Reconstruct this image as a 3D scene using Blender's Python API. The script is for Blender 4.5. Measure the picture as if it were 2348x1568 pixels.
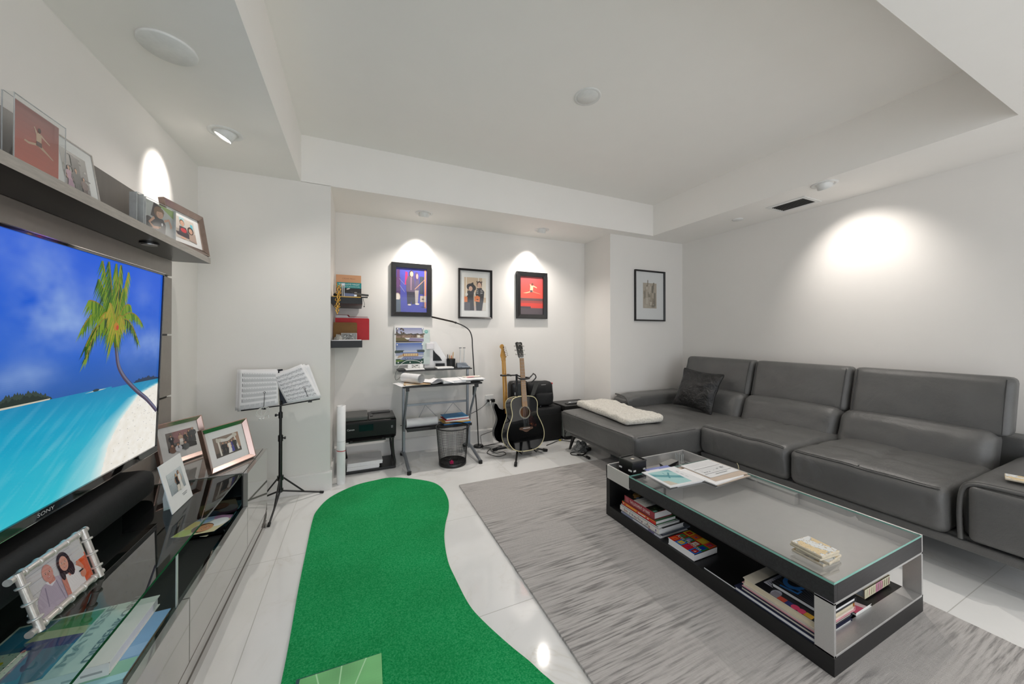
import bpy, bmesh, math, random
import numpy as np
from mathutils import Vector, Matrix, noise

for _o in list(bpy.data.objects):
    bpy.data.objects.remove(_o)
scene = bpy.context.scene
COL = scene.collection
PI = math.pi
R = math.radians
random.seed(7)

# ------------------------------------------------------------------ camera
_cd = bpy.data.cameras.new('camera')
cam = bpy.data.objects.new('camera', _cd)
COL.objects.link(cam)
cam.location = (0.0, 0.0, 1.2)
cam.rotation_euler = (R(90 + 0.336), 0.0, R(-24.067))
_cd.sensor_width = 36.0
_cd.sensor_fit = 'HORIZONTAL'
_cd.lens = 797.448 / 2348 * 36.0
_cd.shift_y = -23.1 / 2348
_cd.clip_start = 0.02
scene.camera = cam

# ------------------------------------------------------------------ look
vs = scene.view_settings
scene.display_settings.display_device = 'sRGB'
vs.view_transform = 'Standard'
vs.look = 'None'
vs.exposure = 0.0
vs.gamma = 1.0
vs.use_curve_mapping = False
cy = scene.cycles
cy.use_denoising = True
cy.max_bounces = 10
cy.diffuse_bounces = 6
cy.glossy_bounces = 4
cy.transmission_bounces = 8
cy.transparent_max_bounces = 16
cy.sample_clamp_indirect = 6.0
cy.caustics_reflective = False
cy.caustics_refractive = False

# ------------------------------------------------------------------ world: soft overcast daylight outside the window
world = bpy.data.worlds.new('world')
scene.world = world
world.use_nodes = True
_bg = world.node_tree.nodes['Background']
_bg.inputs[0].default_value = (0.80, 0.90, 1.0, 1.0)
_bg.inputs[1].default_value = 1.0

def area_light(name, loc, rot, sx, sy, power, color):
    ld = bpy.data.lights.new(name, 'AREA')
    ld.shape = 'RECTANGLE'
    ld.size, ld.size_y = sx, sy
    ld.energy = power
    ld.color = color
    o = bpy.data.objects.new(name, ld)
    COL.objects.link(o)
    o.location = loc
    o.rotation_euler = rot
    return o

# daylight entering by the wide window behind the camera
area_light('window_daylight', (1.45, -2.36, 1.22), (R(90), 0, 0), 4.3, 2.05, 36.0, (0.94, 0.96, 1.0))

def spot_light(name, loc, target, power, angle, blend, color=(1.0, 0.93, 0.84), radius=0.02):
    ld = bpy.data.lights.new(name, 'SPOT')
    ld.energy = power
    ld.spot_size = R(angle)
    ld.spot_blend = blend
    ld.color = color
    ld.shadow_soft_size = radius
    o = bpy.data.objects.new(name, ld)
    COL.objects.link(o)
    o.location = loc
    d = Vector(target) - Vector(loc)
    o.rotation_euler = d.to_track_quat('-Z', 'Y').to_euler()
    return o

WARM = (1.0, 0.935, 0.87)
# the recessed ceiling spots: a tight beam on the wall and the lamp's wide spill into the room
spot_light('spot_beam_left_wall', (-0.700, 2.485, 2.325), (-0.994, 2.515, 2.02), 26.0, 50, 0.75, WARM)
spot_light('spot_spill_left', (-0.70, 2.485, 2.30), (-0.2, 2.2, 1.4), 28.0, 150, 1.0, WARM, 0.012)
for _x, _t in ((0.583, 0.560), (1.866, 1.83)):
    spot_light('spot_beam_niche', (_x, 3.390, 2.30), (_t, 3.673, 1.95), 25.0, 58, 0.85, WARM)
    spot_light('spot_spill_niche', (_x, 3.34, 2.30), (_x, 3.34, 1.2), 48.0, 130, 1.0, WARM, 0.03)
spot_light('spot_beam_right_wall', (3.30, 1.455, 2.325), (3.813, 1.42, 1.72), 32.0, 84, 1.0, WARM)
spot_light('spot_spill_right', (3.25, 1.455, 2.30), (2.4, 1.5, 1.3), 56.0, 150, 1.0, WARM, 0.012)
# unseen fill spots added behind the camera, bouncing light off the floor
for _x in (0.2, 1.8, 3.2):
    spot_light('fill_spot_near_room', (_x, -1.0, 2.33), (_x, -1.0, 0.0), 68.0, 110, 0.9, WARM, 0.06)

# ------------------------------------------------------------------ materials
def srgb(c):
    if isinstance(c, str):
        c = c.lstrip('#')
        c = tuple(int(c[i:i + 2], 16) / 255 for i in (0, 2, 4))
    return tuple((x / 12.92 if x <= 0.04045 else ((x + 0.055) / 1.055) ** 2.4) for x in c[:3])

MATS = {}

class NT:
    """small helper around a node tree"""
    def __init__(self, name):
        self.m = bpy.data.materials.new(name)
        self.m.use_nodes = True
        self.t = self.m.node_tree
        self.t.nodes.clear()
        self.out = self.n('ShaderNodeOutputMaterial')
    def n(self, kind, **kw):
        nd = self.t.nodes.new(kind)
        for k, v in kw.items():
            if k.startswith('i_'):
                nd.inputs[int(k[2:])].default_value = v
            else:
                setattr(nd, k, v)
        return nd
    def l(self, a, b):
        self.t.links.new(a, b)
    def bsdf(self, **kw):
        b = self.n('ShaderNodeBsdfPrincipled')
        for k, v in kw.items():
            b.inputs[k.replace('_', ' ')].default_value = v
        self.l(b.outputs[0], self.out.inputs[0])
        return b
    def coords(self, scale=(1, 1, 1), rot=(0, 0, 0)):
        tc = self.n('ShaderNodeTexCoord')
        mp = self.n('ShaderNodeMapping')
        mp.inputs['Scale'].default_value = scale
        mp.inputs['Rotation'].default_value = rot
        self.l(tc.outputs['Object'], mp.inputs[0])
        return mp.outputs[0]
    def noise(self, vec, scale, detail=4, rough=0.6, dist=0.0):
        t = self.n('ShaderNodeTexNoise')
        t.inputs['Scale'].default_value = scale
        t.inputs['Detail'].default_value = detail
        t.inputs['Roughness'].default_value = rough
        t.inputs['Distortion'].default_value = dist
        if vec is not None:
            self.l(vec, t.inputs['Vector'])
        return t.outputs['Fac']
    def ramp(self, fac, stops):
        r = self.n('ShaderNodeValToRGB')
        el = r.color_ramp.elements
        while len(el) < len(stops):
            el.new(0.5)
        for e, (p, c) in zip(el, stops):
            e.position = p
            e.color = (*c, 1.0)
        self.l(fac, r.inputs[0])
        return r.outputs[0]
    def mix(self, fac, a, b, mode='MIX'):
        m = self.n('ShaderNodeMix', data_type='RGBA', blend_type=mode)
        for sock, v in ((m.inputs[0], fac), (m.inputs[6], a), (m.inputs[7], b)):
            if hasattr(v, 'is_linked'):
                self.l(v, sock)
            elif isinstance(v, (int, float)):
                sock.default_value = v
            else:
                sock.default_value = (*v, 1.0)
        return m.outputs[2]
    def math(self, op, a, b=0.0):
        m = self.n('ShaderNodeMath', operation=op)
        for sock, v in ((m.inputs[0], a), (m.inputs[1], b)):
            if hasattr(v, 'is_linked'):
                self.l(v, sock)
            else:
                sock.default_value = v
        return m.outputs[0]
    def bump(self, h, strength, dist, b):
        bp = self.n('ShaderNodeBump')
        bp.inputs['Strength'].default_value = strength
        bp.inputs['Distance'].default_value = dist
        self.l(h, bp.inputs['Height'])
        self.l(bp.outputs[0], b.inputs['Normal'])

def mat(name, col, rough=0.5, metal=0.0, spec=0.5, var=0.04, nscale=30, bump=0.0, bscale=None, coat=0.0, stretch=(1, 1, 1)):
    """a procedural surface: base colour with slight noise variation, optional bump"""
    if name in MATS:
        return MATS[name]
    c = srgb(col)
    k = NT(name)
    b = k.bsdf(Roughness=rough, Metallic=metal)
    b.inputs['Specular IOR Level'].default_value = spec
    b.inputs['Coat Weight'].default_value = coat
    b.inputs['Coat Roughness'].default_value = 0.03
    v = k.coords(stretch)
    f = k.noise(v, nscale, 3, 0.6)
    lo = tuple(x * (1 - var) for x in c)
    hi = tuple(min(1.0, x * (1 + var)) for x in c)
    k.l(k.ramp(f, [(0.3, lo), (0.7, hi)]), b.inputs['Base Color'])
    if bump:
        k.bump(k.noise(v, bscale or nscale * 4, 4, 0.65), 1.0, bump, b)
    MATS[name] = k.m
    return k.m

# plain ones
M_wall = mat('wall_paint', '#ebe8e4', 0.75, var=0.006, nscale=6, bump=0.0002, bscale=220)
M_ceil = mat('ceiling_paint', '#f6f3ef', 0.85, var=0.006, nscale=6)
M_base = mat('baseboard_paint', '#eceae7', 0.4, var=0.006, nscale=6)
M_white = mat('white_plastic', '#e8e8e6', 0.4)
M_paper = mat('white_paper', '#e9e9ea', 0.7, var=0.02)
M_paper2 = mat('cream_paper', '#d9d3c6', 0.7, var=0.03)
M_black = mat('black_plastic', '#0b0b0c', 0.38, var=0.1)
M_bmetal = mat('black_metal', '#0d0d0e', 0.32, var=0.1, spec=0.6)
M_bgloss = mat('black_gloss', '#050506', 0.05, coat=0.6)
M_bfab = mat('black_fabric', '#101113', 0.75, var=0.25, nscale=80, bump=0.0008, bscale=60)
M_grey_pl = mat('grey_plastic', '#4a4a48', 0.4, var=0.05)
M_dgrey = mat('dark_grey_plastic', '#2b2a29', 0.35, var=0.05)
M_silver = mat('silver_metal', '#b9bbbd', 0.28, metal=1.0, var=0.03)
M_chrome = mat('chrome', '#d8d2cf', 0.06, metal=1.0, var=0.01)
M_rose = mat('polished_rose_silver', '#b9a199', 0.2, metal=1.0, var=0.04, nscale=12)
M_desk = mat('desk_silver_paint', '#8f949a', 0.35, metal=0.55, var=0.03)
M_maple = mat('maple_wood', '#c39145', 0.3, var=0.14, nscale=14, stretch=(6, 6, 0.6), coat=0.4)
M_rosew = mat('fretboard_wood', '#b58d62', 0.45, var=0.2, nscale=30, stretch=(4, 4, 0.6))
M_dwood = mat('dark_bridge_wood', '#5d4334', 0.5, var=0.2, nscale=40)
M_bwood = mat('black_ash_veneer', '#131314', 0.42, var=0.45, nscale=26, stretch=(5, 0.5, 5), bump=0.0003)
M_bwood2 = mat('black_ash_veneer_across', '#242427', 0.42, var=0.4, nscale=26, stretch=(0.5, 5, 5), bump=0.0003)
M_shelfw = mat('charcoal_veneer', '#a8a29b', 0.42, var=0.14, nscale=22, stretch=(6, 0.7, 6))
M_lacq = mat('taupe_gloss_lacquer', '#8a8681', 0.05, var=0.02, spec=1.0, coat=1.0)
M_panel = mat('taupe_satin_panel', '#958d85', 0.30, var=0.05, nscale=20)
M_binding = mat('cream_binding', '#d8cfa6', 0.4)
M_gblack = mat('guitar_black_lacquer', '#060709', 0.06, coat=1.0, var=0.05)
M_gold = mat('gold_plate', '#c99c4c', 0.25, metal=0.9, var=0.06)
M_red = mat('red_card', '#c3131d', 0.5)
M_kraft = mat('kraft_card', '#7d5a29', 0.65, var=0.06)
M_manila = mat('manila_card', '#c9ac86', 0.6, var=0.04)
M_blue = mat('blue_card', '#2f7fb4', 0.5)
M_blue2 = mat('bright_blue_card', '#2d86cf', 0.45)
M_yel = mat('yellow_card', '#e0b14a', 0.5)
M_navy = mat('navy_cloth', '#1d2340', 0.6)
M_cable = mat('black_cable', '#0c0c0d', 0.5)
M_wcable = mat('white_cable', '#e6e6e2', 0.45)
M_slate = mat('slate_plastic', '#6d757f', 0.45)
M_pink = mat('hot_pink_plastic', '#e0186f', 0.4)
M_rub = mat('rubber', '#111111', 0.7)
M_amp = mat('silver_grille_cloth', '#8d938f', 0.6, var=0.25, nscale=200)
M_stone = mat('tumbled_stone', '#cfc4af', 0.7, var=0.1, nscale=60)
M_orange = mat('orange_pencil', '#d96a26', 0.45)
M_pencil = mat('pencil_yellow', '#d2a65a', 0.5)
M_cord_y = mat('yellow_card_tag', '#d6c63a', 0.6)

def _marble():
    k = NT('polished_marble_tile')
    b = k.bsdf(Roughness=0.09)
    b.inputs['Specular IOR Level'].default_value = 0.55
    v = k.coords()
    n1 = k.noise(v, 1.3, 6, 0.62, 1.2)
    vein = k.math('ABSOLUTE', k.math('SUBTRACT', n1, 0.5))
    veinc = k.ramp(vein, [(0.0, srgb('#cfccc4')), (0.010, srgb('#dbdad7')), (0.05, srgb('#e3e3e2'))])
    mask = k.ramp(k.noise(v, 0.9, 2, 0.5), [(0.42, (0, 0, 0)), (0.62, (1, 1, 1))])
    cloud = k.ramp(k.noise(v, 2.2, 4, 0.55), [(0.3, srgb('#dcdddb')), (0.7, srgb('#e6e6e5'))])
    basec = k.mix(mask, cloud, veinc)
    sx = k.n('ShaderNodeSeparateXYZ'); k.l(v, sx.inputs[0])
    def joint(sock, off, size):
        a = k.math('MODULO', k.math('ADD', sock, off), size)
        d = k.math('MINIMUM', a, k.math('SUBTRACT', size, a))
        return k.math('LESS_THAN', d, 0.0016)
    jx = joint(sx.outputs[0], 16.0 - 2.81 + 1.6 * 1, 1.6)
    jy = joint(sx.outputs[1], 16.0 - 1.41, 0.8)
    j = k.math('MAXIMUM', jx, jy)
    k.l(k.mix(j, basec, srgb('#b4b4b0')), b.inputs['Base Color'])
    k.l(k.math('ADD', k.math('MULTIPLY', j, 0.5), 0.07), b.inputs['Roughness'])
    return k.m
M_floor = _marble()

def _turf():
    k = NT('green_turf')
    b = k.bsdf(Roughness=0.9)
    b.inputs['Specular IOR Level'].default_value = 0.15
    v = k.coords()
    f1 = k.noise(v, 160, 4, 0.8)
    f2 = k.noise(v, 3.0, 3, 0.5)
    c1 = k.ramp(f1, [(0.34, srgb('#008546')), (0.5, srgb('#1ea65e')), (0.68, srgb('#4fb67c'))])
    c2 = k.ramp(f2, [(0.3, srgb('#dbe6de')), (0.7, srgb('#ffffff'))])
    k.l(k.mix(0.9, c1, c2, 'MULTIPLY'), b.inputs['Base Color'])
    k.bump(k.noise(v, 260, 3, 0.8), 1.0, 0.004, b)
    return k.m
M_turf = _turf()

def _rug():
    k = NT('grey_viscose_rug')
    b = k.bsdf(Roughness=0.75)
    b.inputs['Sheen Weight'].default_value = 0.25
    streak = k.noise(k.coords((3.0, 60, 1)), 1.5, 3, 0.55, 0.15)
    thin = k.noise(k.coords((9, 150, 1)), 1.5, 3, 0.6)
    big = k.noise(k.coords((0.9, 1.6, 1)), 1.7, 3, 0.5)
    both = k.math('ADD', k.math('MULTIPLY', streak, 0.75), k.math('MULTIPLY', thin, 0.25))
    c = k.ramp(both, [(0.40, srgb('#7c7976')), (0.47, srgb('#a7a3a0')), (0.56, srgb('#c1bdba'))])
    fine = k.noise(k.coords((60, 14, 1)), 3.0, 3, 0.7)
    flat = k.ramp(fine, [(0.3, srgb('#a9a5a2')), (0.7, srgb('#bfbbb8'))])
    msk = k.ramp(big, [(0.42, (.12, .12, .12)), (0.58, (1, 1, 1))])
    k.l(k.mix(msk, flat, c), b.inputs['Base Color'])
    hv = k.noise(k.coords((1, 1, 1)), 420, 2, 0.7)
    k.bump(hv, 1.0, 0.0035, b)
    return k.m
M_rug = _rug()

def _leather(name, col, rough, scale=1.0):
    k = NT(name)
    b = k.bsdf(Roughness=rough)
    b.inputs['Specular IOR Level'].default_value = 0.5
    v = k.coords()
    c = srgb(col)
    f = k.noise(v, 5, 4, 0.6)
    k.l(k.ramp(f, [(0.3, tuple(x * 0.9 for x in c)), (0.7, tuple(x * 1.08 for x in c))]), b.inputs['Base Color'])
    vo = k.n('ShaderNodeTexVoronoi'); vo.inputs['Scale'].default_value = 420
    k.l(v, vo.inputs['Vector'])
    big = k.noise(v, 9 * scale, 5, 0.6, 0.6)
    h = k.math('ADD', k.math('MULTIPLY', big, 6.0 * scale), k.math('MULTIPLY', vo.outputs[0], 0.5))
    k.bump(h, 0.55, 0.0016, b)
    return k.m
M_leather = _leather('grey_leather', '#5e5e5d', 0.36)
M_seam = mat('dark_seam_thread', '#3a3a3a', .6)
M_bleather = _leather('black_leather', '#111112', 0.30, 2.4)

def _knit():
    k = NT('ivory_sherpa')
    b = k.bsdf(Roughness=0.95)
    b.inputs['Sheen Weight'].default_value = 0.4
    v = k.coords()
    f = k.noise(v, 70, 4, 0.7)
    k.l(k.ramp(f, [(0.3, srgb('#c9c4b8')), (0.65, srgb('#f0ece2'))]), b.inputs['Base Color'])
    k.bump(f, 1.0, 0.012, b)
    return k.m
M_knit = _knit()

def _brushed(name, stretch, col='#d4d3d2', rough=0.36):
    k = NT(name)
    b = k.bsdf(Roughness=rough, Metallic=0.7)
    v = k.coords(stretch)
    f = k.noise(v, 60, 4, 0.6)
    c = srgb(col)
    k.l(k.ramp(f, [(0.3, tuple(x * 0.86 for x in c)), (0.7, c)]), b.inputs['Base Color'])
    k.l(k.math('ADD', k.math('MULTIPLY', f, 0.2), rough - 0.1), b.inputs['Roughness'])
    return k.m
M_alu = _brushed('brushed_aluminium', (1, 14, 14))
M_alu_y = _brushed('brushed_aluminium_long', (14, 1, 14))

def _glass(name, tint, gloss=1.0, ior=1.5):
    """thin clear pane: fresnel reflection over a straight-through tint"""
    k = NT(name)
    fr = k.n('ShaderNodeFresnel'); fr.inputs[0].default_value = ior
    tr = k.n('ShaderNodeBsdfTransparent'); tr.inputs[0].default_value = (*tint, 1)
    gl = k.n('ShaderNodeBsdfGlossy'); gl.inputs['Roughness'].default_value = 0.0
    gl.inputs[0].default_value = (gloss, gloss, gloss, 1)
    mx = k.n('ShaderNodeMixShader')
    geo = k.n('ShaderNodeNewGeometry')
    k.l(k.math('MULTIPLY', fr.outputs[0], k.math('SUBTRACT', 1.0, geo.outputs['Backfacing'])), mx.inputs[0])
    k.l(tr.outputs[0], mx.inputs[1]); k.l(gl.outputs[0], mx.inputs[2])
    k.l(mx.outputs[0], k.out.inputs[0])
    return k.m
M_gdiv = _glass('divider_glass', (0.86, 0.90, 0.88), 0.25, 1.4)
M_pane = _glass('picture_glass', (0.97, 0.97, 0.97), 0.8)
M_gtop = _glass('table_glass', (0.95, 0.957, 0.957), 1.0, 2.1)
M_gcab = _glass('cabinet_glass', (0.84, 0.91, 0.88), 1.0, 1.5)
M_acry = _glass('clear_acrylic', (0.95, 0.96, 0.96), 0.9)
M_gedge = mat('glass_edge_teal', '#7fb8ab', 0.15, var=0.05)
M_gedge_d = mat('glass_edge_green', '#0c2a1c', 0.12, var=0.05)
M_acredge = mat('acrylic_edge', '#c9cccd', 0.08, var=0.2, nscale=12, coat=0.5)

def _attr(name, emit=False, rough=0.5):
    k = NT(name)
    a = k.n('ShaderNodeAttribute'); a.attribute_name = 'Col'
    if emit:
        b = k.bsdf(Roughness=0.25)
        b.inputs['Base Color'].default_value = (0.01, 0.01, 0.01, 1)
        b.inputs['Specular IOR Level'].default_value = 0.12
        k.l(a.outputs['Color'], b.inputs['Emission Color'])
        b.inputs['Emission Strength'].default_value = 0.92
    else:
        b = k.bsdf(Roughness=rough)
        k.l(a.outputs['Color'], b.inputs['Base Color'])
    return k.m
M_print = _attr('printed_paper')
M_gprint = _attr('glossy_print', rough=0.2)
M_screen = _attr('lit_screen', emit=True)

def _tort():
    k = NT('tortoiseshell')
    b = k.bsdf(Roughness=0.12)
    f = k.noise(k.coords(), 22, 4, 0.6, 1.0)
    k.l(k.ramp(f, [(0.46, srgb('#1c1213')), (0.6, srgb('#3a2220')), (0.7, srgb('#a0602e'))]), b.inputs['Base Color'])
    return k.m
M_tort = _tort()

def _lamp_glow():
    k = NT('lamp_lens_glow')
    e = k.n('ShaderNodeEmission')
    e.inputs[0].default_value = (1.0, 0.95, 0.88, 1)
    e.inputs[1].default_value = 9.0
    k.l(e.outputs[0], k.out.inputs[0])
    return k.m
M_glow = _lamp_glow()

# ------------------------------------------------------------------ mesh helpers
class MB:
    def __init__(self):
        self.v, self.f, self.m, self.c, self.s = [], [], [], [], []
    def add(self, verts, faces, mi=0, col=None, smooth=False, M=None):
        o = len(self.v)
        for p in verts:
            p = Vector(p)
            self.v.append(M @ p if M is not None else p)
        for f in faces:
            self.f.append(tuple(i + o for i in f))
            self.m.append(mi); self.c.append(col); self.s.append(smooth)
        return self
    def box(self, x0, x1, y0, y1, z0, z1, mi=0, col=None, M=None):
        vs_ = [(x0, y0, z0), (x1, y0, z0), (x1, y1, z0), (x0, y1, z0), (x0, y0, z1), (x1, y0, z1), (x1, y1, z1), (x0, y1, z1)]
        fs = [(0, 3, 2, 1), (4, 5, 6, 7), (0, 1, 5, 4), (1, 2, 6, 5), (2, 3, 7, 6), (3, 0, 4, 7)]
        return self.add(vs_, fs, mi, col, False, M)
    def slab(self, x0, x1, y0, y1, z0, z1, mi_top=0, mi_side=1, M=None):
        vs_ = [(x0, y0, z0), (x1, y0, z0), (x1, y1, z0), (x0, y1, z0), (x0, y0, z1), (x1, y0, z1), (x1, y1, z1), (x0, y1, z1)]
        self.add(vs_, [(0, 3, 2, 1), (4, 5, 6, 7)], mi_top, None, False, M)
        return self.add(vs_, [(0, 1, 5, 4), (1, 2, 6, 5), (2, 3, 7, 6), (3, 0, 4, 7)], mi_side, None, False, M)
    def cyl(self, p0, p1, r0, r1=None, n=18, mi=0, col=None, caps=True, M=None):
        r1 = r0 if r1 is None else r1
        p0, p1 = Vector(p0), Vector(p1)
        d = (p1 - p0).normalized()
        a = d.orthogonal().normalized(); b = d.cross(a)
        vs_ = []
        for p, r in ((p0, r0), (p1, r1)):
            for i in range(n):
                t = 2 * PI * i / n
                vs_.append(p + (a * math.cos(t) + b * math.sin(t)) * r)
        self.add(vs_, [(i, (i + 1) % n, n + (i + 1) % n, n + i) for i in range(n)], mi, col, True, M)
        if caps:
            self.add(vs_[:n], [tuple(reversed(range(n)))], mi, col, False, M)
            self.add(vs_[n:], [tuple(range(n))], mi, col, False, M)
        return self
    def tube(self, pts, r, n=8, closed=False, mi=0, col=None, M=None, caps=True):
        pts = [Vector(p) for p in pts]
        k = len(pts)
        rr = r if hasattr(r, '__len__') else [r] * k
        tang = []
        for i in range(k):
            a = pts[(i - 1) % k] if (closed or i > 0) else pts[i]
            b = pts[(i + 1) % k] if (closed or i < k - 1) else pts[i]
            t = (b - a)
            tang.append(t.normalized() if t.length > 1e-9 else Vector((0, 0, 1)))
        nrm = tang[0].orthogonal().normalized()
        vs_ = []
        for i in range(k):
            nrm = (nrm - tang[i] * nrm.dot(tang[i]))
            nrm = nrm.normalized() if nrm.length > 1e-6 else tang[i].orthogonal().normalized()
            bi = tang[i].cross(nrm)
            for j in range(n):
                t = 2 * PI * j / n
                vs_.append(pts[i] + (nrm * math.cos(t) + bi * math.sin(t)) * rr[i])
        fs = []
        for i in range(k if closed else k - 1):
            i2 = (i + 1) % k
            for j in range(n):
                fs.append((i * n + j, i * n + (j + 1) % n, i2 * n + (j + 1) % n, i2 * n + j))
        self.add(vs_, fs, mi, col, True, M)
        if caps and not closed:
            self.add(vs_[:n], [tuple(reversed(range(n)))], mi, col, False, M)
            self.add(vs_[-n:], [tuple(range(n))], mi, col, False, M)
        return self
    def ball(self, c, r, nu=16, nv=10, mi=0, col=None, M=None):
        rx, ry, rz = r if hasattr(r, '__len__') else (r, r, r)
        vs_ = []
        for j in range(nv + 1):
            ph = PI * j / nv
            for i in range(nu):
                th = 2 * PI * i / nu
                vs_.append((c[0] + rx * math.sin(ph) * math.cos(th), c[1] + ry * math.sin(ph) * math.sin(th), c[2] - rz * math.cos(ph)))
        fs = [(j * nu + i, j * nu + (i + 1) % nu, (j + 1) * nu + (i + 1) % nu, (j + 1) * nu + i) for j in range(nv) for i in range(nu)]
        return self.add(vs_, fs, mi, col, True, M)
    def lathe(self, prof, c=(0, 0, 0), n=32, mi=0, col=None, M=None, cap0=False, cap1=False):
        vs_ = []
        for r, z in prof:
            for i in range(n):
                t = 2 * PI * i / n
                vs_.append((c[0] + r * math.cos(t), c[1] + r * math.sin(t), c[2] + z))
        fs = [(j * n + i, j * n + (i + 1) % n, (j + 1) * n + (i + 1) % n, (j + 1) * n + i) for j in range(len(prof) - 1) for i in range(n)]
        self.add(vs_, fs, mi, col, True, M)
        if cap0: self.add(vs_[:n], [tuple(reversed(range(n)))], mi, col, False, M)
        if cap1: self.add(vs_[-n:], [tuple(range(n))], mi, col, False, M)
        return self
    def prism(self, poly, a, b, mi=0, mi_side=None, col=None, M=None, smooth=False):
        """polygon (x, y) extruded along z from a to b"""
        n = len(poly)
        vs_ = [(x, y, a) for x, y in poly] + [(x, y, b) for x, y in poly]
        self.add(vs_, [tuple(reversed(range(n))), tuple(range(n, 2 * n))], mi, col, False, M)
        return self.add(vs_, [(i, (i + 1) % n, n + (i + 1) % n, n + i) for i in range(n)], mi if mi_side is None else mi_side, col, smooth, M)
    def quad(self, a, b, c, d, mi=0, col=None, M=None):
        return self.add([a, b, c, d], [(0, 1, 2, 3)], mi, col, False, M)
    def grid(self, nu, nv, fn, mi=0, col=None, smooth=True, M=None, colfn=None, wrap=False):
        vs_ = [fn(i / nu, j / nv) for j in range(nv + 1) for i in range(nu + 1)]
        o = len(self.v)
        for p in vs_:
            p = Vector(p); self.v.append(M @ p if M is not None else p)
        for j in range(nv):
            for i in range(nu):
                a = j * (nu + 1) + i
                self.f.append((o + a, o + a + 1, o + a + nu + 2, o + a + nu + 1))
                self.m.append(mi); self.s.append(smooth)
                self.c.append(colfn((i + .5) / nu, (j + .5) / nv) if colfn else col)
        return self
    def soft(self, c, size, r, n=(14, 14, 6), fn=None, mi=0, M=None, power=1.0):
        """rounded soft block: a cube grid pulled to a rounded box, then fn(local unit coords, p) -> p"""
        hx, hy, hz = (s / 2 for s in size)
        r = min(r, hx, hy, hz)
        nx, ny, nz = n
        def warp(t):
            return math.copysign(abs(t) ** 0.75, t)
        def P(u, v, w):
            p = Vector((u * hx, v * hy, w * hz))
            q = Vector((max(-hx + r, min(hx - r, p.x)), max(-hy + r, min(hy - r, p.y)), max(-hz + r, min(hz - r, p.z))))
            d = p - q
            if d.length > 1e-9:
                d.normalize(); p = q + d * r
            if fn: p = Vector(fn(u, v, w, p))
            return p + Vector(c)
        L = lambda k: [warp(-1 + 2 * i / k) for i in range(k + 1)]
        X, Y, Z = L(nx), L(ny), L(nz)
        idx, vs_, fs = {}, [], []
        def V(i, j, k):
            key = (i, j, k)
            if key not in idx:
                idx[key] = len(vs_); vs_.append(P(X[i], Y[j], Z[k]))
            return idx[key]
        for i in range(nx):
            for j in range(ny):
                fs.append((V(i, j, 0), V(i, j + 1, 0), V(i + 1, j + 1, 0), V(i + 1, j, 0)))
                fs.append((V(i, j, nz), V(i + 1, j, nz), V(i + 1, j + 1, nz), V(i, j + 1, nz)))
        for i in range(nx):
            for k in range(nz):
                fs.append((V(i, 0, k), V(i + 1, 0, k), V(i + 1, 0, k + 1), V(i, 0, k + 1)))
                fs.append((V(i, ny, k), V(i, ny, k + 1), V(i + 1, ny, k + 1), V(i + 1, ny, k)))
        for j in range(ny):
            for k in range(nz):
                fs.append((V(0, j, k), V(0, j, k + 1), V(0, j + 1, k + 1), V(0, j + 1, k)))
                fs.append((V(nx, j, k), V(nx, j + 1, k), V(nx, j + 1, k + 1), V(nx, j, k + 1)))
        return self.add(vs_, fs, mi, None, True, M)
    def build(self, name, mats, parent=None, bevel=0.0, segs=2, sub=0, loc=None, rot=None, solid=0.0, w=0):
        me = bpy.data.meshes.new(name)
        me.from_pydata([tuple(p) for p in self.v], [], self.f)
        mats = mats if isinstance(mats, (list, tuple)) else [mats]
        for m_ in mats:
            me.materials.append(m_)
        if len(me.polygons) == len(self.f):
            me.polygons.foreach_set('material_index', self.m)
            me.polygons.foreach_set('use_smooth', self.s)
            if any(c is not None for c in self.c):
                at = me.color_attributes.new('Col', 'FLOAT_COLOR', 'CORNER')
                buf = []
                for f, c in zip(self.f, self.c):
                    c = c or (0.5, 0.5, 0.5)
                    buf += [c[0], c[1], c[2], 1.0] * len(f)
                at.data.foreach_set('color', buf)
        me.update()
        o = bpy.data.objects.new(name, me)
        COL.objects.link(o)
        if parent is not None:
            o.parent = parent
            if w: o.matrix_parent_inverse = parent.matrix_basis.inverted()
        if loc is not None: o.location = loc
        if rot is not None: o.rotation_euler = rot
        if bevel:
            b = o.modifiers.new('bevel', 'BEVEL'); b.width = bevel; b.segments = segs; b.limit_method = 'ANGLE'; b.angle_limit = R(40)
        if sub:
            s = o.modifiers.new('sub', 'SUBSURF'); s.levels = sub; s.render_levels = sub
        if solid:
            s = o.modifiers.new('solid', 'SOLIDIFY'); s.thickness = solid; s.offset = 0
        return o

def tag(o, label, cat, group=None, kind=None):
    o['label'] = label
    o['category'] = cat
    if group: o['group'] = group
    if kind: o['kind'] = kind
    return o

def thing(name, label, cat, loc=(0, 0, 0), rotz=0.0, group=None, mat_world=None):
    o = bpy.data.objects.new(name, None)
    o.empty_display_size = 0.05
    COL.objects.link(o)
    if mat_world is not None:
        o.matrix_world = mat_world
    else:
        o.location = loc
        o.rotation_euler = (0, 0, rotz)
    return tag(o, label, cat, group)

def struct(o):
    o['kind'] = 'structure'
    return o

def lean(x, y, z, ang, tilt):
    return Matrix.Translation((x, y, z)) @ Matrix.Rotation(ang, 4, 'Z') @ Matrix.Rotation(-tilt, 4, 'X')

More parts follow.
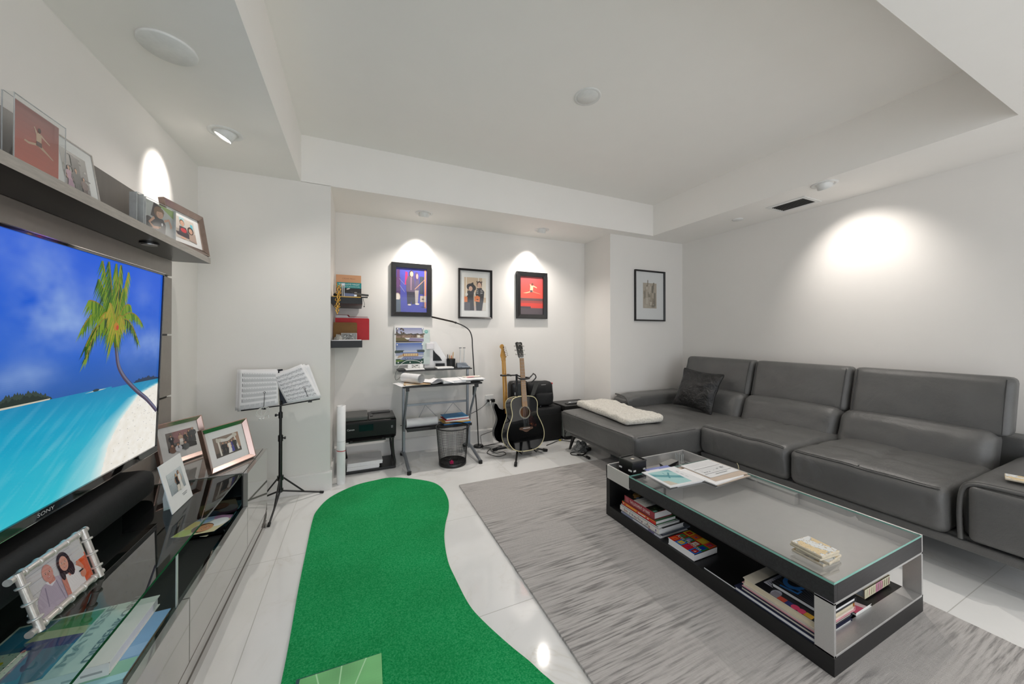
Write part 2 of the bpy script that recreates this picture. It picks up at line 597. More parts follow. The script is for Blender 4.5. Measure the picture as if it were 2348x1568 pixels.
# ------------------------------------------------------------------ flat artwork (prints, covers, lettering)
_txt = {}
def text_mesh(body):
    if body in _txt: return _txt[body]
    cu = bpy.data.curves.new('lettering', 'FONT')
    cu.body = body; cu.size = 1.0; cu.resolution_u = 3
    o = bpy.data.objects.new('lettering', cu)
    COL.objects.link(o)
    dg = bpy.context.evaluated_depsgraph_get()
    me = bpy.data.meshes.new_from_object(o.evaluated_get(dg))
    vs_ = [(v.co.x, v.co.y) for v in me.vertices]
    fs = [tuple(p.vertices) for p in me.polygons]
    bpy.data.objects.remove(o); bpy.data.curves.remove(cu); bpy.data.meshes.remove(me)
    xs = [p[0] for p in vs_]; ys = [p[1] for p in vs_]
    _txt[body] = (vs_, fs, min(xs), max(xs), min(ys), max(ys))
    return _txt[body]

class Art:
    """flat picture W x H metres; positions are fractions, origin bottom left"""
    def __init__(self, W, H, bg=None, step=0.00009, zmax=.0022):
        self.zmax = zmax
        self.W, self.H, self.mb, self.z, self.step = W, H, MB(), 0.0, step
        if bg is not None: self.rect(0, 0, 1, 1, bg)
    def poly(self, pts, c):
        self.z += self.step
        self.mb.add([(x * self.W, y * self.H, self.z) for x, y in pts], [tuple(range(len(pts)))], 0, srgb(c))
        return self
    def rect(self, x, y, w, h, c):
        return self.poly([(x, y), (x + w, y), (x + w, y + h), (x, y + h)], c)
    def ell(self, cx, cy, rx, ry, c, n=20, rot=0.0):
        a = self.H / self.W
        pts = []
        for i in range(n):
            t = 2 * PI * i / n
            x, y = rx * math.cos(t), ry * math.sin(t)
            pts.append((cx + x * math.cos(rot) - y * a * math.sin(rot), cy + x / a * math.sin(rot) + y * math.cos(rot)))
        return self.poly(pts, c)
    def line(self, pts, w, c):
        """w in metres"""
        self.z += self.step
        P = [Vector((x * self.W, y * self.H)) for x, y in pts]
        vs_, fs = [], []
        for i, p in enumerate(P):
            d = (P[min(i + 1, len(P) - 1)] - P[max(i - 1, 0)]).normalized()
            nn = Vector((-d.y, d.x)) * w / 2
            vs_ += [(*(p + nn), self.z), (*(p - nn), self.z)]
        for i in range(len(P) - 1):
            fs.append((2 * i, 2 * i + 1, 2 * i + 3, 2 * i + 2))
        self.mb.add(vs_, fs, 0, srgb(c)); return self
    def grad(self, x, y, w, h, c0, c1, n=10):
        a, b = srgb(c0), srgb(c1)
        self.z += self.step
        for i in range(n):
            t = (i + .5) / n
            y0, y1 = (y + h * i / n) * self.H, (y + h * (i + 1) / n) * self.H
            self.mb.add([(x * self.W, y0, self.z), ((x + w) * self.W, y0, self.z), ((x + w) * self.W, y1, self.z), (x * self.W, y1, self.z)], [(0, 1, 2, 3)], 0, tuple(p * (1 - t) + q * t for p, q in zip(a, b)))
        return self
    def paint(self, nx, ny, fn):
        """fn(s, t) -> linear rgb per cell"""
        self.z += self.step
        W, H, z = self.W, self.H, self.z
        self.mb.grid(nx, ny, lambda u, v: (u * W, v * H, z), smooth=False, colfn=fn)
        return self
    def text(self, s, x, y, h, c, rot=0.0, align='L', width=None):
        """cap height h (fraction of H); x, y fractions; width (fraction of W) squeezes"""
        vs_, fs, x0, x1, y0, y1 = text_mesh(s)
        k = h * self.H / 0.7
        kx = k if width is None else width * self.W / (x1 - x0)
        off = {'L': x0, 'C': (x0 + x1) / 2, 'R': x1}[align]
        self.z += self.step
        out = []
        for p in vs_:
            px, py = (p[0] - off) * kx, p[1] * k
            out.append((x * self.W + px * math.cos(rot) - py * math.sin(rot), y * self.H + px * math.sin(rot) + py * math.cos(rot), self.z))
        self.mb.add(out, fs, 0, srgb(c)); return self
    def person(self, x, y, h, top='#222228', legs='#1c1c22', skin='#c99b7e', hair='#2a1d17', w=None, dress=False, long=False):
        """a small printed figure, feet at (x, y), height h in fractions of H"""
        a = self.H / self.W
        u = h * a
        w = w or 1.0
        if dress:
            self.poly([(x - .17 * u * w, y), (x + .17 * u * w, y), (x + .06 * u * w, y + .55 * h), (x - .06 * u * w, y + .55 * h)], legs)
        else:
            self.poly([(x - .10 * u * w, y), (x - .015 * u, y), (x, y + .5 * h), (x - .10 * u * w, y + .5 * h)], legs)
            self.poly([(x + .015 * u, y), (x + .10 * u * w, y), (x + .10 * u * w, y + .5 * h), (x, y + .5 * h)], legs)
        if long: self.ell(x, y + .86 * h, .085 * u, .13 * h, hair)
        self.poly([(x - .10 * u * w, y + .45 * h), (x + .10 * u * w, y + .45 * h), (x + .14 * u * w, y + .78 * h), (x + .04 * u, y + .83 * h), (x - .04 * u, y + .83 * h), (x - .14 * u * w, y + .78 * h)], top)
        self.line([(x - .13 * u * w, y + .77 * h), (x - .17 * u * w, y + .58 * h), (x - .10 * u * w, y + .46 * h)], .05 * h * self.H, skin if dress else top)
        self.line([(x + .13 * u * w, y + .77 * h), (x + .17 * u * w, y + .58 * h), (x + .10 * u * w, y + .46 * h)], .05 * h * self.H, skin if dress else top)
        self.rect(x - .025 * u, y + .80 * h, .05 * u, .06 * h, skin)
        self.ell(x, y + .93 * h, .065 * u, .085 * h, hair)
        self.ell(x, y + .91 * h, .055 * u, .07 * h, skin)
        return self
    def face(self, x, y, rx, ry, skin, hair, hairtop=0.45, rot=0.0, lips='#a8524c', eye='#2c2220', brow=False):
        """a printed face, fractions"""
        self.ell(x, y, rx, ry, skin, 28, rot)
        for s in (-1, 1):
            self.ell(x + s * rx * .40, y + ry * .12, rx * .17, ry * .07, '#f0e4dc', 12, rot)
            self.ell(x + s * rx * .40, y + ry * .12, rx * .09, ry * .07, eye, 12, rot)
            if brow: self.line([(x + s * rx * .2, y + ry * .27), (x + s * rx * .42, y + ry * .30), (x + s * rx * .62, y + ry * .25)], .006 * self.H * ry * 6, hair)
        self.poly([(x - rx * .10, y - ry * .18), (x + rx * .13, y - ry * .18), (x + rx * .04, y + ry * .1)], '#b07a66')
        self.ell(x, y - ry * .48, rx * .32, ry * .09, lips, 14, rot)
        self.ell(x, y - ry * .46, rx * .24, ry * .035, '#f2e8e4', 12, rot)
        return self
    def build(self, name, parent, M, material=None, w=0):
        self.flatten()
        for i, p in enumerate(self.mb.v):
            self.mb.v[i] = M @ p
        return self.mb.build(name, material or M_print, parent, w=w)
    def flatten(self):
        if self.z > self.zmax:
            for p in self.mb.v: p.z *= self.zmax / self.z
    def into(self, mb, M, mi):
        """lay the artwork onto another mesh as its printed surface"""
        self.flatten()
        o = len(mb.v)
        mb.v += [M @ p for p in self.mb.v]
        mb.f += [tuple(i + o for i in f) for f in self.mb.f]
        mb.m += [mi] * len(self.mb.f); mb.c += self.mb.c; mb.s += [False] * len(self.mb.f)

# picture plane in a frame's local space: x right, z up, facing -y
def face_plane(x, y, z):
    return Matrix(((1, 0, 0, x), (0, 0, -1, y), (0, 1, 0, z), (0, 0, 0, 1)))
# lying flat, facing up: x right, y away
def flat_plane(x, y, z, rot=0.0):
    return Matrix.Translation((x, y, z)) @ Matrix.Rotation(rot, 4, 'Z')

def frame_bars(w, h, fw, d_out, d_in, back=0.0):
    """four mitred bars of a picture frame standing on z=0, x 0..w; outer edge d_out deep, inner edge d_in deep"""
    mb = MB()
    O = [(0, 0), (w, 0), (w, h), (0, h)]
    I = [(fw, fw), (w - fw, fw), (w - fw, h - fw), (fw, h - fw)]
    k = 0.18
    T = [(o[0] + (i[0] - o[0]) * k, o[1] + (i[1] - o[1]) * k) for o, i in zip(O, I)]
    for a in range(4):
        b = (a + 1) % 4
        q = lambda p, y: (p[0], y, p[1])
        mb.quad(q(O[a], -d_out), q(O[b], -d_out), q(T[b], -d_out), q(T[a], -d_out))
        mb.quad(q(T[a], -d_out), q(T[b], -d_out), q(I[b], -d_in), q(I[a], -d_in))
        mb.quad(q(I[a], -d_in), q(I[b], -d_in), q(I[b], back), q(I[a], back))
        mb.quad(q(O[b], -d_out), q(O[a], -d_out), q(O[a], back), q(O[b], back))
        mb.quad(q(O[a], back), q(I[a], back), q(I[b], back), q(O[b], back))
    return mb

# ------------------------------------------------------------------ the room
XL, XR, Y1, Y2, YN, ZS, ZT = -0.994, 3.813, 3.044, 3.178, 3.673, 2.351, 2.708
XN0, XN1, XT0, XT1, YT0, YB = -0.187, 2.653, -0.387, 3.172, 0.577, -2.40

struct(MB().box(XL - .12, XR + .12, YB - .12, YN + .12, -0.12, 0.0).build('floor', M_floor))
struct(MB().box(XL - .12, XL, YB, Y1 + .3, 0.0, 2.9).build('wall_left', M_wall))
struct(MB().box(XR, XR + .12, YB, Y2 + .3, 0.0, 2.9).build('wall_right', M_wall))
_w = MB()
# left pier, niche back, right pier as one continuous wall (plan outline extruded)
_plan = [(XL - .12, Y1), (XN0, Y1), (XN0, YN), (XN1, YN), (XN1, Y2), (XR + .12, Y2), (XR + .12, YN + .12), (XL - .12, YN + .12)]
_w.prism(_plan, 0.0, ZS + .002)
struct(_w.build('wall_back', M_wall))
# ceiling: dropped soffit with a raised tray, and the niche's lid
_c = MB()
_c.box(XL - .12, XT0, YB, Y1, ZS, ZT + .15)
_c.box(XT1, XR + .12, YB, Y2 + .05, ZS, ZT + .15)
_c.box(XT0, XT1, YB, YT0, ZS, ZT + .15)
_c.box(XL - .12, XT1, Y1, YN + .12, ZS, ZT + .15)
_c.box(XT1, XR + .12, Y2 + .05, YN + .12, ZS, ZT + .15)
_c.box(XT0, XT1, YT0, Y1, ZT, ZT + .15)
struct(_c.build('ceiling', M_ceil))
# baseboards
def skirting(name, pts):
    mb = MB()
    for (a, b) in zip(pts[:-1], pts[1:]):
        d = Vector((b[0] - a[0], b[1] - a[1], 0)); L = d.length; d.normalize()
        n = Vector((d.y, -d.x, 0)) * 0.014
        A, B = Vector((*a, 0)), Vector((*b, 0))
        prof = [(0, 0), (1, 0), (1, .128), (.55, .138), (0, .140)]
        vs_ = [p + n * q[0] + Vector((0, 0, q[1])) for p in (A, B) for q in prof]
        mb.add(vs_, [(i, (i + 1) % 5, 5 + (i + 1) % 5, 5 + i) for i in range(5)] + [(4, 3, 2, 1, 0), (5, 6, 7, 8, 9)])
    return struct(mb.build(name, M_base))
skirting('baseboard_back', [(XL, Y1), (XN0 + .014, Y1)])
skirting('baseboard_niche', [(XN0, Y1 - .012), (XN0, YN), (XN1, YN), (XN1, Y2 - .012)])
skirting('baseboard_back_right', [(XN1 - .014, Y2), (XR, Y2)])
skirting('baseboard_right', [(XR, Y2), (XR, YB)])
# the near wall with its wide window (behind the camera)
_n = MB()
_wx0, _wx1, _wz0, _wz1 = -0.75, 3.65, 0.15, 2.25
_n.box(XL, _wx0, YB - .12, YB, 0, ZS); _n.box(_wx1, XR, YB - .12, YB, 0, ZS)
_n.box(_wx0, _wx1, YB - .12, YB, 0, _wz0); _n.box(_wx0, _wx1, YB - .12, YB, _wz1, ZS)
struct(_n.build('wall_near', M_wall))
_f = MB()
for _x in (_wx0, 0.70, 2.15, _wx1 - .05):
    _f.box(_x, _x + .05, YB - .09, YB - .04, _wz0, _wz1)
_f.box(_wx0, _wx1, YB - .09, YB - .04, _wz0, _wz0 + .05); _f.box(_wx0, _wx1, YB - .09, YB - .04, _wz1 - .05, _wz1)
struct(_f.build('window_1', M_dgrey))

# ------------------------------------------------------------------ ceiling fittings
def recessed_spot(x, y, label, aim, name='recessed_spotlight', lens_r=.036, swing=30):
    t = thing(name, label, 'ceiling light', (x, y, ZS), group='recessed ceiling spotlights')
    MB().lathe([(.082, .0), (.080, -.004), (.066, -.006), (.058, -.002), (.055, .004)], n=40).build('trim_ring', M_white, t)
    d = Vector(aim).normalized()
    q = Vector((0, 0, -1)).rotation_difference(d).to_matrix().to_4x4()
    b = MB()
    M = q
    b.lathe([(.026, .055), (.046, .05), (.048, -.03), (.042, -.034), (.038, -.028)], n=28, M=M, cap0=True)
    b.build('gimbal_head', M_white, t)
    MB().lathe([(.0005, -.026), (.037, -.026)], n=24, M=M).build('lens', M_glow, t)
    return t
recessed_spot(-0.689, 2.483, 'adjustable white ceiling spotlight tilted at the wall above the television shelf', (-.55, 0, -1))
recessed_spot(0.583, 3.367, 'white ceiling spotlight over the framed stage photograph in the alcove', (0, .35, -1))
recessed_spot(1.866, 3.373, 'white ceiling spotlight over the red framed print in the alcove', (0, .35, -1))
recessed_spot(3.277, 1.455, 'white ceiling spotlight beside the air vent, tilted at the sofa wall', (.6, 0, -1))
_p = MB().lathe([(.001, -.012), (.088, -.012), (.092, -.008), (.092, -.003), (.086, 0)], n=48).build('blank_cover_plate', M_white, loc=(-0.693, 1.829, ZS))
tag(_p, 'flat round white cover plate on the dropped ceiling above the television', 'ceiling plate')
_p = MB()
_p.lathe([(.001, -.006), (.066, -.006), (.068, -.002)], n=48)
_p.lathe([(.068, -.004), (.080, -.007), (.084, 0)], n=48)
tag(_p.build('ceiling_speaker', M_white, loc=(1.335, 1.814, ZT)), 'round white fitting in the middle of the raised ceiling', 'ceiling fitting')
_p = MB().lathe([(.001, -.008), (.044, -.008), (.047, -.003), (.047, 0)], n=36).build('sprinkler_cover', M_white, loc=(3.492, 2.261, ZS))
tag(_p, 'small round white cap on the ceiling between the vent and the corner', 'ceiling cap')
# vent
_v = thing('air_vent', 'white rectangular air grille with dark slots in the ceiling by the sofa wall', 'air vent', (3.535, 1.797, ZS))
MB().add([], []).box(-.10, .10, -.125, .125, -.001, .0).build('backing', M_black, _v)
_g = MB()
for a, b, c, d in ((-.132, -.095, -.152, .152), (.095, .132, -.152, .152), (-.095, .095, -.152, -.122), (-.095, .095, .122, .152)):
    _g.box(a, b, c, d, -.007, -.0005)
_g.build('frame', M_white, _v, bevel=.002)
for i in range(7):
    x = -.08 + i * .0267
    MB().box(x - .0045, x + .0045, -.122, .122, -.008, -.0015).build('slat', M_dgrey, _v)

# ------------------------------------------------------------------ floor coverings
def extrude_outline(pts, z0, z1):
    return MB().prism(pts, z0, z1)
def catmull(P, n=6, closed=True):
    out = []
    k = len(P)
    for i in range(k if closed else k - 1):
        p0, p1, p2, p3 = (P[(i - 1) % k], P[i], P[(i + 1) % k], P[(i + 2) % k]) if closed else (P[max(i - 1, 0)], P[i], P[i + 1], P[min(i + 2, k - 1)])
        for j in range(n):
            t = j / n
            out.append(tuple(0.5 * ((2 * b) + (-a + c) * t + (2 * a - 5 * b + 4 * c - d) * t * t + (-a + 3 * b - 3 * c + d) * t ** 3) for a, b, c, d in zip(p0, p1, p2, p3)))
    if not closed: out.append(tuple(P[-1]))
    return out
_turf_pts = [(-0.232, 0.55), (-0.232, 0.9), (-0.233, 1.409), (-0.236, 1.6), (-0.246, 1.9), (-0.251, 2.204), (-0.255, 2.546), (-0.242, 2.69), (-0.174, 2.866), (-0.022, 3.005),
             (0.133, 3.05), (0.292, 3.045), (0.521, 2.87), (0.601, 2.718), (0.608, 2.517), (0.578, 2.356), (0.512, 2.176), (0.469, 2.016), (0.441, 1.815),
             (0.443, 1.67), (0.455, 1.485), (0.485, 1.37), (0.535, 1.236), (0.578, 1.138), (0.596, 1.086), (0.619, 1.029), (0.66, 0.9), (0.70, 0.55), (0.65, .35), (0.2, .30), (-.18, .35)]
_t = extrude_outline(catmull(_turf_pts, 5), 0.0, 0.008).build('putting_green_mat', M_turf)
tag(_t, 'bright green artificial turf mat with a wavy edge on the white floor', 'mat')
# grey rug: subdivided slab with a slightly ragged edge
_r = MB()
_rx0, _rx1, _ry0, _ry1 = .739, 2.303, -.55, 2.677
def _rf(u, v):
    x, y = _rx0 + u * (_rx1 - _rx0), _ry0 + v * (_ry1 - _ry0)
    e = 0.004
    if u in (0.0, 1.0): x += (noise.noise((0, y * 40, u * 9)) * e)
    if v in (0.0, 1.0): y += (noise.noise((x * 40, 0, v * 9)) * e)
    return (x, y, .012)
_r.grid(60, 124, _rf, smooth=False)
_edge = [_rf(i / 60, 0.0) for i in range(60)] + [_rf(1.0, i / 124) for i in range(124)] + [_rf(1 - i / 60, 1.0) for i in range(60)] + [_rf(0.0, 1 - i / 124) for i in range(124)]
_ne = len(_edge)
_r.add(_edge + [(p[0], p[1], 0.0) for p in _edge], [(_ne + i, _ne + (i + 1) % _ne, (i + 1) % _ne, i) for i in range(_ne)])
tag(_r.build('area_rug', M_rug), 'large grey rug with dark broken streaks under the coffee table', 'rug')
# pale green folder in the foreground
_b = thing('green_folder', 'pale green folder with white curved lines lying on the turf mat', 'folder', (0, 0, 0.0085))
MB().prism([(-.186, 1.397), (.079, 1.386), (.076, 1.10), (-.19, 1.11)], 0, .006).build('back_cover', mat('teal_board_edge', '#1c4a4c', .6), _b)
_a = Art(.262, .285)
_sh = Matrix.Translation((-.184, 1.108, .0062)) @ Matrix.Rotation(R(-1.8), 4, 'Z')
_a.paint(26, 28, lambda s, t: tuple(np.array(srgb('#6fbb74')) * (0.95 + .18 * noise.noise((s * 3 + 4, t * 5, 1.0)) + .10 * (s - .5))))
for off in (-.12, .02, .16):
    _a.line([(.45 + off * 2.2 * (1 - k / 8) ** 1.2, 1 - k / 8 * 1.0) for k in range(8)], .0045, '#a9dba9')
_a.build('front_cover', _b, _sh)

# ------------------------------------------------------------------ media wall: panel, shelf, low cabinet
YE, YS = 2.62, -0.45
wp = thing('media_back_panel', 'tall taupe back panel in grooved sections behind the television', 'wall unit', (-0.98, 1.1, 0.487))
MB().box(XL, XL + .006, YS, YE - .004, .487, 1.62).build('backing', M_black, wp, w=1)
for z0, z1 in ((.487, .842), (.852, 1.190), (1.200, 1.519), (1.531, 1.617)):
    MB().box(XL + .006, -.970, YS, YE, z0, z1).build('panel', M_panel, wp, bevel=.0015, w=1)
MB().box(XL, -.970, YS, YE, 1.651, 1.882).build('upper_panel', mat('dark_taupe_panel', '#67625d', .35, var=.06, nscale=14, stretch=(1, 3, .4)), wp, bevel=.0015, w=1)
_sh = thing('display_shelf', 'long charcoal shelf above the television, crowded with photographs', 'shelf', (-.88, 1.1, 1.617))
MB().slab(-.9695, -.795, YS, YE, 1.617, 1.651, 1, 0).build('board', [M_shelfw, mat('shaded_shelf_face', '#1b1a19', .3, var=.2, nscale=22, stretch=(6, .7, 6))], _sh, w=1)  # underside shade put into the near-black face colour, shared by the top
MB().cyl((-.868, 2.13, 1.617), (-.868, 2.13, 1.610), .034, n=28).cyl((-.868, 2.13, 1.610), (-.868, 2.13, 1.606), .027, n=28, mi=1).build('puck_light', [M_bmetal, M_silver], _sh, w=1)

cab = thing('media_cabinet', 'long low taupe gloss cabinet with a glass top and open black compartment', 'cabinet', (-0.75, 1.1, 0))
XF, ZG = -.510, .479
_k = MB()
_k.box(XL, XF - .02, YS, 2.19, .047, .285)                    # drawer case under the open compartment
_k.box(XL, XL + .015, YS, 2.19, .285, ZG)                     # back of the compartment
_k.box(XL, XF - .02, 2.193, YE, .047, .47)                    # closed end block
_k.build('carcass', M_bwood, cab, w=1)
_e = MB().box(XL, XF - .022, 2.20, YE, .47, .487)
_e.build('end_top', M_lacq, cab, bevel=.001, w=1)
MB().box(XL + .01, XF - .024, 2.187, 2.193, .285, .478).build('compartment_side', M_bgloss, cab, w=1)
MB().box(XF - .02, XF, 2.195, YE, .100, .484).build('end_door', M_lacq, cab, bevel=.001, w=1)
for y0, y1 in ((1.516, 2.191), (.84, 1.511), (.16, .835), (YS, .155)):
    MB().box(XF - .02, XF, y0, y1, .100, .314).build('drawer_front', M_lacq, cab, bevel=.001, w=1)
MB().box(XF - .034, XF - .021, YS, 2.19, .285, .307).build('drawer_lip', M_bgloss, cab, w=1)
MB().box(XF - .02, XF - .001, YS, YE, .047, .094).build('lower_rail', M_lacq, cab, bevel=.001, w=1)
MB().box(XL + .02, XF - .03, YS, YE - .01, .036, .05).box(XL, XF, YS, YE, 0, .036).build('plinth', M_lacq, cab, w=1)
MB().slab(XL + .016, -.5335, YS, 2.186, ZG, .487, 0, 1).build('glass_top', [M_gcab, M_gedge_d], cab, w=1)
MB().box(-.95, -.537, 1.488, 1.494, .285, ZG).build('glass_divider', M_gdiv, cab, w=1)
MB().box(-.537, -.534, 1.486, 1.496, .285, ZG).build('divider_edge', mat('frosted_edge', '#aeb8b4', .3), cab, w=1)

# ------------------------------------------------------------------ television
TVT = R(1.74)
TM = Matrix(((0, math.sin(TVT), math.cos(TVT), -.85), (1, 0, 0, .745), (0, math.cos(TVT), -math.sin(TVT), .683), (0, 0, 0, 1)))
SW, SH = 1.405, .79
tv = thing('television', 'large flat television showing a palm tree leaning over a tropical beach', 'television', (-.88, 1.45, .66))
_b = MB()
_b.box(-.006, SW + .006, -.026, 0, -.03, .004, M=TM); _b.box(-.006, SW + .006, SH, SH + .008, -.03, .003, M=TM)
_b.box(-.006, 0, 0, SH, -.03, .003, M=TM); _b.box(SW, SW + .006, 0, SH, -.03, .003, M=TM)
_b.build('bezel', M_bgloss, tv, bevel=.001, w=1)
MB().box(-.006, SW + .006, -.0285, -.026, -.03, .006, M=TM).build('metal_trim', M_chrome, tv, w=1)
MB().box(-.006, SW + .006, SH + .008, SH + .0105, -.03, .005, M=TM).build('metal_trim', M_chrome, tv, w=1)
MB().box(.05, SW - .05, .05, SH - .05, -.062, -.03, M=TM).box(0, SW, 0, SH, -.03, -.004, M=TM).build('back_housing', M_black, tv, w=1)
MB().box(-.975, -.90, 1.25, 1.65, .9, 1.2).build('wall_bracket', M_bmetal, tv, w=1)
_a = Art(.12, .026, step=.0001)
_a.text('SONY', .5, .30, .42, '#cfd0d2', align='C', width=.52)
_a.build('maker_lettering', tv, TM @ Matrix.Translation((.715, -.026, .0042)), w=1)

def N(x, y, z=0.0, o=4):
    v, a, f = 0.0, 1.0, 1.0
    for _ in range(o):
        v += a * noise.noise((x * f, y * f, z)); a *= .55; f *= 2.0
    return v
def lerp(a, b, t):
    t = max(0.0, min(1.0, t)); return tuple(p + (q - p) * t for p, q in zip(a, b))
def sstep(a, b, x):
    t = max(0.0, min(1.0, (x - a) / (b - a))); return t * t * (3 - 2 * t)
_sk0, _sk1, _sk2 = srgb('#0457d6'), srgb('#0f5cc6'), srgb('#2459a6')
_cl = srgb('#9dbbe6'); _w0, _w1, _w2, _w3 = srgb('#0b86b4'), srgb('#0fa0c4'), srgb('#35bfd0'), srgb('#a8dfe4')
_sd0, _sd1 = srgb('#e9e3d6'), srgb('#f6f3ec')
def sand_x(t):
    pts = [(-.05, .733), (.008, .736), (.128, .758), (.231, .81), (.327, .891), (.362, .996), (.42, 1.2)]
    for (a, p), (b, q) in zip(pts[:-1], pts[1:]):
        if t <= b: return p + (q - p) * (t - a) / (b - a)
    return 1.2
def tv_pixel(s, t):
    hz = .408 - (s - .43) * .022
    if t > hz:
        e = (t - hz) / (1 - hz)
        c = lerp(_sk2, _sk1, e * 3.5); c = lerp(c, _sk0, (e - .2) * 1.6)
        g = 0.0
        for cx, cyy, rx, ry, k in ((.535, .80, .075, .19, .95), (.60, .70, .10, .10, .6), (.93, .60, .12, .10, .75), (.47, .50, .10, .05, .6), (.90, .84, .06, .10, .35), (.70, .86, .05, .08, .35), (.20, .75, .15, .15, .6), (.46, .95, .06, .06, .35)):
            d = ((s - cx) / rx) ** 2 + ((t - cyy) / ry) ** 2
            g += k * math.exp(-d)
        g *= .72 + .75 * N(s * 7, t * 6, 2.0)
        return lerp(c, _cl, max(0, g) * .62)
    sx = sand_x(t)
    if s > sx:
        q = .5 + .5 * N(s * 40, t * 30, 5.0, 3)
        return lerp(_sd0, _sd1, q + (s - sx) * .5)
    dpt = hz - t
    c = lerp(_w0, _w1, dpt * 9); c = lerp(c, _w2, (dpt - .12) * 3.6 + .15 * N(s * 3, t * 12))
    near = max(0.0, 1 - (sx - s) / (.035 + .33 * dpt))
    rip = .35 * N((s - t * .8) * 34, (t + s * .3) * 6, 3.0, 3)
    c = lerp(c, _w3, near * .95 + max(0, rip) * (.25 + dpt))
    c = lerp(c, _sd1, max(0, near - .72) * 2.2)
    return c
_a = Art(SW, SH, step=.00006, zmax=.0025)
_a.paint(260, 146, tv_pixel)
_rnd = random.Random(4)
def treeline(x0, x1, base, hmax, col, n, slope=0.0):
    for i in range(n):
        x = x0 + (x1 - x0) * (i + .5) / n
        e = math.sin(PI * min(1, max(0, (x - x0) / (x1 - x0)))) ** .45
        h = hmax * e * _rnd.uniform(.65, 1.0); w = (x1 - x0) / n * _rnd.uniform(.9, 1.6)
        b = base + slope * (x - x0)
        _a.poly([(x - w, b), (x + w, b), (x + w * .5, b + h * .8), (x, b + h), (x - w * .5, b + h * .75)], col)
treeline(.40, .557, .405, .052, '#33413a', 26); treeline(.41, .552, .404, .036, '#222e29', 22)
_a.poly([(.40, .402), (.555, .404), (.556, .409), (.40, .409)], '#c9c3b0')
treeline(.865, 1.0, .396, .03, '#1f3350', 20, -.02)
_a.poly([(.66, .397), (.72, .398), (.74, .401), (.70, .402)], '#cfcab8'); _a.ell(.70, .402, .012, .006, '#24383f', 12)
# palm trunk
_tp = catmull([(.762, .70), (.768, .64), (.776, .56), (.786, .50), (.805, .455), (.83, .415), (.88, .352), (.94, .287), (1.0, .205)], 5, False)
for off, w, c in ((0, .020, '#38375a'), (.003, .010, '#6a6c86'), (-.004, .006, '#4c3a4c')):
    _a.line([(x + off, y) for x, y in _tp], w, c)
_a.line([(.768, .66), (.772, .59)], .026, '#5c2f2a'); _a.line([(.766, .67), (.77, .60)], .012, '#8a5a2c')
def frond(x0, y0, x1, y1, sag, col, col2, leaf=.05, n=26, rib='#8a7428'):
    P = []
    for i in range(n + 1):
        t = i / n
        P.append((x0 + (x1 - x0) * t, y0 + (y1 - y0) * t + sag * 4 * t * (1 - t)))
    for i in range(1, n + 1):
        x, y = P[i]
        l = leaf * (1 - .45 * (i / n)) * _rnd.uniform(.75, 1.1)
        for sgn in (-1, 1):
            dx = sgn * l * .22 + (x1 - x0) * .10; dy = -l * 1.25 * _rnd.uniform(.8, 1.2)
            _a.poly([(x - .004, y), (x + .004, y), (x + dx, y + dy)], col if _rnd.random() < .55 else col2)
    _a.line(P, .004, rib)
G1, G2, G3, G4 = '#456f1a', '#74911f', '#22471c', '#a3932f'
for tx, ty, sg, a, b, lf in ((.655, .60, .07, G3, G1, .09), (.642, .68, .08, G1, G2, .10), (.66, .80, .03, G2, G1, .11), (.69, .90, .02, G1, G3, .11), (.70, .985, .0, G2, G1, .10),
                             (.725, 1.02, .0, G3, G1, .12), (.755, 1.03, .0, G1, G2, .13), (.775, 1.0, .0, G2, G3, .12), (.81, .965, .0, G2, G4, .09), (.79, .88, .01, G1, G2, .09),
                             (.825, .80, .04, G1, G2, .07), (.885, .715, .06, G2, G1, .07), (.868, .62, .07, G3, G2, .08), (.70, .72, .05, G2, G4, .09), (.655, .545, .10, G3, G2, .08), (.735, .80, .02, G4, G2, .12), (.80, .70, .05, G2, G4, .08)):
    frond(.763, .69, tx, min(ty, .99), sg, a, b, lf)
_a.ell(.765, .69, .012, .02, '#b07a2a', 14); _a.ell(.77, .685, .006, .012, '#b8442a', 10)
for _ in range(70):
    t = _rnd.uniform(.0, .33); s = _rnd.uniform(sand_x(t) + .02, 1.0)
    _a.ell(s, t, .0016, .0016, _rnd.choice(['#8c8f9c', '#b3a68e', '#6a6f86']), 6)
for v in (0,):
    for i, p in enumerate(_a.mb.v):
        p.x = min(max(p.x, 0), SW); p.y = min(max(p.y, 0), SH)
_a.build('screen', tv, TM @ Matrix.Translation((0, 0, -.003)), M_screen, w=1)

# soundbar
sb = thing('soundbar', 'long black soundbar on the cabinet under the television', 'soundbar', (-.86, 1.5, .487))
_m = Matrix(((0, 0, 1, 0), (1, 0, 0, 0), (0, 1, 0, 0), (0, 0, 0, 1)))
MB().soft((-.884, 1.49, .552), (.158, 1.16, .120), .045, (8, 20, 8)).build('body', M_bfab, sb, w=1)
for _y in (1.0, 1.95): MB().box(-.92, -.845, _y, _y + .06, .487, .4925).build('foot_pad', M_rub, sb, w=1)

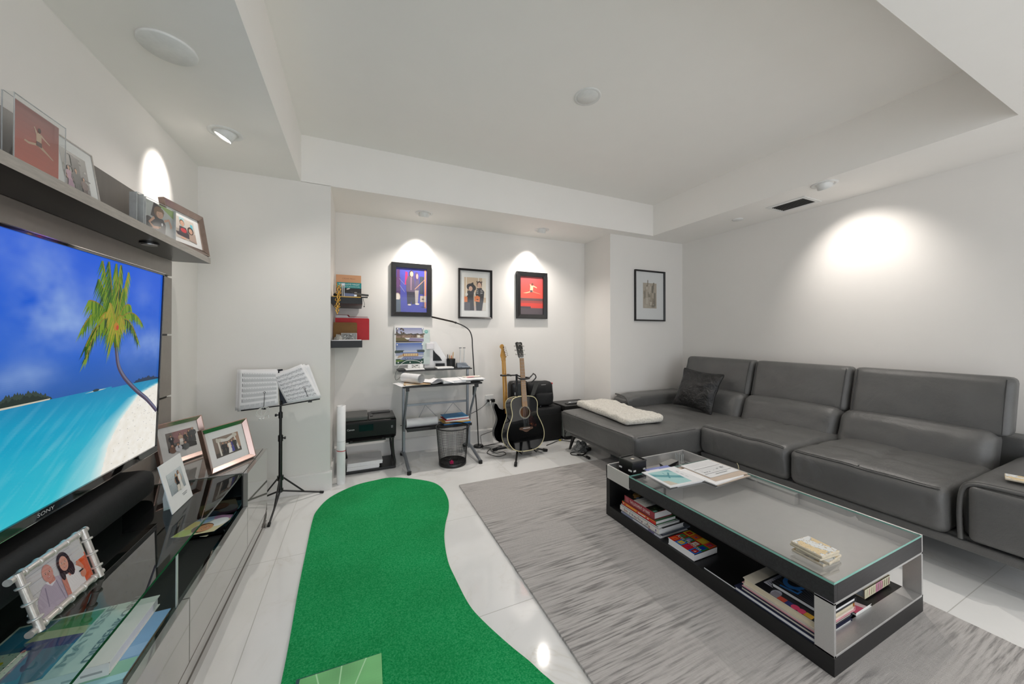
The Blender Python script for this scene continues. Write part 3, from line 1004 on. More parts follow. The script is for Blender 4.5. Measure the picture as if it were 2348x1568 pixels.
# ------------------------------------------------------------------ framed photographs
def photo_frame(name, label, cat, M, w, h, fw, d_out, d_in, m_frame, art_fn, aw, ah, ax, ay, mat_col='#e3e3e1', group=None, easel=None, back=True):
    t = thing(name, label, cat, group=group, mat_world=M)
    frame_bars(w, h, fw, d_out, d_in).build('frame', m_frame, t)
    if back: MB().box(fw * .5, w - fw * .5, -.004, .003, fw * .5, h - fw * .5).build('backing_board', M_black, t)
    if mat_col:
        MB().box(fw - .001, w - fw + .001, -.0062, -.0045, fw - .001, h - fw + .001).build('mat_board', mat('mat_board_' + mat_col, mat_col, .8, var=.01), t)
    a = Art(aw, ah)
    art_fn(a)
    a.build('photograph', t, face_plane(ax, -.0066, ay))
    MB().quad((fw - .001, -.0095, fw - .001), (w - fw + .001, -.0095, fw - .001), (w - fw + .001, -.0095, h - fw + .001), (fw - .001, -.0095, h - fw + .001)).build('pane', M_pane, t)
    if easel is not None:
        L, b, hh = easel
        MB().add([], []).box(w / 2 - .02, w / 2 + .02, .0, .004, 0, L, M=Matrix.Translation((0, .006, hh)) @ Matrix.Rotation(b, 4, 'X') @ Matrix.Translation((0, 0, -L))).build('easel_back', M_black, t)
    return t

def art_party(a):
    a.grad(0, 0, 1, 1, '#6b6765', '#7d7671'); a.rect(.22, .42, .66, .58, '#8f6a68'); a.ell(.55, .8, .3, .2, '#9a7072')
    a.person(.16, .25, .62, '#23262d', '#23262d', w=1.25); a.rect(.15, .62, .03, .10, '#e4e4e4')
    a.person(.48, .22, .66, '#c4a48f', '#d9d2c8', w=1.0, dress=True, long=True, hair='#3a2420'); a.rect(.43, .40, .12, .16, '#e9e6e0')
    a.person(.66, .22, .62, '#3a3c3e', '#33363a', w=1.1, hair='#8c8378'); a.person(.80, .24, .70, '#3d4144', '#3d4144', w=1.2, dress=True, long=True, hair='#261b18')
    a.person(.94, .25, .76, '#4a4e50', '#454a4c', w=1.3, hair='#b9b2a8')
    a.poly([(0, 0), (1, 0), (1, .20), (.75, .32), (.5, .22), (.2, .30), (0, .2)], '#2b2a2c')
    for x, t_ in ((.14, '#7b5a4a'), (.34, '#dfe0e4'), (.60, '#5a5f60')):
        a.ell(x, .10, .12, .18, t_); a.ell(x, .32, .05, .075, '#4a2c20'); a.ell(x, .30, .042, .06, '#c99a80')
    a.line([(.34, .24), (.345, .10)], .004, '#1b1c20')
def art_canopy(a):
    a.grad(0, 0, 1, 1, '#6a5c52', '#8d7d70'); a.rect(0, 0, 1, .22, '#4b4640'); a.rect(.82, .22, .18, .78, '#a3836c')
    a.poly([(.17, .05), (.23, .05), (.21, .85), (.15, .85)], '#d9d3c8'); a.poly([(.86, .10), (.93, .10), (.84, .9), (.78, .9)], '#d9d3c8')
    a.poly([(.15, .9), (.30, .72), (.55, .68), (.8, .82), (.82, .95), (.5, .82), (.25, .92)], '#d5d2cb')
    for i in range(7): a.ell(.15 + .05 * (i % 3), .80 + .05 * (i // 3), .045, .06, '#c9c2b4', 10); a.ell(.80 + .04 * (i % 3), .86 + .05 * (i // 3), .045, .06, '#cdc7ba', 10)
    a.person(.33, .08, .62, '#26282c', '#202226', w=1.15); a.person(.45, .08, .60, '#26282c', '#202226', w=1.1, hair='#5a4a3e')
    a.person(.56, .06, .62, '#e4dfd6', '#e8e4dc', dress=True, long=True, w=1.2); a.person(.67, .08, .62, '#3d3f88', '#43469a', dress=True, long=True, w=.9)
    a.person(.77, .08, .66, '#24262a', '#1e2024', w=1.1)
photo_frame('framed_photo', 'shiny sloped silver frame with a formal family group photo, beside the television', 'photo frame', lean(-.950, 2.425, .488, R(60), R(14)), .262, .230, .024, .022, .010, M_rose, art_party, .150, .105, .062, .066, easel=(.16, R(32), .17), group='shiny sloped silver frames on the cabinet')
photo_frame('framed_photo', 'shiny sloped silver frame with a couple under a white canopy, at the cabinet corner', 'photo frame', lean(-.681, 2.225, .488, R(60.5), R(15.7)), .268, .228, .024, .024, .010, M_rose, art_canopy, .150, .105, .058, .063, easel=(.165, R(36), .17), group='shiny sloped silver frames on the cabinet')
def art_pair(a):
    a.grad(0, 0, 1, 1, '#8d979d', '#cfd5d8'); a.rect(0, 0, .14, .5, '#9ea8ae')
    for i in range(6): a.rect(.06 + .13 * i, .75 - .06 * (i % 2), .08, .025, '#aeb6bb'); a.rect(.04 + .1 * i, .45 - .1 * (i % 2), .05, .02, '#9aa3a9')
    a.person(.52, .02, .80, '#1c1c1e', '#d9d2c8', long=True, hair='#b79c72', w=1.2, dress=True); a.rect(.44, .3, .16, .24, '#1c1c1e')
    a.person(.70, -.02, .92, '#e6e4e0', '#dedcd8', long=True, hair='#5a3b28', w=1.0, dress=True)
_t = thing('photo_card', 'white upright photo card with two women in front of a pale backdrop', 'photo card', mat_world=lean(-.660, 1.800, .4885, R(89), R(13)))
MB().box(0, .176, 0, .003, 0, .198).build('white_card', M_paper, _t)
_a = Art(.118, .088); art_pair(_a); _a.build('photograph', _t, face_plane(.030, -.0006, .062))
_a = Art(.118, .02); _a.text('ALWAYS', .5, .5, .5, '#8d8f92', align='C', width=.42) if False else None
_a = Art(.05, .016)
for i in range(2): _a.rect(.08 * (i + 1), .6 - .42 * i, .84 - .2 * i, .16, '#8e9194')
_a.build('caption', _t, face_plane(.098, -.0006, .030))
MB().prism([(0, 0), (.06, 0), (.052, .05), (.02, .125), (.008, .12)], -.001, .001, M=Matrix.Translation((.088, .004, .0)) @ Matrix.Rotation(R(90), 4, 'Z') @ Matrix.Rotation(R(90), 4, 'X')).build('easel_wing', M_paper, _t)

# acrylic bamboo frame with the couple, front of the cabinet
_t = thing('framed_photo', 'clear acrylic bamboo-style frame with a bald man and dark-haired woman', 'photo frame', mat_world=lean(-.700, 1.215, .487, R(88.5), R(15)))
W_, H_ = .219, .152
_f = MB()
rr = .0085
for z in (rr, H_ - rr):
    _f.cyl((-.010, -.006, z), (W_ + .010, -.006, z), rr, n=18)
    for x in (.028, .07, .112, .154, .194): _f.lathe([(rr, -.003), (rr * 1.28, -.002), (rr * 1.28, .002), (rr, .003)], n=18, M=Matrix.Translation((x, -.006, z)) @ Matrix.Rotation(R(90), 4, 'Y'))
for x in (rr, W_ - rr):
    _f.cyl((x, -.012, 0.0), (x, -.012, H_), rr * .9, n=18)
    for z in (.034, .075, .118): _f.lathe([(rr * .9, -.003), (rr * 1.5, -.002), (rr * 1.5, .002), (rr * .9, .003)], n=18, M=Matrix.Translation((x, -.012, z)))
_f.build('frame', mat('acrylic_rod', '#cfcac4', 0.05, metal=0.35, var=.12, nscale=60, coat=1.0), _t)
_a = Art(.176, .118)
_a.rect(0, 0, 1, 1, '#cfccd0')
for y in (.30, .52, .74, .92): _a.line([(0, y), (1, y + .02)], .0012, '#a9a6ab')
_a.rect(.82, .0, .2, .62, '#e2571f'); _a.poly([(.74, .40), (.86, .58), (.92, .34), (.84, .1)], '#d98d74'); _a.rect(.80, .55, .2, .45, '#d3d0d2')
_a.poly([(.02, 0), (.08, .35), (.20, .55), (.38, .60), (.56, .50), (.60, 0)], '#b7a9bb'); _a.line([(.24, .5), (.20, .1)], .003, '#94879c'); _a.line([(.42, .55), (.46, 0)], .002, '#8f8298')
_a.poly([(.26, .58), (.40, .62), (.43, .50), (.34, .44)], '#e4dfe8'); _a.poly([(.30, .62), (.42, .62), (.42, .50), (.32, .50)], '#c98478')
_a.ell(.345, .74, .085, .19, '#cf8f84', 26); _a.face(.345, .73, .082, .17, '#d4958a', '#6a4a40', lips='#b05a54', brow=True)
_a.poly([(.50, 0), (.52, .40), (.60, .52), (.78, .50), (.86, .36), (.86, 0)], '#eae4e6'); _a.poly([(.50, 0), (.50, .42), (.58, .50), (.57, 0)], '#cf8476'); _a.poly([(.60, .55), (.72, .55), (.76, .40), (.64, .36)], '#d48f80')
_a.ell(.62, .70, .115, .26, '#2a1420', 26); _a.ell(.70, .52, .06, .18, '#2a1420', 20); _a.ell(.545, .52, .04, .16, '#2a1420', 20)
_a.face(.615, .70, .072, .17, '#dca08f', '#2a1420', brow=True)
_a.ell(.86, .22, .05, .10, '#d98d74'); _a.line([(.80, .30), (.88, .30)], .004, '#1b1b1d')
_a.build('photograph', _t, face_plane(.0215, -.005, .017), M_gprint)
MB().quad((.016, -.0075, .012), (W_ - .016, -.0075, .012), (W_ - .016, -.0075, H_ - .012), (.016, -.0075, H_ - .012)).build('pane', M_pane, _t)
MB().box(.016, W_ - .016, -.0045, -.002, .012, H_ - .012).build('backing_board', M_paper2, _t)
MB().box(.09, .13, -.001, .002, 0, .10, M=Matrix.Translation((0, .002, .105)) @ Matrix.Rotation(R(32), 4, 'X') @ Matrix.Translation((0, 0, -.108))).build('easel_back', M_acredge, _t)

# ---- shelf above the television
ZSH = 1.651
_t = thing('acrylic_photo_block', 'thick clear acrylic block with a red print of a leaping dancer', 'photo block', mat_world=lean(-.862, 1.43, ZSH, R(90), 0))
W_, H_, D_ = .186, .216, .050
_m = MB(); _m.box(0, W_, 0, D_, 0, H_)
_m.build('acrylic', M_acry, _t)
_e = MB()
_e.box(.0, W_, .0, .0022, H_ - .0022, H_); _e.box(.0, W_, .020, .0215, H_ - .0012, H_ + .0002)
_e.box(-.0002, .0018, .0, D_, 0, .004); _e.box(-.0003, .0015, 0, .0015, 0, H_); _e.box(-.0003, .0015, D_ - .0015, D_, 0, H_); _e.box(W_ - .0015, W_ + .0003, 0, .0015, 0, H_)
_e.box(-.0003, .0012, .022, .024, 0, H_)
_e.build('bright_edges', M_acredge, _t)
def art_leap(a, red0, red1, skin, low='#8a8480', cut=.0):
    a.grad(0, 0, 1, 1, red0, red1)
    a.poly([(.20, .385), (.30, .37), (.42, .40), (.50, .42), (.50, .46), (.42, .44), (.30, .41), (.22, .415)], skin)
    a.poly([(.50, .42), (.60, .385), (.72, .35), (.86, .30), (.87, .315), (.72, .385), (.58, .45)], skin)
    a.poly([(.47, .42), (.58, .42), (.58, .60), (.56, .66), (.49, .66), (.46, .60)], skin)
    a.poly([(.56, .62), (.72, .56), (.78, .545), (.78, .565), (.66, .61), (.57, .66)], skin)
    a.poly([(.46, .60), (.42, .70), (.40, .72), (.42, .735), (.48, .66)], skin); a.ell(.53, .71, .035, .045, '#4a2f28')
    a.poly([(.46, .42), (.59, .42), (.585, .50), (.465, .50)], '#6d5a58')
def art_leap1(a):
    art_leap(a, '#c66f62', '#8d5a55', '#c9ad93'); a.poly([(0, .62), (0, .30), (1, .10), (1, .62)], '#a9625a') if False else None
_a = Art(.158, .200); _a.grad(0, 0, 1, .30, '#cfc8c2', '#b98b80'); _a.mb.v[:] = _a.mb.v
_a2 = Art(.158, .165); art_leap1(_a2)
_a2.build('print', _t, face_plane(.012, .0078, .040), M_gprint)
_a = Art(.158, .036); _a.grad(0, 0, 1, 1, '#d9d4cf', '#c99d92', 6); _a.build('print_foot', _t, face_plane(.012, .0078, .004), M_gprint)
MB().box(.011, .171, .0080, .0092, .003, .206).build('backing_sheet', M_paper2, _t)

_t = thing('framed_photo', 'blue-edged frame at the end of the shelf beyond the acrylic block', 'photo frame', mat_world=lean(-.93, 1.02, ZSH, R(90), R(6)))
frame_bars(.33, .235, .02, .014, .010).build('frame', M_navy, _t); MB().box(.01, .32, -.006, .002, .01, .225).build('backing_board', M_navy, _t)

def art_street(a):
    a.rect(0, 0, 1, 1, '#8f8d89')
    r_ = random.Random(3)
    for i in range(34): a.rect(r_.uniform(0, .85), r_.uniform(.1, .95), r_.uniform(.05, .25), r_.uniform(.01, .05), r_.choice(['#b9b7b2', '#6c6a66', '#a4a29d', '#55534f']))
    a.rect(.36, .30, .3, .62, '#66645f'); a.person(.2, .1, .55, '#b894a6', '#a7849a', w=1.3, dress=True, long=True); a.person(.48, .05, .62, '#5f5d59', '#555450', w=1.6); a.person(.75, .05, .5, '#7c6b66', '#6b5d58', w=1.4, long=True)
    a.rect(.55, 0, .4, .14, '#2e3a4c')
photo_frame('framed_photo', 'thin silver frame with a wide white mat and faded street photo on the shelf', 'photo frame', lean(-.925, 1.695, ZSH, R(90), R(8)), .222, .250, .0045, .009, .008, M_chrome, art_street, .128, .165, .047, .042, mat_col='#dfe2e1', easel=None)
# small clear blocks
def acr_pane(label, M, w, h, d, art_fn=None, name='acrylic_photo_block'):
    t = thing(name, label, 'photo block', mat_world=M)
    MB().box(0, w, 0, d, 0, h).build('acrylic', M_acry, t)
    e = MB()
    for x in (0, w - .0018): e.box(x - .0002, x + .002, -.0003, d, 0, h)
    e.box(0, w, -.0003, .0012, h - .0015, h + .0003); e.box(0, w, d - .001, d + .0003, h - .0015, h + .0003)
    e.build('bright_edges', M_acredge, t)
    if art_fn:
        a = Art(w - .008, h - .010); art_fn(a); a.build('print', t, face_plane(.004, d * .5 - .0008, .005), M_gprint)
        MB().box(.004, w - .004, d * .5, d * .5 + .001, .005, h - .005).build('backing_sheet', M_paper2, t)
    return t
acr_pane('narrow clear acrylic block standing between the silver frame and the child photo', lean(-.850, 1.985, ZSH, R(68), 0), .030, .150, .030)
def art_child(a):
    a.grad(0, 0, 1, 1, '#a5a9aa', '#b3b8b5'); a.poly([(.45, 1), (1, .72), (1, 1)], '#8fa86a'); a.poly([(.20, .55), (.30, 1), (.55, .95), (.5, .5)], '#3a3438'); a.ell(.14, .30, .16, .2, '#2b2a2e')
    a.poly([(.28, 0), (.25, .35), (.34, .56), (.62, .56), (.72, .4), (.70, 0)], '#2f3138'); a.poly([(.30, 0), (.70, 0), (.70, .10), (.30, .12)], '#5877a0')
    a.line([(.32, .52), (.16, .32), (.30, .20), (.48, .24)], .012, '#c79c84'); a.line([(.66, .52), (.82, .62), (.92, .42), (.88, .36)], .012, '#c79c84')
    a.ell(.47, .74, .17, .19, '#7a5e48', 26); a.face(.50, .68, .115, .13, '#cfa68f', '#6b5140'); a.poly([(.32, .74), (.36, .88), (.60, .88), (.66, .76), (.55, .78)], '#7a5e48')
    a.ell(.58, .38, .03, .05, '#e6e6e8'); a.ell(.50, .26, .015, .03, '#d9a24a')
acr_pane('clear acrylic photo block of a child in a black vest holding a medal', lean(-.842, 2.035, ZSH, R(80), 0), .190, .150, .018, art_child)
def art_kids(a):
    a.grad(0, 0, 1, 1, '#c9bdb2', '#d9cec3'); a.rect(.30, .60, .22, .4, '#a9d6da'); a.rect(.80, .55, .12, .3, '#5fc4d6'); a.rect(0, .18, 1, .25, '#b3a79b')
    a.poly([(.15, .18), (.25, .58), (.55, .58), (.70, .18)], '#4a3e48'); a.ell(.42, .42, .14, .10, '#d0303a')
    a.poly([(.02, .28), (.10, .14), (.60, .10), (.86, .22), (.80, .34), (.3, .30)], '#3d3038'); a.ell(.36, .06, .14, .05, '#d9a98f')
    a.ell(.40, .76, .11, .15, '#5a3a2a'); a.face(.40, .73, .095, .13, '#dba98e', '#4a3226')
    a.poly([(.62, .05), (.66, .42), (.95, .40), (1, 0)], '#b59c8e'); a.ell(.76, .52, .15, .18, '#3f2a22', 24, .3); a.face(.76, .50, .09, .12, '#dba98e', '#3f2a22', rot=.25)
photo_frame('framed_photo', 'brushed bronze frame with two children sitting, at the shelf end', 'photo frame', lean(-.868, 2.285, ZSH, R(80), R(9)), .318, .232, .030, .024, .012, mat('bronze_metal', '#a8958c', .22, metal=1.0, var=.08), art_kids, .170, .120, .074, .056, mat_col='#e9e9e8', easel=None)
# ------------------------------------------------------------------ inside the compartment
def hardback(name, label, x0, x1, y0, y1, z0, z1, cover, spine_side='y0', page=M_paper2, art_fn=None, spine_fn=None, group=None, rot=0.0, cat='book', spine_mat=None, board=.0025, over=.004):
    """book lying flat; cover boards, page block, spine; artwork on the upper cover and the spine"""
    cx_, cy_ = (x0 + x1) / 2, (y0 + y1) / 2
    t = thing(name, label, cat, (cx_, cy_, z0), rot, group)
    hx, hy, H = (x1 - x0) / 2, (y1 - y0) / 2, z1 - z0
    cv = MB()
    cv.box(-hx, hx, -hy, hy, 0, board); cv.box(-hx, hx, -hy, hy, H - board, H)
    sp = {'y0': (-hx, hx, -hy, -hy + board), 'y1': (-hx, hx, hy - board, hy), 'x0': (-hx, -hx + board, -hy, hy), 'x1': (hx - board, hx, -hy, hy)}[spine_side]
    cv.box(*sp, 0, H, mi=1)
    if art_fn:
        a = Art(2 * hx, 2 * hy); art_fn(a); a.into(cv, Matrix.Translation((-hx, -hy, H + .0001)), 2)
    if spine_fn:
        L = 2 * hx if spine_side in ('y0', 'y1') else 2 * hy
        a = Art(L, H); spine_fn(a)
        Ms = {'y0': Matrix(((1, 0, 0, -hx), (0, 0, -1, -hy - .0001), (0, 1, 0, 0), (0, 0, 0, 1))),
              'x0': Matrix(((0, 0, -1, -hx - .0001), (-1, 0, 0, hy), (0, 1, 0, 0), (0, 0, 0, 1))),
              'x1': Matrix(((0, 0, 1, hx + .0001), (1, 0, 0, -hy), (0, 1, 0, 0), (0, 0, 0, 1))),
              'y1': Matrix(((-1, 0, 0, hx), (0, 0, 1, hy + .0001), (0, 1, 0, 0), (0, 0, 0, 1)))}[spine_side]
        a.into(cv, Ms, 2)
    cv.build('cover', [cover, spine_mat or cover, M_print], t)
    pg = {'y0': (-hx + over, hx - over, -hy + board, hy - over), 'y1': (-hx + over, hx - over, -hy + over, hy - board), 'x0': (-hx + board, hx - over, -hy + over, hy - over), 'x1': (-hx + over, hx - board, -hy + over, hy - over)}[spine_side]
    MB().box(*pg, board, H - board).build('pages', page, t)
    return t
def art_lower(a):
    a.rect(0, 0, 1, 1, '#7fa9cf'); a.rect(.55, 0, .45, .28, '#8cc0a8'); a.rect(0, 0, 1, .09, '#a9d9e0'); a.poly([(.7, .28), (1, .3), (1, .48), (.7, .42)], '#93b8d9')
def spine_lower(a):
    a.rect(0, 0, 1, 1, '#a6dbe2'); a.poly([(.855, .18), (.912, .18), (.912, .82)], '#111214'); a.poly([(.825, .18), (.85, .18), (.85, .48)], '#111214'); a.rect(.93, .2, .006, .6, '#6fa9b4'); a.rect(.1, .3, .12, .18, '#c3d98a')
CZ = .285
hardback('art_book', 'pale blue hardback underneath the white art book in the cabinet compartment', -.868, -.548, 1.232, 1.486, CZ, CZ + .026, mat('pale_blue_cover', '#9ac3dc', .4), art_fn=art_lower, spine_fn=spine_lower, page=mat('cream_pages', '#d9cba6', .7))
def art_upper(a):
    a.rect(0, 0, 1, 1, '#e6e6e0')
    a.rect(.02, .03, .58, .94, '#4d7f9e')
    a.poly([(.02, .62), (.60, .60), (.60, .97), (.02, .97)], '#2f7fa6'); a.poly([(.25, .78), (.60, .72), (.60, .97), (.30, .97)], '#27924d'); a.poly([(.20, .66), (.60, .60), (.60, .72), (.22, .80)], '#c3cba0'); a.poly([(.22, .52), (.60, .46), (.60, .60), (.24, .66)], '#34478c')
    a.poly([(.02, .10), (.36, .16), (.30, .52), (.02, .58)], '#d6e3d6'); a.poly([(.30, .10), (.42, .12), (.38, .6), (.30, .55)], '#6a6a92'); a.rect(.02, .03, .34, .09, '#8fb4cf'); a.rect(.12, .05, .05, .1, '#2f8fb0')
    r_ = random.Random(9)
    for i in range(70): a.ell(r_.uniform(.03, .33), r_.uniform(.16, .55), r_.uniform(.004, .012), r_.uniform(.003, .008), r_.choice(['#3c6f78', '#7f9aa2', '#a9583a', '#58846c']), 7, r_.uniform(0, 3))
    a.ell(.18, .40, .022, .03, '#d9c63a'); a.ell(.05, .34, .028, .04, '#d9743a'); a.ell(.26, .52, .016, .02, '#b85a5e')
    a.text('MATISSE', .685, .13, .075, '#a9aca8', R(90), width=.72); a.text('DIEBENKORN', .855, .10, .085, '#77797a', R(90), width=.80)
def spine_upper(a):
    a.rect(0, 0, 1, 1, '#dfe0de'); a.text('MATISSE', .02, .32, .42, '#b5b7b7', width=.18); a.text('DIEBENKORN', .30, .32, .42, '#b0b3b3', width=.26); a.rect(.66, .35, .03, .16, '#9a9c9c'); a.rect(.72, .35, .08, .16, '#a8aaaa'); a.rect(.83, .35, .13, .16, '#a2a4a4')
hardback('art_book', 'white art book with thin grey capitals, upper of the two in the cabinet compartment', -.898, -.588, 1.262, 1.520, CZ + .026, CZ + .058, mat('white_cover', '#e4e4e0', .4), art_fn=art_upper, spine_fn=spine_upper, page=mat('white_pages', '#d5d5da', .7))
for _o in bpy.data.objects:
    pass
# tray with a lying photo near the closed end
_t = thing('photo_tray', 'low black tray with a chrome front edge inside the cabinet compartment', 'tray', (-.64, 2.1, CZ))
MB().box(-.73, -.552, 1.995, 2.175, CZ, CZ + .008).box(-.73, -.552, 1.995, 2.003, CZ, CZ + .018).build('tray_body', M_bgloss, _t, w=1)
MB().box(-.556, -.549, 1.995, 2.175, CZ + .008, CZ + .020).build('front_edge', M_chrome, _t, w=1)
_t = thing('loose_photo', 'colourful photo of a small child lying in the black tray', 'photograph', (-.65, 2.1, CZ + .008))
_a = Art(.19, .15, '#d9cfa8')
for x, y, rx, ry, c in ((.15, .8, .2, .2, '#c9d06a'), (.8, .75, .25, .25, '#8fa9c4'), (.5, .9, .2, .15, '#e0c05a'), (.9, .3, .15, .3, '#b88fb0'), (.65, .25, .22, .25, '#e6e8ea')): _a.ell(x, y, rx, ry, c)
_a.ell(.38, .48, .22, .26, '#5a3426', 26); _a.face(.38, .42, .18, .2, '#d0986f', '#5a3426')
_a.mb.v[:] = [Vector((min(max(p.x, 0), .19), min(max(p.y, 0), .15), p.z)) for p in _a.mb.v]
MB().box(-.095, .095, -.075, .075, 0, .001).build('paper', M_paper, _t)
_a.build('printed_face', _t, Matrix.Translation((-.0, 0, 0)) @ Matrix.Rotation(R(70), 4, 'Z') @ Matrix.Translation((-.095, -.075, .0012)))
bpy.data.objects['paper'].rotation_euler = (0, 0, R(70))
# pale cables under the glass
_c = MB()
for k_ in range(3):
    _c.tube(catmull([(-.93, 1.10 + .02 * k_, CZ + .006), (-.88, 1.16 + .03 * k_, CZ + .05 + .01 * k_), (-.82, 1.24 + .02 * k_, CZ + .05), (-.80, 1.12, CZ + .02 + .008 * k_), (-.86, 1.0, CZ + .006)], 8, False), .0035, 8)
tag(_c.build('charging_cable', M_wcable), 'pale looped cable under the glass behind the books', 'cable')

# ------------------------------------------------------------------ alcove: framed prints on the walls
def wall_frame(label, x0, x1, z0, z1, fw, depth, art_fn, aw, ah, ax, az, y=YN, mat_col='#e2e2df', m_frame=None, cant=0.0):
    M = Matrix.Translation((x0, y - .0035, z0)) @ Matrix.Rotation(R(cant), 4, 'Y')
    return photo_frame('framed_picture', label, 'framed picture', M, x1 - x0, z1 - z0, fw, depth, depth * .7, m_frame or mat('black_frame_wood', '#151415', .35, var=.15), art_fn, aw, ah, ax, az, mat_col=mat_col)
def art_stage(a):
    a.grad(0, 0, 1, 1, '#3a3f8e', '#4646a8', 12); a.rect(0, .0, 1, .26, '#3b3fa0'); a.rect(0, .28, .14, .5, '#4b2f5c')
    a.rect(.02, .55, .10, .4, '#5a2f66'); a.poly([(.28, .62), (.36, .62), (.37, .90), (.30, .92)], '#b81f62'); a.rect(.92, .10, .06, .88, '#c9855a'); a.rect(.76, .42, .14, .40, '#3b4252')
    a.ell(.05, .34, .09, .09, '#b9ab9d'); a.ell(.05, .34, .07, .07, '#d8cfc4'); a.rect(0, 0, .15, .28, '#4d5a68'); a.line([(.12, .6), (.28, .45)], .004, '#8d8fb0'); a.line([(.1, .75), (.28, .62)], .003, '#9a8fb0')
    a.rect(.78, .24, .20, .14, '#b8aa9a'); a.rect(.83, .29, .08, .03, '#4a4038')
    a.poly([(.62, .20), (.70, .20), (.74, .55), (.60, .55)], '#a79d98'); a.poly([(.60, .50), (.75, .50), (.74, .76), (.62, .76)], '#5b4e66'); a.line([(.60, .52), (.94, .76)], .008, '#b58a7a'); a.ell(.66, .82, .07, .10, '#54406a'); a.ell(.68, .82, .035, .06, '#c0958c')
    a.poly([(.36, .18), (.46, .18), (.58, .50), (.34, .50)], '#2a2738'); a.poly([(.50, .18), (.62, .20), (.60, .50), (.46, .50)], '#2a2738')
    a.poly([(.33, .46), (.60, .46), (.60, .72), (.55, .84), (.38, .82), (.32, .70)], '#584a60'); a.poly([(.46, .50), (.50, .50), (.51, .80), (.46, .80)], '#8a6f80'); a.ell(.49, .87, .075, .075, '#3b2b2f'); a.ell(.50, .865, .055, .06, '#d3a693')
    a.ell(.43, .17, .06, .018, '#cfc4bc'); a.ell(.68, .19, .07, .02, '#d6ccc4'); a.line([(.88, .12), (.88, .80)], .004, '#1a1a22'); a.line([(.80, .13), (.96, .12)], .004, '#1a1a22')
def art_halloween(a):
    a.rect(0, 0, 1, 1, '#c9b296'); a.rect(.08, .30, .03, .7, '#ece6da'); a.rect(.63, .40, .04, .6, '#e8e0d2'); a.rect(.82, .4, .18, .6, '#e2dac9'); a.rect(0, 0, 1, .14, '#b9a9a4'); a.rect(.85, 0, .15, .25, '#d9d6cc')
    a.poly([(.02, 0), (.45, 0), (.42, .45), (.46, .60), (.15, .60), (.10, .4)], '#302d30'); a.ell(.32, .70, .22, .11, '#262427', 22, -.3); a.poly([(.18, .72), (.44, .76), (.40, .86), (.26, .80)], '#262427'); a.ell(.29, .66, .085, .075, '#d2ab93')
    a.poly([(.55, 0), (.80, 0), (.88, .30), (.92, .58), (.78, .70), (.58, .68), (.50, .45)], '#2c2c2f'); a.ell(.69, .80, .12, .10, '#3c2b24'); a.ell(.69, .775, .09, .085, '#d4ad95'); a.face(.69, .775, .085, .08, '#d4ad95', '#3c2b24'); a.face(.29, .66, .08, .07, '#d2ab93', '#262427')
    for s in (-1, 1): a.poly([(.69 + s * .06, .85), (.69 + s * .14, .86), (.69 + s * .12, .92)], '#3c2b24')
    for k in range(3): a.line([(.56, .64 - .05 * k), (.64, .62 - .05 * k)], .004, '#d9d7d0'); a.line([(.74, .62 - .05 * k), (.84, .64 - .05 * k)], .004, '#d9d7d0')
    a.line([(.45, .55), (.52, .42)], .01, '#dcd9d0'); a.poly([(.46, .28), (.70, .26), (.72, .42), (.58, .46), (.47, .42)], '#d8793f'); a.ell(.60, .34, .05, .015, '#4a2a1c'); a.rect(0, .25, .14, .16, '#d8793f'); a.ell(.10, .48, .06, .05, '#d9d5cb')
    a.poly([(0, 0), (.26, 0), (.26, .24), (0, .24)], '#59545a')
def art_leap3(a):
    a.grad(0, .42, 1, .58, '#e8503f', '#a2464a', 12); a.rect(0, .36, 1, .07, '#6d4a4b'); a.rect(0, .14, 1, .22, '#d5453c'); a.rect(0, .30, 1, .06, '#a54845'); a.rect(0, 0, 1, .17, '#5a4f55'); a.rect(0, .16, .46, .05, '#4a4248')
    a.poly([(.12, .56), (.28, .555), (.42, .58), (.42, .61), (.30, .585)], '#d8b48a'); a.poly([(.52, .60), (.68, .57), (.88, .54), (.89, .555), (.66, .595), (.54, .62)], '#c9846a')
    a.poly([(.42, .59), (.55, .59), (.57, .76), (.44, .76)], '#dcbb95'); a.poly([(.43, .59), (.54, .59), (.535, .64), (.43, .64)], '#5a4a52'); a.poly([(.55, .74), (.73, .70), (.73, .72), (.57, .77)], '#dcbb95'); a.poly([(.44, .73), (.42, .80), (.46, .79), (.48, .75)], '#dcbb95'); a.ell(.53, .80, .045, .03, '#6a4034')
def art_abstract(a):
    a.rect(0, 0, 1, 1, '#b5ab9c'); r_ = random.Random(11)
    for i in range(30): a.rect(r_.uniform(0, .8), r_.uniform(0, .9), r_.uniform(.06, .2), r_.uniform(.05, .25), r_.choice(['#a49a8b', '#c3bbae', '#9b907f', '#bdb4a6', '#8e8677']))
    a.poly([(.62, .62), (.74, .60), (.78, .92), (.66, .90)], '#7f7a70'); a.rect(.80, .08, .12, .54, '#857f74'); a.rect(.62, .04, .22, .09, '#857f74'); a.rect(.08, .42, .1, .22, '#8e8779')
wall_frame('black framed photo of two guitarists on a blue stage, leftmost of the alcove trio', .314, .710, 1.376, 1.918, .046, .030, art_stage, .306, .452, .045, .045, mat_col=None)
wall_frame('thin black framed photo of two children in witch and skeleton costumes', .999, 1.385, 1.368, 1.910, .019, .030, art_halloween, .250, .362, .068, .090)
wall_frame('black framed red print of a leaping dancer on the alcove wall', 1.690, 2.092, 1.381, 1.928, .050, .030, art_leap3, .304, .449, .049, .049, mat_col=None)
wall_frame('thin black framed beige abstract print on the wall right of the alcove', 3.006, 3.487, 1.356, 1.966, .017, .024, art_abstract, .218, .305, .131, .155, y=Y2, mat_col='#dfe1e1')

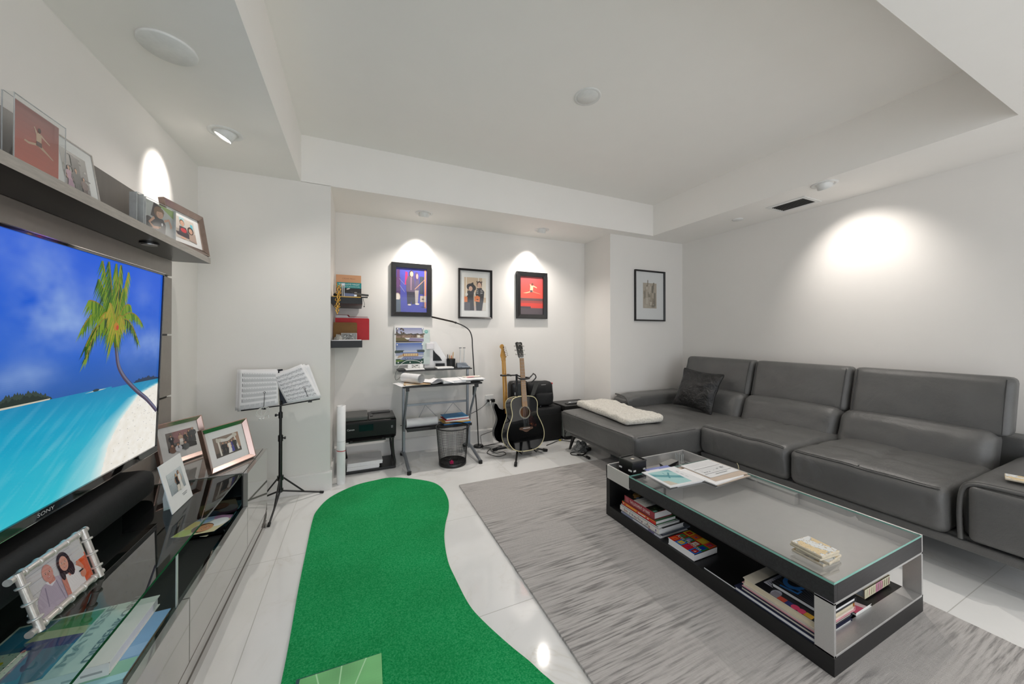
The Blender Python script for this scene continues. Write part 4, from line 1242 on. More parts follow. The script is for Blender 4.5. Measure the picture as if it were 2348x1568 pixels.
# pinned board with two house photographs
_t = thing('photo_board', 'white board with two pinned house photographs above the small desk', 'board', (.35, YN - .016, .885))
MB().box(-.007, .285, -.004, .016, -.002, .39).build('board', M_white, _t)
MB().quad((.27, -.0045, .0), (.345, -.0045, .0), (.345, -.0045, .36), (.27, -.0045, .36)).build('green_sheet', mat('pale_green_sheet', '#cdd9d6', .6), _t)
_a = Art(.04, .04); _a.ell(.5, .5, .46, .48, '#7fb8b0'); _a.ell(.5, .6, .25, .2, '#9fcfc8'); _a.build('round_sticker', _t, face_plane(.288, -.0048, .318))
def art_house1(a):
    a.grad(0, .55, 1, .45, '#c3c3d4', '#8a8fb4'); a.rect(0, 0, 1, .2, '#4a4238'); a.poly([(0, .12), (.45, .12), (.3, .32), (0, .34)], '#6f6440'); a.poly([(.45, .1), (1, .05), (1, .26), (.5, .32)], '#8f86a4'); a.rect(0, .32, 1, .26, '#8f7868'); r_ = random.Random(2)
    for i in range(16): a.rect(r_.uniform(0, .92), r_.uniform(.3, .5), r_.uniform(.03, .1), r_.uniform(.04, .14), r_.choice(['#cdb8a6', '#5f4f48', '#a58d7e', '#e4dccf', '#6d5a4c']))
    for i in range(16): a.ell(r_.uniform(0, .28), r_.uniform(.62, .98), .03, .05, r_.choice(['#5b4c44', '#6d5d52', '#4b3e38']), 7)
    for i in range(14): a.ell(i / 13, .56 + .03 * math.sin(i * 2.1), .05, .04, '#5d5648', 9)
    a.rect(.55, .52, .18, .05, '#4b4648'); a.rect(.76, .34, .10, .16, '#e8e2d6')
def art_house2(a):
    a.grad(0, .5, 1, .5, '#b9c4da', '#4a68ad'); a.rect(0, 0, 1, .24, '#1f4a3a'); a.poly([(0, .1), (.3, .14), (.2, .2), (0, .18)], '#6d8a3c'); a.poly([(.15, .2), (.9, .2), (1, .34), (.3, .38)], '#8a93b4')
    for i in range(5): a.ell(i * .06 + .02, .58, .06, .08, '#3c4a44', 9); a.ell(.78 + i * .05, .60, .06, .07, '#3f4a48', 9)
    a.rect(.26, .55, .5, .08, '#b9c0cf'); a.rect(0, .40, 1, .12, '#a3aac2'); a.rect(.15, .50, .85, .05, '#6f86b8'); a.rect(.24, .36, .56, .14, '#b98d5c')
    for i in range(8): a.rect(.30 + .06 * i, .38, .035, .11, '#ecd6a6')
    a.poly([(.05, .28), (.25, .36), (.24, .46), (.1, .4)], '#c2a98e')
    for i in range(4): a.rect(.32 + .09 * i, .24, .025, .035, '#3a4a70')
_a = Art(.274, .148); art_house1(_a); _a.build('upper_photograph', _t, face_plane(.008, -.0044, .229))
_a = Art(.274, .212); art_house2(_a); _a.build('lower_photograph', _t, face_plane(.008, -.0044, .012))
for x, z in ((.022, .364), (.268, .366), (.020, .205), (.266, .208), (.03, .028), (.145, .026), (.262, .03)):
    MB().ball((x, -.011, z), (.0072, .008, .0078), 12, 8).build('push_pin', M_white, _t)
# curled calendar sheet
_t = thing('wall_sheet', 'loose white sheet with dark squares curling off the wall beside the house photographs', 'paper', (.70, YN - .012, .845))
def _cs(u, v):
    W_ = .06 + .155 * (1 - v) ** .9
    x = -.06 + u * (.06 + W_)
    curl = max(0, x - .05) * (1 - v)
    return (x, -.004 - curl * .45, v * .275 + .0)
MB().grid(14, 12, _cs, smooth=True).build('sheet', M_paper, _t)
MB().add([(.028, -.008, .075), (.118, -.037, .075), (.095, -.028, .115), (.055, -.014, .155), (.030, -.008, .19)], [(0, 1, 2, 3, 4)]).build('dark_panel', M_black, _t)
MB().quad((.052, -.024, .018), (.142, -.052, .018), (.142, -.050, .048), (.052, -.022, .048)).build('dark_panel', M_black, _t)
_m = MB()
_m.box(-.045, .035, -.028, -.008, .195, .262)
_m.build('plastic_pouch', mat('frosted_pouch', '#d9d6d8', .25, coat=.5), _t, bevel=.006)

# ------------------------------------------------------------------ alcove shelves on the left side wall
SX0, SX1, SY0, SY1 = XN0 + .001, .042, 3.082, 3.66
def side_shelf(z0, z1, label):
    o = MB().box(SX0, SX1, SY0, SY1, z0, z1).build('floating_shelf', M_bwood, bevel=.001)
    o.data = o.data
    return tag(o, label, 'shelf', 'black shelves in the alcove corner')
side_shelf(1.443, 1.494, 'upper black floating shelf in the alcove corner, holding upright books')
side_shelf(1.090, 1.146, 'lower black floating shelf in the alcove corner, holding red folders')
ZU, ZLo = 1.494, 1.146
def standing_book(label, x0, x1, y, th, z0, h, cover, art_fn, tilt=4, cat='book', name='book', page=M_paper2):
    t = thing(name, label, cat, mat_world=Matrix.Translation((x0, y, z0)) @ Matrix.Rotation(R(-tilt), 4, 'X'))
    w = x1 - x0
    c = MB(); c.box(0, w, 0, .0025, 0, h); c.box(0, w, th - .0025, th, 0, h); c.box(0, .0025, 0, th, 0, h)
    a = Art(w, h); art_fn(a); a.into(c, face_plane(0, -.0001, 0), 1)
    c.build('cover', [cover, M_print], t)
    MB().box(.0025, w - .003, .0025, th - .0025, .003, h - .003).build('pages', page, t)
    return t
def art_pelli(a):
    a.rect(0, 0, 1, 1, '#cf9c74'); a.text('CESAR PELLI', .5, .84, .045, '#8d6348', align='C', width=.5)
def art_flw(a):
    a.rect(0, 0, 1, 1, '#2b2a2c'); a.rect(0, .70, 1, .30, '#1f8c90'); a.text('FRANK LLOYD WRIGHT', .5, .86, .085, '#e4ecec', align='C', width=.86); a.text('INTERIORS & ARCHITECTURE', .5, .755, .05, '#cfe2e2', align='C', width=.86); r_ = random.Random(5)
    for i in range(26): a.ell(r_.uniform(.03, .97), r_.uniform(.05, .66), r_.uniform(.02, .09), r_.uniform(.01, .04), r_.choice(['#1c1b1d', '#4c4a4a', '#8d8b88', '#cfccc8', '#3a3839']), 9, r_.uniform(-.4, .4))
standing_book('tan hardback standing at the back of the upper alcove shelf', -.172, .036, 3.50, .030, ZU, .245, M_manila, art_pelli, 3)
standing_book('book with a teal title band and dark photo, in front of the tan hardback', -.160, .038, 3.43, .034, ZU, .168, M_black, art_flw, 6)
_o = MB().box(SX0 + .008, SX1 - .012, 3.09, 3.40, ZU, ZU + .008).build('padded_envelope', M_yel)
tag(_o, 'thin yellow card folder lying along the edge of the upper alcove shelf', 'folder')
ZU2 = ZU + .008
_t = thing('handheld_device', 'small handheld device with a blue-grey screen leaning on the upper alcove shelf', 'device', mat_world=Matrix.Translation((-.104, 3.33, ZU2)) @ Matrix.Rotation(R(-18), 4, 'X') @ Matrix.Rotation(R(3), 4, 'Y'))
MB().box(0, .098, 0, .012, 0, .062).build('case', M_black, _t, bevel=.004)
MB().box(.005, .093, -.0008, .0, .006, .057).build('glass_screen', mat('grey_blue_screen', '#6f7fa8', .2, var=.05), _t)
_t = thing('desk_clamp', 'upright silver metal clamp on the upper alcove shelf behind the gold chain', 'clamp', (-.103, 3.20, ZU2))
MB().box(-.010, -.003, -.01, .01, 0, .115).box(.003, .010, -.01, .01, 0, .105).box(-.014, .014, -.012, .012, .095, .118).box(-.014, .014, -.012, .012, 0, .012).build('clamp_body', M_silver, _t, bevel=.002)
_t = thing('stapler', 'grey stapler at the outer end of the upper alcove shelf', 'stapler', (.035, 3.17, ZU2))
MB().box(-.055, .050, -.014, .014, 0, .009).build('stapler_base', M_bmetal, _t, bevel=.003)
MB().box(-.055, .055, -.012, .012, .018, .034, M=Matrix.Rotation(R(4), 4, 'Y')).build('stapler_arm', M_grey_pl, _t, bevel=.005)
MB().box(-.055, -.035, -.012, .012, .005, .024).build('hinge_block', M_silver, _t)
_o = MB().box(-.145, -.125, 3.13, 3.17, ZU2, ZU2 + .05).ball((-.155, 3.2, ZU2 + .02), (.022, .03, .02)).build('headphone_case', M_bgloss)
tag(_o, 'small glossy black case at the inner end of the upper alcove shelf', 'case')
# chain of joined gold figures hanging over the shelf edge
_g = MB()
zc = 1.585
for i in range(4):
    h = .072 - i * .004
    top = zc - sum(.060 - k * .004 for k in range(i))
    x0 = -.129 - i * .004
    yy = 3.070 - .003 * (i > 0)
    _g.ball((x0, yy, top - .006), (.008, .006, .009), 10, 8)
    _g.tube([(x0, yy, top - .012), (x0 - .010, yy, top - .030), (x0 - .006, yy, top - h * .62), (x0 + .002, yy, top - h)], [.004, .006, .005, .003], 8)
    _g.tube([(x0, yy, top - .012), (x0 + .011, yy, top - .030), (x0 + .007, yy, top - h * .62), (x0 - .001, yy, top - h)], [.004, .006, .005, .003], 8)
    _g.tube([(x0 - .004, yy, top - .014), (x0 - .019, yy - .004, top - .001 - (.012 if i == 0 else 0)), (x0 - .012, yy, top + .012)], .003, 6)
    _g.tube([(x0 + .004, yy, top - .014), (x0 + .02, yy - .004, top - .001 - (.012 if i == 0 else 0)), (x0 + .012, yy, top + .012)], .003, 6)
tag(_g.build('figure_ornament', M_gold), 'gold ornament of linked figures hanging over the edge of the upper alcove shelf', 'ornament')
_t = thing('cord_end', 'short dark cord with a small knob dangling beside the upper alcove shelf', 'cord', (.05, 3.12, 1.43))
MB().tube(catmull([(.048, 3.14, ZU2 + .004), (.052, 3.14, 1.475), (.058, 3.138, 1.45), (.056, 3.136, 1.43)], 5, False), .0016, 6).build('cord', M_cable, _t, w=1)
MB().ball((.056, 3.136, 1.427), .005, 10, 8).build('knob', M_cable, _t, w=1)
# folders on the lower shelf
def card(name, label, x0, x1, y, z0, h, m, th=.004, tilt=3, tab=None, cat='folder'):
    t = thing(name, label, cat, mat_world=Matrix.Translation((x0, y, z0)) @ Matrix.Rotation(R(-tilt), 4, 'X'))
    w = x1 - x0
    r = .012
    poly = [(0, 0), (w, 0), (w, h - r), (w - r * .3, h - r * .3), (w - r, h), (0, h)]
    if tab: poly = [(0, 0), (w, 0), (w, h - r), (w - r * .3, h - r * .3), (w - r, h), (tab + .012, h), (tab, h + .016), (.004, h + .016), (0, h + .010)]
    MB().prism(poly, 0, th, M=Matrix(((1, 0, 0, 0), (0, 0, 1, 0), (0, 1, 0, 0), (0, 0, 0, 1)))).build('card', m, t)
    return t
card('file_folder', 'dark red tabbed folder furthest back on the lower alcove shelf', -.168, .100, 3.47, ZLo, .212, mat('dark_red_card', '#8d1420', .5), tab=.1)
card('file_folder', 'white tabbed paper folder between the dark red and bright red folders', -.168, .104, 3.44, ZLo, .206, M_paper, tab=.09, th=.008)
_t = card('file_folder', 'bright red folder jutting out past the lower alcove shelf', -.172, .104, 3.40, ZLo, .196, M_red, th=.006)
_a = Art(.03, .016); _a.line([(.05, .2), (.2, .9), (.4, .2), (.6, .8)], .0015, '#5a0a10'); _a.line([(.7, .3), (.8, .9), (.95, .3)], .0015, '#5a0a10'); _a.build('pen_scribble', _t, face_plane(.018, -.0005, .165))
card('envelope', 'brown kraft envelope standing in front of the red folder', -.182, .003, 3.33, ZLo, .155, M_kraft, th=.004, tilt=5, cat='envelope')
_t = thing('postcard', 'small black and white photo card standing in front of the brown envelope', 'photo card', mat_world=Matrix.Translation((-.120, 3.285, ZLo)) @ Matrix.Rotation(R(-8), 4, 'X'))
MB().box(0, .122, 0, .001, 0, .062).build('card', M_paper, _t)
_a = Art(.118, .058, '#8b8d8a'); _r4 = random.Random(8)
for i in range(24): _a.ell(_r4.uniform(.12, .88), _r4.uniform(.15, .85), _r4.uniform(.03, .11), _r4.uniform(.02, .1), _r4.choice(['#5c5d5a', '#b9bbb7', '#d9dad6', '#4a4744', '#7d7e7a']), 9, _r4.uniform(0, 3))
_a.build('photograph', _t, face_plane(.002, -.0003, .002))
def crumple(cx_, cy_, z0, rx, ry, h, seed, n=14):
    r_ = Vector((seed * 3.1, seed * 1.7, seed))
    mb = MB()
    def fn(u, v):
        th = u * 2 * PI; ph = v * PI / 2
        p = Vector((math.cos(th) * math.cos(ph), math.sin(th) * math.cos(ph), math.sin(ph)))
        k = 1 + .45 * noise.noise(p * 2.3 + r_) + .25 * noise.noise(p * 5.3 + r_)
        return (cx_ + p.x * rx * k, cy_ + p.y * ry * k, z0 + max(0, p.z * h * k))
    mb.grid(n * 2, n, fn, smooth=False)
    return mb
tag(crumple(-.140, 3.21, ZLo + .001, .03, .03, .045, 2).build('crumpled_wrapper', mat('grey_tissue', '#a9a8a2', .6, var=.2)), 'crumpled grey paper at the inner end of the lower alcove shelf', 'paper')
tag(MB().box(SX0 + .004, SX1 - .006, 3.086, 3.28, ZLo, ZLo + .005).build('paper_sheet', M_paper), 'white sheet lying along the front of the lower alcove shelf', 'paper')

# ------------------------------------------------------------------ rolled drawings, printer on its rack
_t = thing('paper_roll', 'tall white roll of drawings standing in the alcove corner', 'paper roll', (-.112, 3.118, 0))
MB().lathe([(.031, 0), (.032, .002), (.032, .622), (.029, .624), (.024, .622), (.024, .55)], n=30, cap0=True).build('rolled_paper', M_paper, _t)
MB().lathe([(.0323, -.003), (.0329, -.001), (.0329, .001), (.0323, .003)], n=30, M=Matrix.Translation((0, 0, .265)) @ Matrix.Rotation(R(6), 4, 'Y')).build('red_rubber_band', M_red, _t)
_m = MB()
_m.lathe([(.0322, .34), (.0323, .3412)], n=30)
_m.build('drawing_line', M_grey_pl, _t)
_t = thing('printer_rack', 'low black rack with curved sides under the printer', 'rack', (.11, 3.41, 0))
MB().box(-.100, .322, 3.27, 3.57, .006, .026).build('base_tray', M_black, _t, bevel=.004, w=1)
for x in (-.097, .302):
    m = MB()
    for y in (3.285, 3.55): m.tube(catmull([(x + .008, y, .015), (x + .014, y, .05), (x + .004, y, .12), (x - .004, y, .2), (x - .004, y, .275)], 5, False), .010, 8)
    m.box(x - .008, x + .014, 3.28, 3.56, .006, .030).box(x - .012, x + .006, 3.28, 3.56, .262, .279)
    m.build('side_frame', M_bmetal, _t, w=1)
MB().box(-.10, .315, 3.30, 3.56, .268, .278).build('top_plate', M_black, _t, w=1)
def ream(label, x0, x1, y0, y1, z0, z1, rot=0.0):
    t = thing('paper_stack', label, 'paper stack', ((x0 + x1) / 2, (y0 + y1) / 2, z0), R(rot), 'paper on the printer rack')
    hx, hy, H = (x1 - x0) / 2, (y1 - y0) / 2, z1 - z0
    m = MB(); r_ = random.Random(int(x1 * 999))
    n = 6
    for i in range(n):
        d = r_.uniform(-.003, .003)
        m.box(-hx + d, hx + d, -hy + d, hy + d, H * i / n, H * (i + 1) / n)
    m.build('sheets', M_paper, t)
ream('lower, wider stack of white paper on the printer rack', -.088, .185, 3.285, 3.55, .026, .055)
ream('upper stack of white paper on the printer rack, set further right', -.07, .214, 3.30, 3.55, .055, .084)
pr_ = thing('printer', 'black all-in-one printer on a low rack in the alcove', 'printer', (.11, 3.42, .279))
PX0, PX1 = -.102, .326
def prn_body():
    m = MB()
    # profile in (y, z): front slopes in towards the bottom
    prof = [(3.275, .03), (3.272, .155), (3.285, .168), (3.575, .168), (3.575, 0), (3.30, 0)]
    n = len(prof)
    vs_ = [(PX0, y, .279 + z) for y, z in prof] + [(PX1, y, .279 + z) for y, z in prof]
    m.add(vs_, [tuple(range(n)), tuple(reversed(range(n, 2 * n)))] + [(i, n + i, n + (i + 1) % n, (i + 1) % n) for i in range(n)])
    return m
prn_body().build('body', mat('printer_black', '#070708', .42, spec=.35), pr_, bevel=.008, segs=3, w=1)
MB().box(PX0 + .004, .092, 3.29, 3.565, .447, .484).build('document_feeder', M_grey_pl, pr_, bevel=.008, segs=3, w=1)
MB().box(PX0 + .03, PX0 + .0325, 3.288, 3.5, .484, .4845).build('feeder_seam', M_black, pr_, w=1)
_m = MB(); _m.box(.096, PX1 - .006, 3.285, 3.565, .447, .462); _m.build('scanner_lid', mat('charcoal_lid', '#3a3937', .35), pr_, bevel=.006, w=1)
_m = MB(); _m.box(.12, .29, 3.47, 3.545, .462, .472); _m.box(.11, .135, 3.36, 3.5, .462, .467); _m.build('exit_tray', M_dgrey, pr_, bevel=.003, w=1)
MB().box(.02, .135, 3.2695, 3.273, .36, .415).build('touch_panel', mat('dark_glass', '#0c1420', .08), pr_, w=1)
MB().box(-.06, .235, 3.245, 3.29, .272, .281).box(-.05, -.03, 3.255, 3.29, .281, .288).box(.205, .225, 3.255, 3.29, .281, .288).build('output_flap', M_dgrey, pr_, w=1)
_a = Art(.08, .03); _a.text('Canon', .02, .3, .5, '#d6d8da', width=.7); _a.build('maker_lettering', pr_, face_plane(-.074, 3.2705, .365), w=1)
_a = Art(.024, .024); _a.rect(.1, .3, .6, .6, '#8d8f91'); _a.rect(.25, .42, .3, .32, '#151515'); _a.rect(.1, .05, .6, .12, '#8d8f91'); _a.build('badge', pr_, face_plane(.280, 3.2706, .365), w=1)

# ------------------------------------------------------------------ small silver desk with a raised back shelf
dk = thing('desk', 'small silver-legged desk with a raised black back shelf, cluttered with papers', 'desk', (.735, 3.4, 0))
DZ = .738
MB().box(.372, 1.104, 3.17, 3.50, DZ - .016, DZ).build('desktop', M_black, dk, bevel=.003, w=1)
MB().box(.364, 1.092, 3.455, 3.645, .838, .849).build('back_shelf', M_black, dk, bevel=.002, w=1)
MB().box(.425, 1.045, 3.32, 3.50, .300, .312).box(.425, 1.045, 3.315, 3.322, .296, .322).build('lower_shelf', M_bmetal, dk, w=1)
for x in (.412, 1.052):
    m = MB()
    m.box(x - .011, x + .011, 3.475, 3.505, .04, .838).box(x - .011, x + .011, 3.425, 3.44, .04, .34)
    m.build('post', M_desk, dk, bevel=.003, w=1)
    MB().tube(catmull([(x, 3.195, DZ - .018), (x, 3.225, .66), (x, 3.31, .53), (x, 3.385, .42), (x, 3.425, .28)], 6, False), .011, 8).build('curved_brace', M_desk, dk, w=1)
    fp = catmull([(x, 3.075, .022), (x, 3.2, .045), (x, 3.36, .072), (x, 3.48, .066), (x, 3.60, .028)], 6, False)
    ft = MB().tube(fp, .015, 8).build('foot_bar', M_desk, dk, w=1)
    for y in (3.072, 3.598):
        e = MB().cyl((x, y, 0), (x, y, .026), .018, n=16).build('foot_cap', M_rub, ft, w=1)
        e.matrix_parent_inverse = (dk.matrix_basis @ ft.matrix_parent_inverse).inverted()
    m = MB()
    for k in range(8): m.box(x - .006, x + .006, 3.44, 3.475, .06 + .036 * k, .072 + .036 * k)
    m.box(x - .006, x + .006, 3.452, 3.462, .06, .33)
    m.build('perforated_plate', M_desk, dk, w=1)
    MB().box(x - .014, x + .014, 3.172, 3.205, DZ - .045, DZ - .016).build('bracket', M_black, dk, w=1)
_m = MB(); _m.box(.41, 1.05, 3.482, 3.496, .500, .520)
for a_, b_ in (((.52, .30), (.62, .50)), ((.62, .50), (.73, .38)), ((.80, .38), (.90, .50)), ((.90, .50), (.99, .40))): _m.tube([(a_[0], 3.489, a_[1]), (b_[0], 3.489, b_[1])], .002, 6)
_m.build('back_rail', M_desk, dk, w=1)
# things on the desk
_t = thing('paper_roll', 'loosely rolled large white drawing lying on the left of the desk', 'paper roll', (.47, 3.30, DZ + .010), R(-58))
def _roll(u, v):
    a = u * 2 * PI * 1.75; r = .034 + .010 * u
    return ((v - .5) * .24, r * math.cos(a), .046 + r * math.sin(a) * .98)
_m = MB(); _m.grid(60, 8, _roll); _m.build('rolled_sheet', M_paper, _t)
_a = Art(.05, .05); 
def sheet(label, x, y, w, h, z, rot, m=M_paper, th=.0012, wave=.004, name='paper_sheet', cat='paper', seed=1, group='papers strewn over the desk'):
    mb = MB()
    def top(u, v):
        e = noise.noise((u * 2.2 + seed * 3.7, v * 2.2 + seed, seed * .7))
        return ((u - .5) * w, (v - .5) * h, th + max(0, wave * (.6 + e)))
    mb.grid(8, 8, top)
    mb.grid(8, 8, lambda u, v: (lambda p: (p[0], p[1], p[2] - th))(top(1 - u, v)))
    e_ = [(i / 8, 0) for i in range(9)] + [(1, i / 8) for i in range(1, 9)] + [(1 - i / 8, 1) for i in range(1, 9)] + [(0, 1 - i / 8) for i in range(1, 8)]
    P = [top(*q) for q in e_]; n = len(P)
    mb.add(P + [(p[0], p[1], p[2] - th) for p in P], [(i, n + i, n + (i + 1) % n, (i + 1) % n) for i in range(n)])
    o = mb.build(name, m, loc=(x, y, z), rot=(0, 0, R(rot)))
    return tag(o, label, cat, group)
zt = DZ
sheet('white sheet hanging past the left corner of the desk', .432, 3.30, .21, .25, zt, 12, wave=.004, seed=2)
sheet('tan folder under the rolled drawing on the desk', .51, 3.30, .23, .24, zt + .006, -8, M_manila, .003, .002, name='folder', cat='folder', seed=3)
sheet('yellow-edged pad at the front left of the desk', .50, 3.255, .22, .15, zt + .003, 3, M_paper2, .006, .001, name='pad', cat='pad', seed=4)
sheet('crumpled white sheet right of the rolled drawing', .655, 3.30, .2, .2, zt + .004, 30, wave=.034, seed=5)
sheet('white sheet tilted over the middle of the desk', .74, 3.27, .21, .17, zt + .004, -12, wave=.022, seed=6)
sheet('neat stack of white sheets in the middle of the desk', .83, 3.31, .22, .24, zt + .002, 5, th=.022, wave=.003, seed=7)
sheet('loose white sheet beside the neat stack on the desk', .90, 3.30, .20, .24, zt + .002, -6, th=.008, wave=.004, seed=8)
sheet('dark folder under the papers at the right end of the desk', 1.02, 3.33, .20, .26, zt + .002, 4, M_dgrey, .008, .003, name='folder', cat='folder', seed=9)
_o = sheet('white papers with a pink note at the right end of the desk', 1.03, 3.30, .23, .25, zt + .016, -5, th=.010, wave=.010, seed=10)
_pn = sheet('pink sticky note on the papers at the right end of the desk', 1.02, 3.29, .075, .05, zt + .040, 10, mat('pink_note', '#e8a0a8', .6), .001, .001, name='sticky_note', cat='note', seed=11, group=None)
sheet('pale envelope sticking out at the right edge of the desk', 1.06, 3.36, .17, .12, zt + .031, 14, M_paper2, .002, .004, name='envelope', cat='envelope', seed=12)
# back shelf of the desk
BZ = .849
_t = thing('power_adapter', 'white power adapters with a coiled white cord on the desk\'s back shelf', 'adapter', (.53, 3.53, BZ))
MB().box(.455, .495, 3.51, 3.56, BZ + .014, BZ + .050).build('brick', M_white, _t, bevel=.005, w=1)
MB().box(.565, .605, 3.51, 3.56, BZ + .014, BZ + .048).build('brick', M_white, _t, bevel=.005, w=1)
MB().tube(catmull([(.495, 3.52, BZ + .03), (.51, 3.50, BZ + .045), (.54, 3.50, BZ + .03), (.56, 3.505, BZ + .045), (.53, 3.51, BZ + .05), (.50, 3.515, BZ + .035), (.53, 3.505, BZ + .02), (.565, 3.52, BZ + .03)], 6, False), .0035, 6).build('cord', M_wcable, _t, w=1)
tag(MB().box(.43, .61, 3.46, 3.58, BZ, BZ + .013).build('laptop', M_white, bevel=.004), 'closed white laptop lying under the adapters on the back shelf', 'laptop')
tag(MB().box(.372, .425, 3.47, 3.62, BZ, BZ + .010).build('notebook', M_dgrey, bevel=.002), 'dark notebook at the left end of the back shelf', 'notebook')
tag(MB().box(.735, .905, 3.47, 3.60, BZ, BZ + .015).build('keyboard', M_white, bevel=.004), 'slim white keyboard lying on the back shelf of the desk', 'keyboard')
tag(MB().box(.625, .72, 3.475, 3.60, BZ, BZ + .006, M=Matrix.Rotation(0, 4, 'Z')).build('tablet', M_black, bevel=.002), 'thin black tablet beside the white keyboard on the back shelf', 'tablet')
tag(MB().tube(catmull([(.372, 3.60, BZ + .014), (.40, 3.61, BZ + .05), (.47, 3.62, BZ + .085), (.56, 3.60, BZ + .078), (.60, 3.58, BZ + .055)], 8, False), .0028, 6).build('white_cable', M_wcable), 'white cable arching over the back shelf of the desk', 'cable')
tag(MB().tube(catmull([(.405, 3.56, BZ + .013), (.355, 3.55, BZ - .012), (.340, 3.54, .79), (.348, 3.53, .755), (.375, 3.52, .77), (.40, 3.515, .81), (.412, 3.512, .834)], 8, False), .0015, 6).build('thin_cable', M_cable), 'thin cable looping off the left end of the back shelf', 'cable')
# pencil pot
_t = thing('pencil_pot', 'black mesh pencil pot full of pencils on the back shelf', 'pencil pot', (.905, 3.60, BZ))
_m = MB()
for k in range(16):
    a = k * PI / 8
    _m.tube([(.040 * math.cos(a), .040 * math.sin(a), .002), (.042 * math.cos(a), .042 * math.sin(a), .088)], .0042, 5)
_m.lathe([(.0415, .086), (.0445, .088), (.0445, .093), (.0415, .093)], n=24); _m.lathe([(.0001, 0), (.041, 0), (.041, .012), (.0001, .004)], n=24)
_m.lathe([(.0385, .004), (.0405, .085)], n=24)
_m.build('mesh_cup', M_bmetal, _t)
_r5 = random.Random(21)
for i, (m, ln, lab) in enumerate(((M_pencil, .165, 'tallest yellow pencil in the black pot'), (M_pencil, .135, 'shorter yellow pencil in the black pot'), (M_orange, .130, 'orange pencil in the black pot'), (M_black, .140, 'black pen at the left of the pot'), (M_paper, .125, 'white pen leaning right in the pot'), (M_gold, .128, 'brass-coloured pencil in the pot'))):
    bx, by = (.012, -.016, -.004, -.030, .022, .006)[i], (.0, .01, -.018, .004, -.014, .016)[i]
    tx, ty = (.026, -.012, .0, -.033, .036, .01)[i], (.006, .012, -.022, .006, -.020, .018)[i]
    o = MB().cyl((.905 + bx, 3.60 + by, BZ + .006), (.905 + tx, 3.60 + ty, BZ + ln - .012), .0042, n=8).cyl((.905 + tx, 3.60 + ty, BZ + ln - .012), (.905 + tx * 1.03, 3.60 + ty * 1.03, BZ + ln), .0042, .0008, n=8).build('pen' if 'pen ' in lab else 'pencil', m)
    tag(o, lab, 'pencil' if 'pencil' in lab else 'pen')
# router
_t = thing('router', 'slate grey router with two white upright antennas on the back shelf', 'router', (1.02, 3.585, BZ))
_m = MB(); _m.add([(-.062, -.05, 0), (.070, -.05, 0), (.070, .04, 0), (-.062, .04, 0), (-.056, -.02, .046), (.040, -.02, .046), (.040, .03, .046), (-.056, .03, .046)], [(0, 3, 2, 1), (4, 5, 6, 7), (0, 1, 5, 4), (1, 2, 6, 5), (2, 3, 7, 6), (3, 0, 4, 7)])
_m.build('housing', M_slate, _t, bevel=.004)
MB().box(-.02, .072, -.065, -.045, 0, .010).build('front_strip', mat('pale_slate', '#9aa2ac', .4), _t, bevel=.002)
for x in (-.012, .030): 
    MB().cyl((x, .02, .044), (x, .02, .20), .0085, n=14).build('antenna', M_white, _t)
    MB().box(x - .012, x + .012, .012, .028, .2, .206).build('antenna_cap', M_grey_pl, _t)
# things on the lower desk shelf
LZ = .312
_t = thing('paper_roll', 'white roll of paper lying on the lower desk shelf', 'paper roll', (.575, 3.41, LZ))
MB().cyl((.43, 3.41, LZ + .043), (.72, 3.405, LZ + .045), .042, n=28).build('rolled_paper', M_paper, _t, w=1)
for nm, lab, x0, x1, z0, z1, m, rot in (('file_folder', 'bright blue folder at the bottom of the stack on the lower desk shelf', .77, 1.035, LZ, LZ + .022, M_blue2, 0),
                                   ('file_folder', 'yellow folder in the stack on the lower desk shelf', .76, 1.030, LZ + .022, LZ + .036, M_yel, 3),
                                   ('paper_stack', 'white papers above the yellow folder on the lower desk shelf', .79, 1.025, LZ + .036, LZ + .052, M_paper, -3),
                                   ('file_folder', 'red folder peeking from the stack on the lower desk shelf', .775, 1.01, LZ + .052, LZ + .060, M_red, 6),
                                   ('paper_stack', 'white papers under the topmost blue folder on the lower desk shelf', .79, 1.015, LZ + .060, LZ + .074, M_paper, 2),
                                   ('file_folder', 'mid blue folder on top of the stack on the lower desk shelf', .775, 1.005, LZ + .074, LZ + .080, M_blue, 4)):
    o = MB().box(-(x1 - x0) / 2, (x1 - x0) / 2, -.085, .085, 0, z1 - z0).build(nm, m, loc=((x0 + x1) / 2, 3.41, z0), rot=(0, 0, R(rot)), bevel=.001)
    tag(o, lab, 'folder' if nm == 'file_folder' else 'paper stack', 'folders stacked on the lower desk shelf')
# wire waste bin
_t = thing('waste_bin', 'black wire mesh waste bin under the desk', 'waste bin', (.815, 3.175, 0))
_m = MB()
NB = 72
for k in range(NB):
    a = 2 * PI * k / NB
    _m.tube([(.122 * math.cos(a), .122 * math.sin(a), .02), (.149 * math.cos(a), .149 * math.sin(a), .342)], .0013, 4, caps=False)
for k in range(1, 14):
    z = .02 + .322 * k / 14; r = .122 + .027 * k / 14
    _m.tube([(r * math.cos(t * PI / 18), r * math.sin(t * PI / 18), z) for t in range(36)], .0006, 4, closed=True)
_m.build('wire_wall', M_bmetal, _t)
MB().tube([(.150 * math.cos(t * PI / 20), .150 * math.sin(t * PI / 20), .343) for t in range(40)], .0055, 8, closed=True).build('rim', M_bmetal, _t)
MB().lathe([(.0001, .004), (.120, .004), (.124, .0), (.126, .004), (.125, .030), (.121, .032), (.119, .012), (.0001, .010)], n=44).build('bottom_pan', M_bmetal, _t)
_m = crumple(.80, 3.15, .012, .018, .016, .026, 5, 8)
tag(_m.build('pink_toy', M_pink), 'hot pink scrap at the bottom of the waste bin', 'scrap')

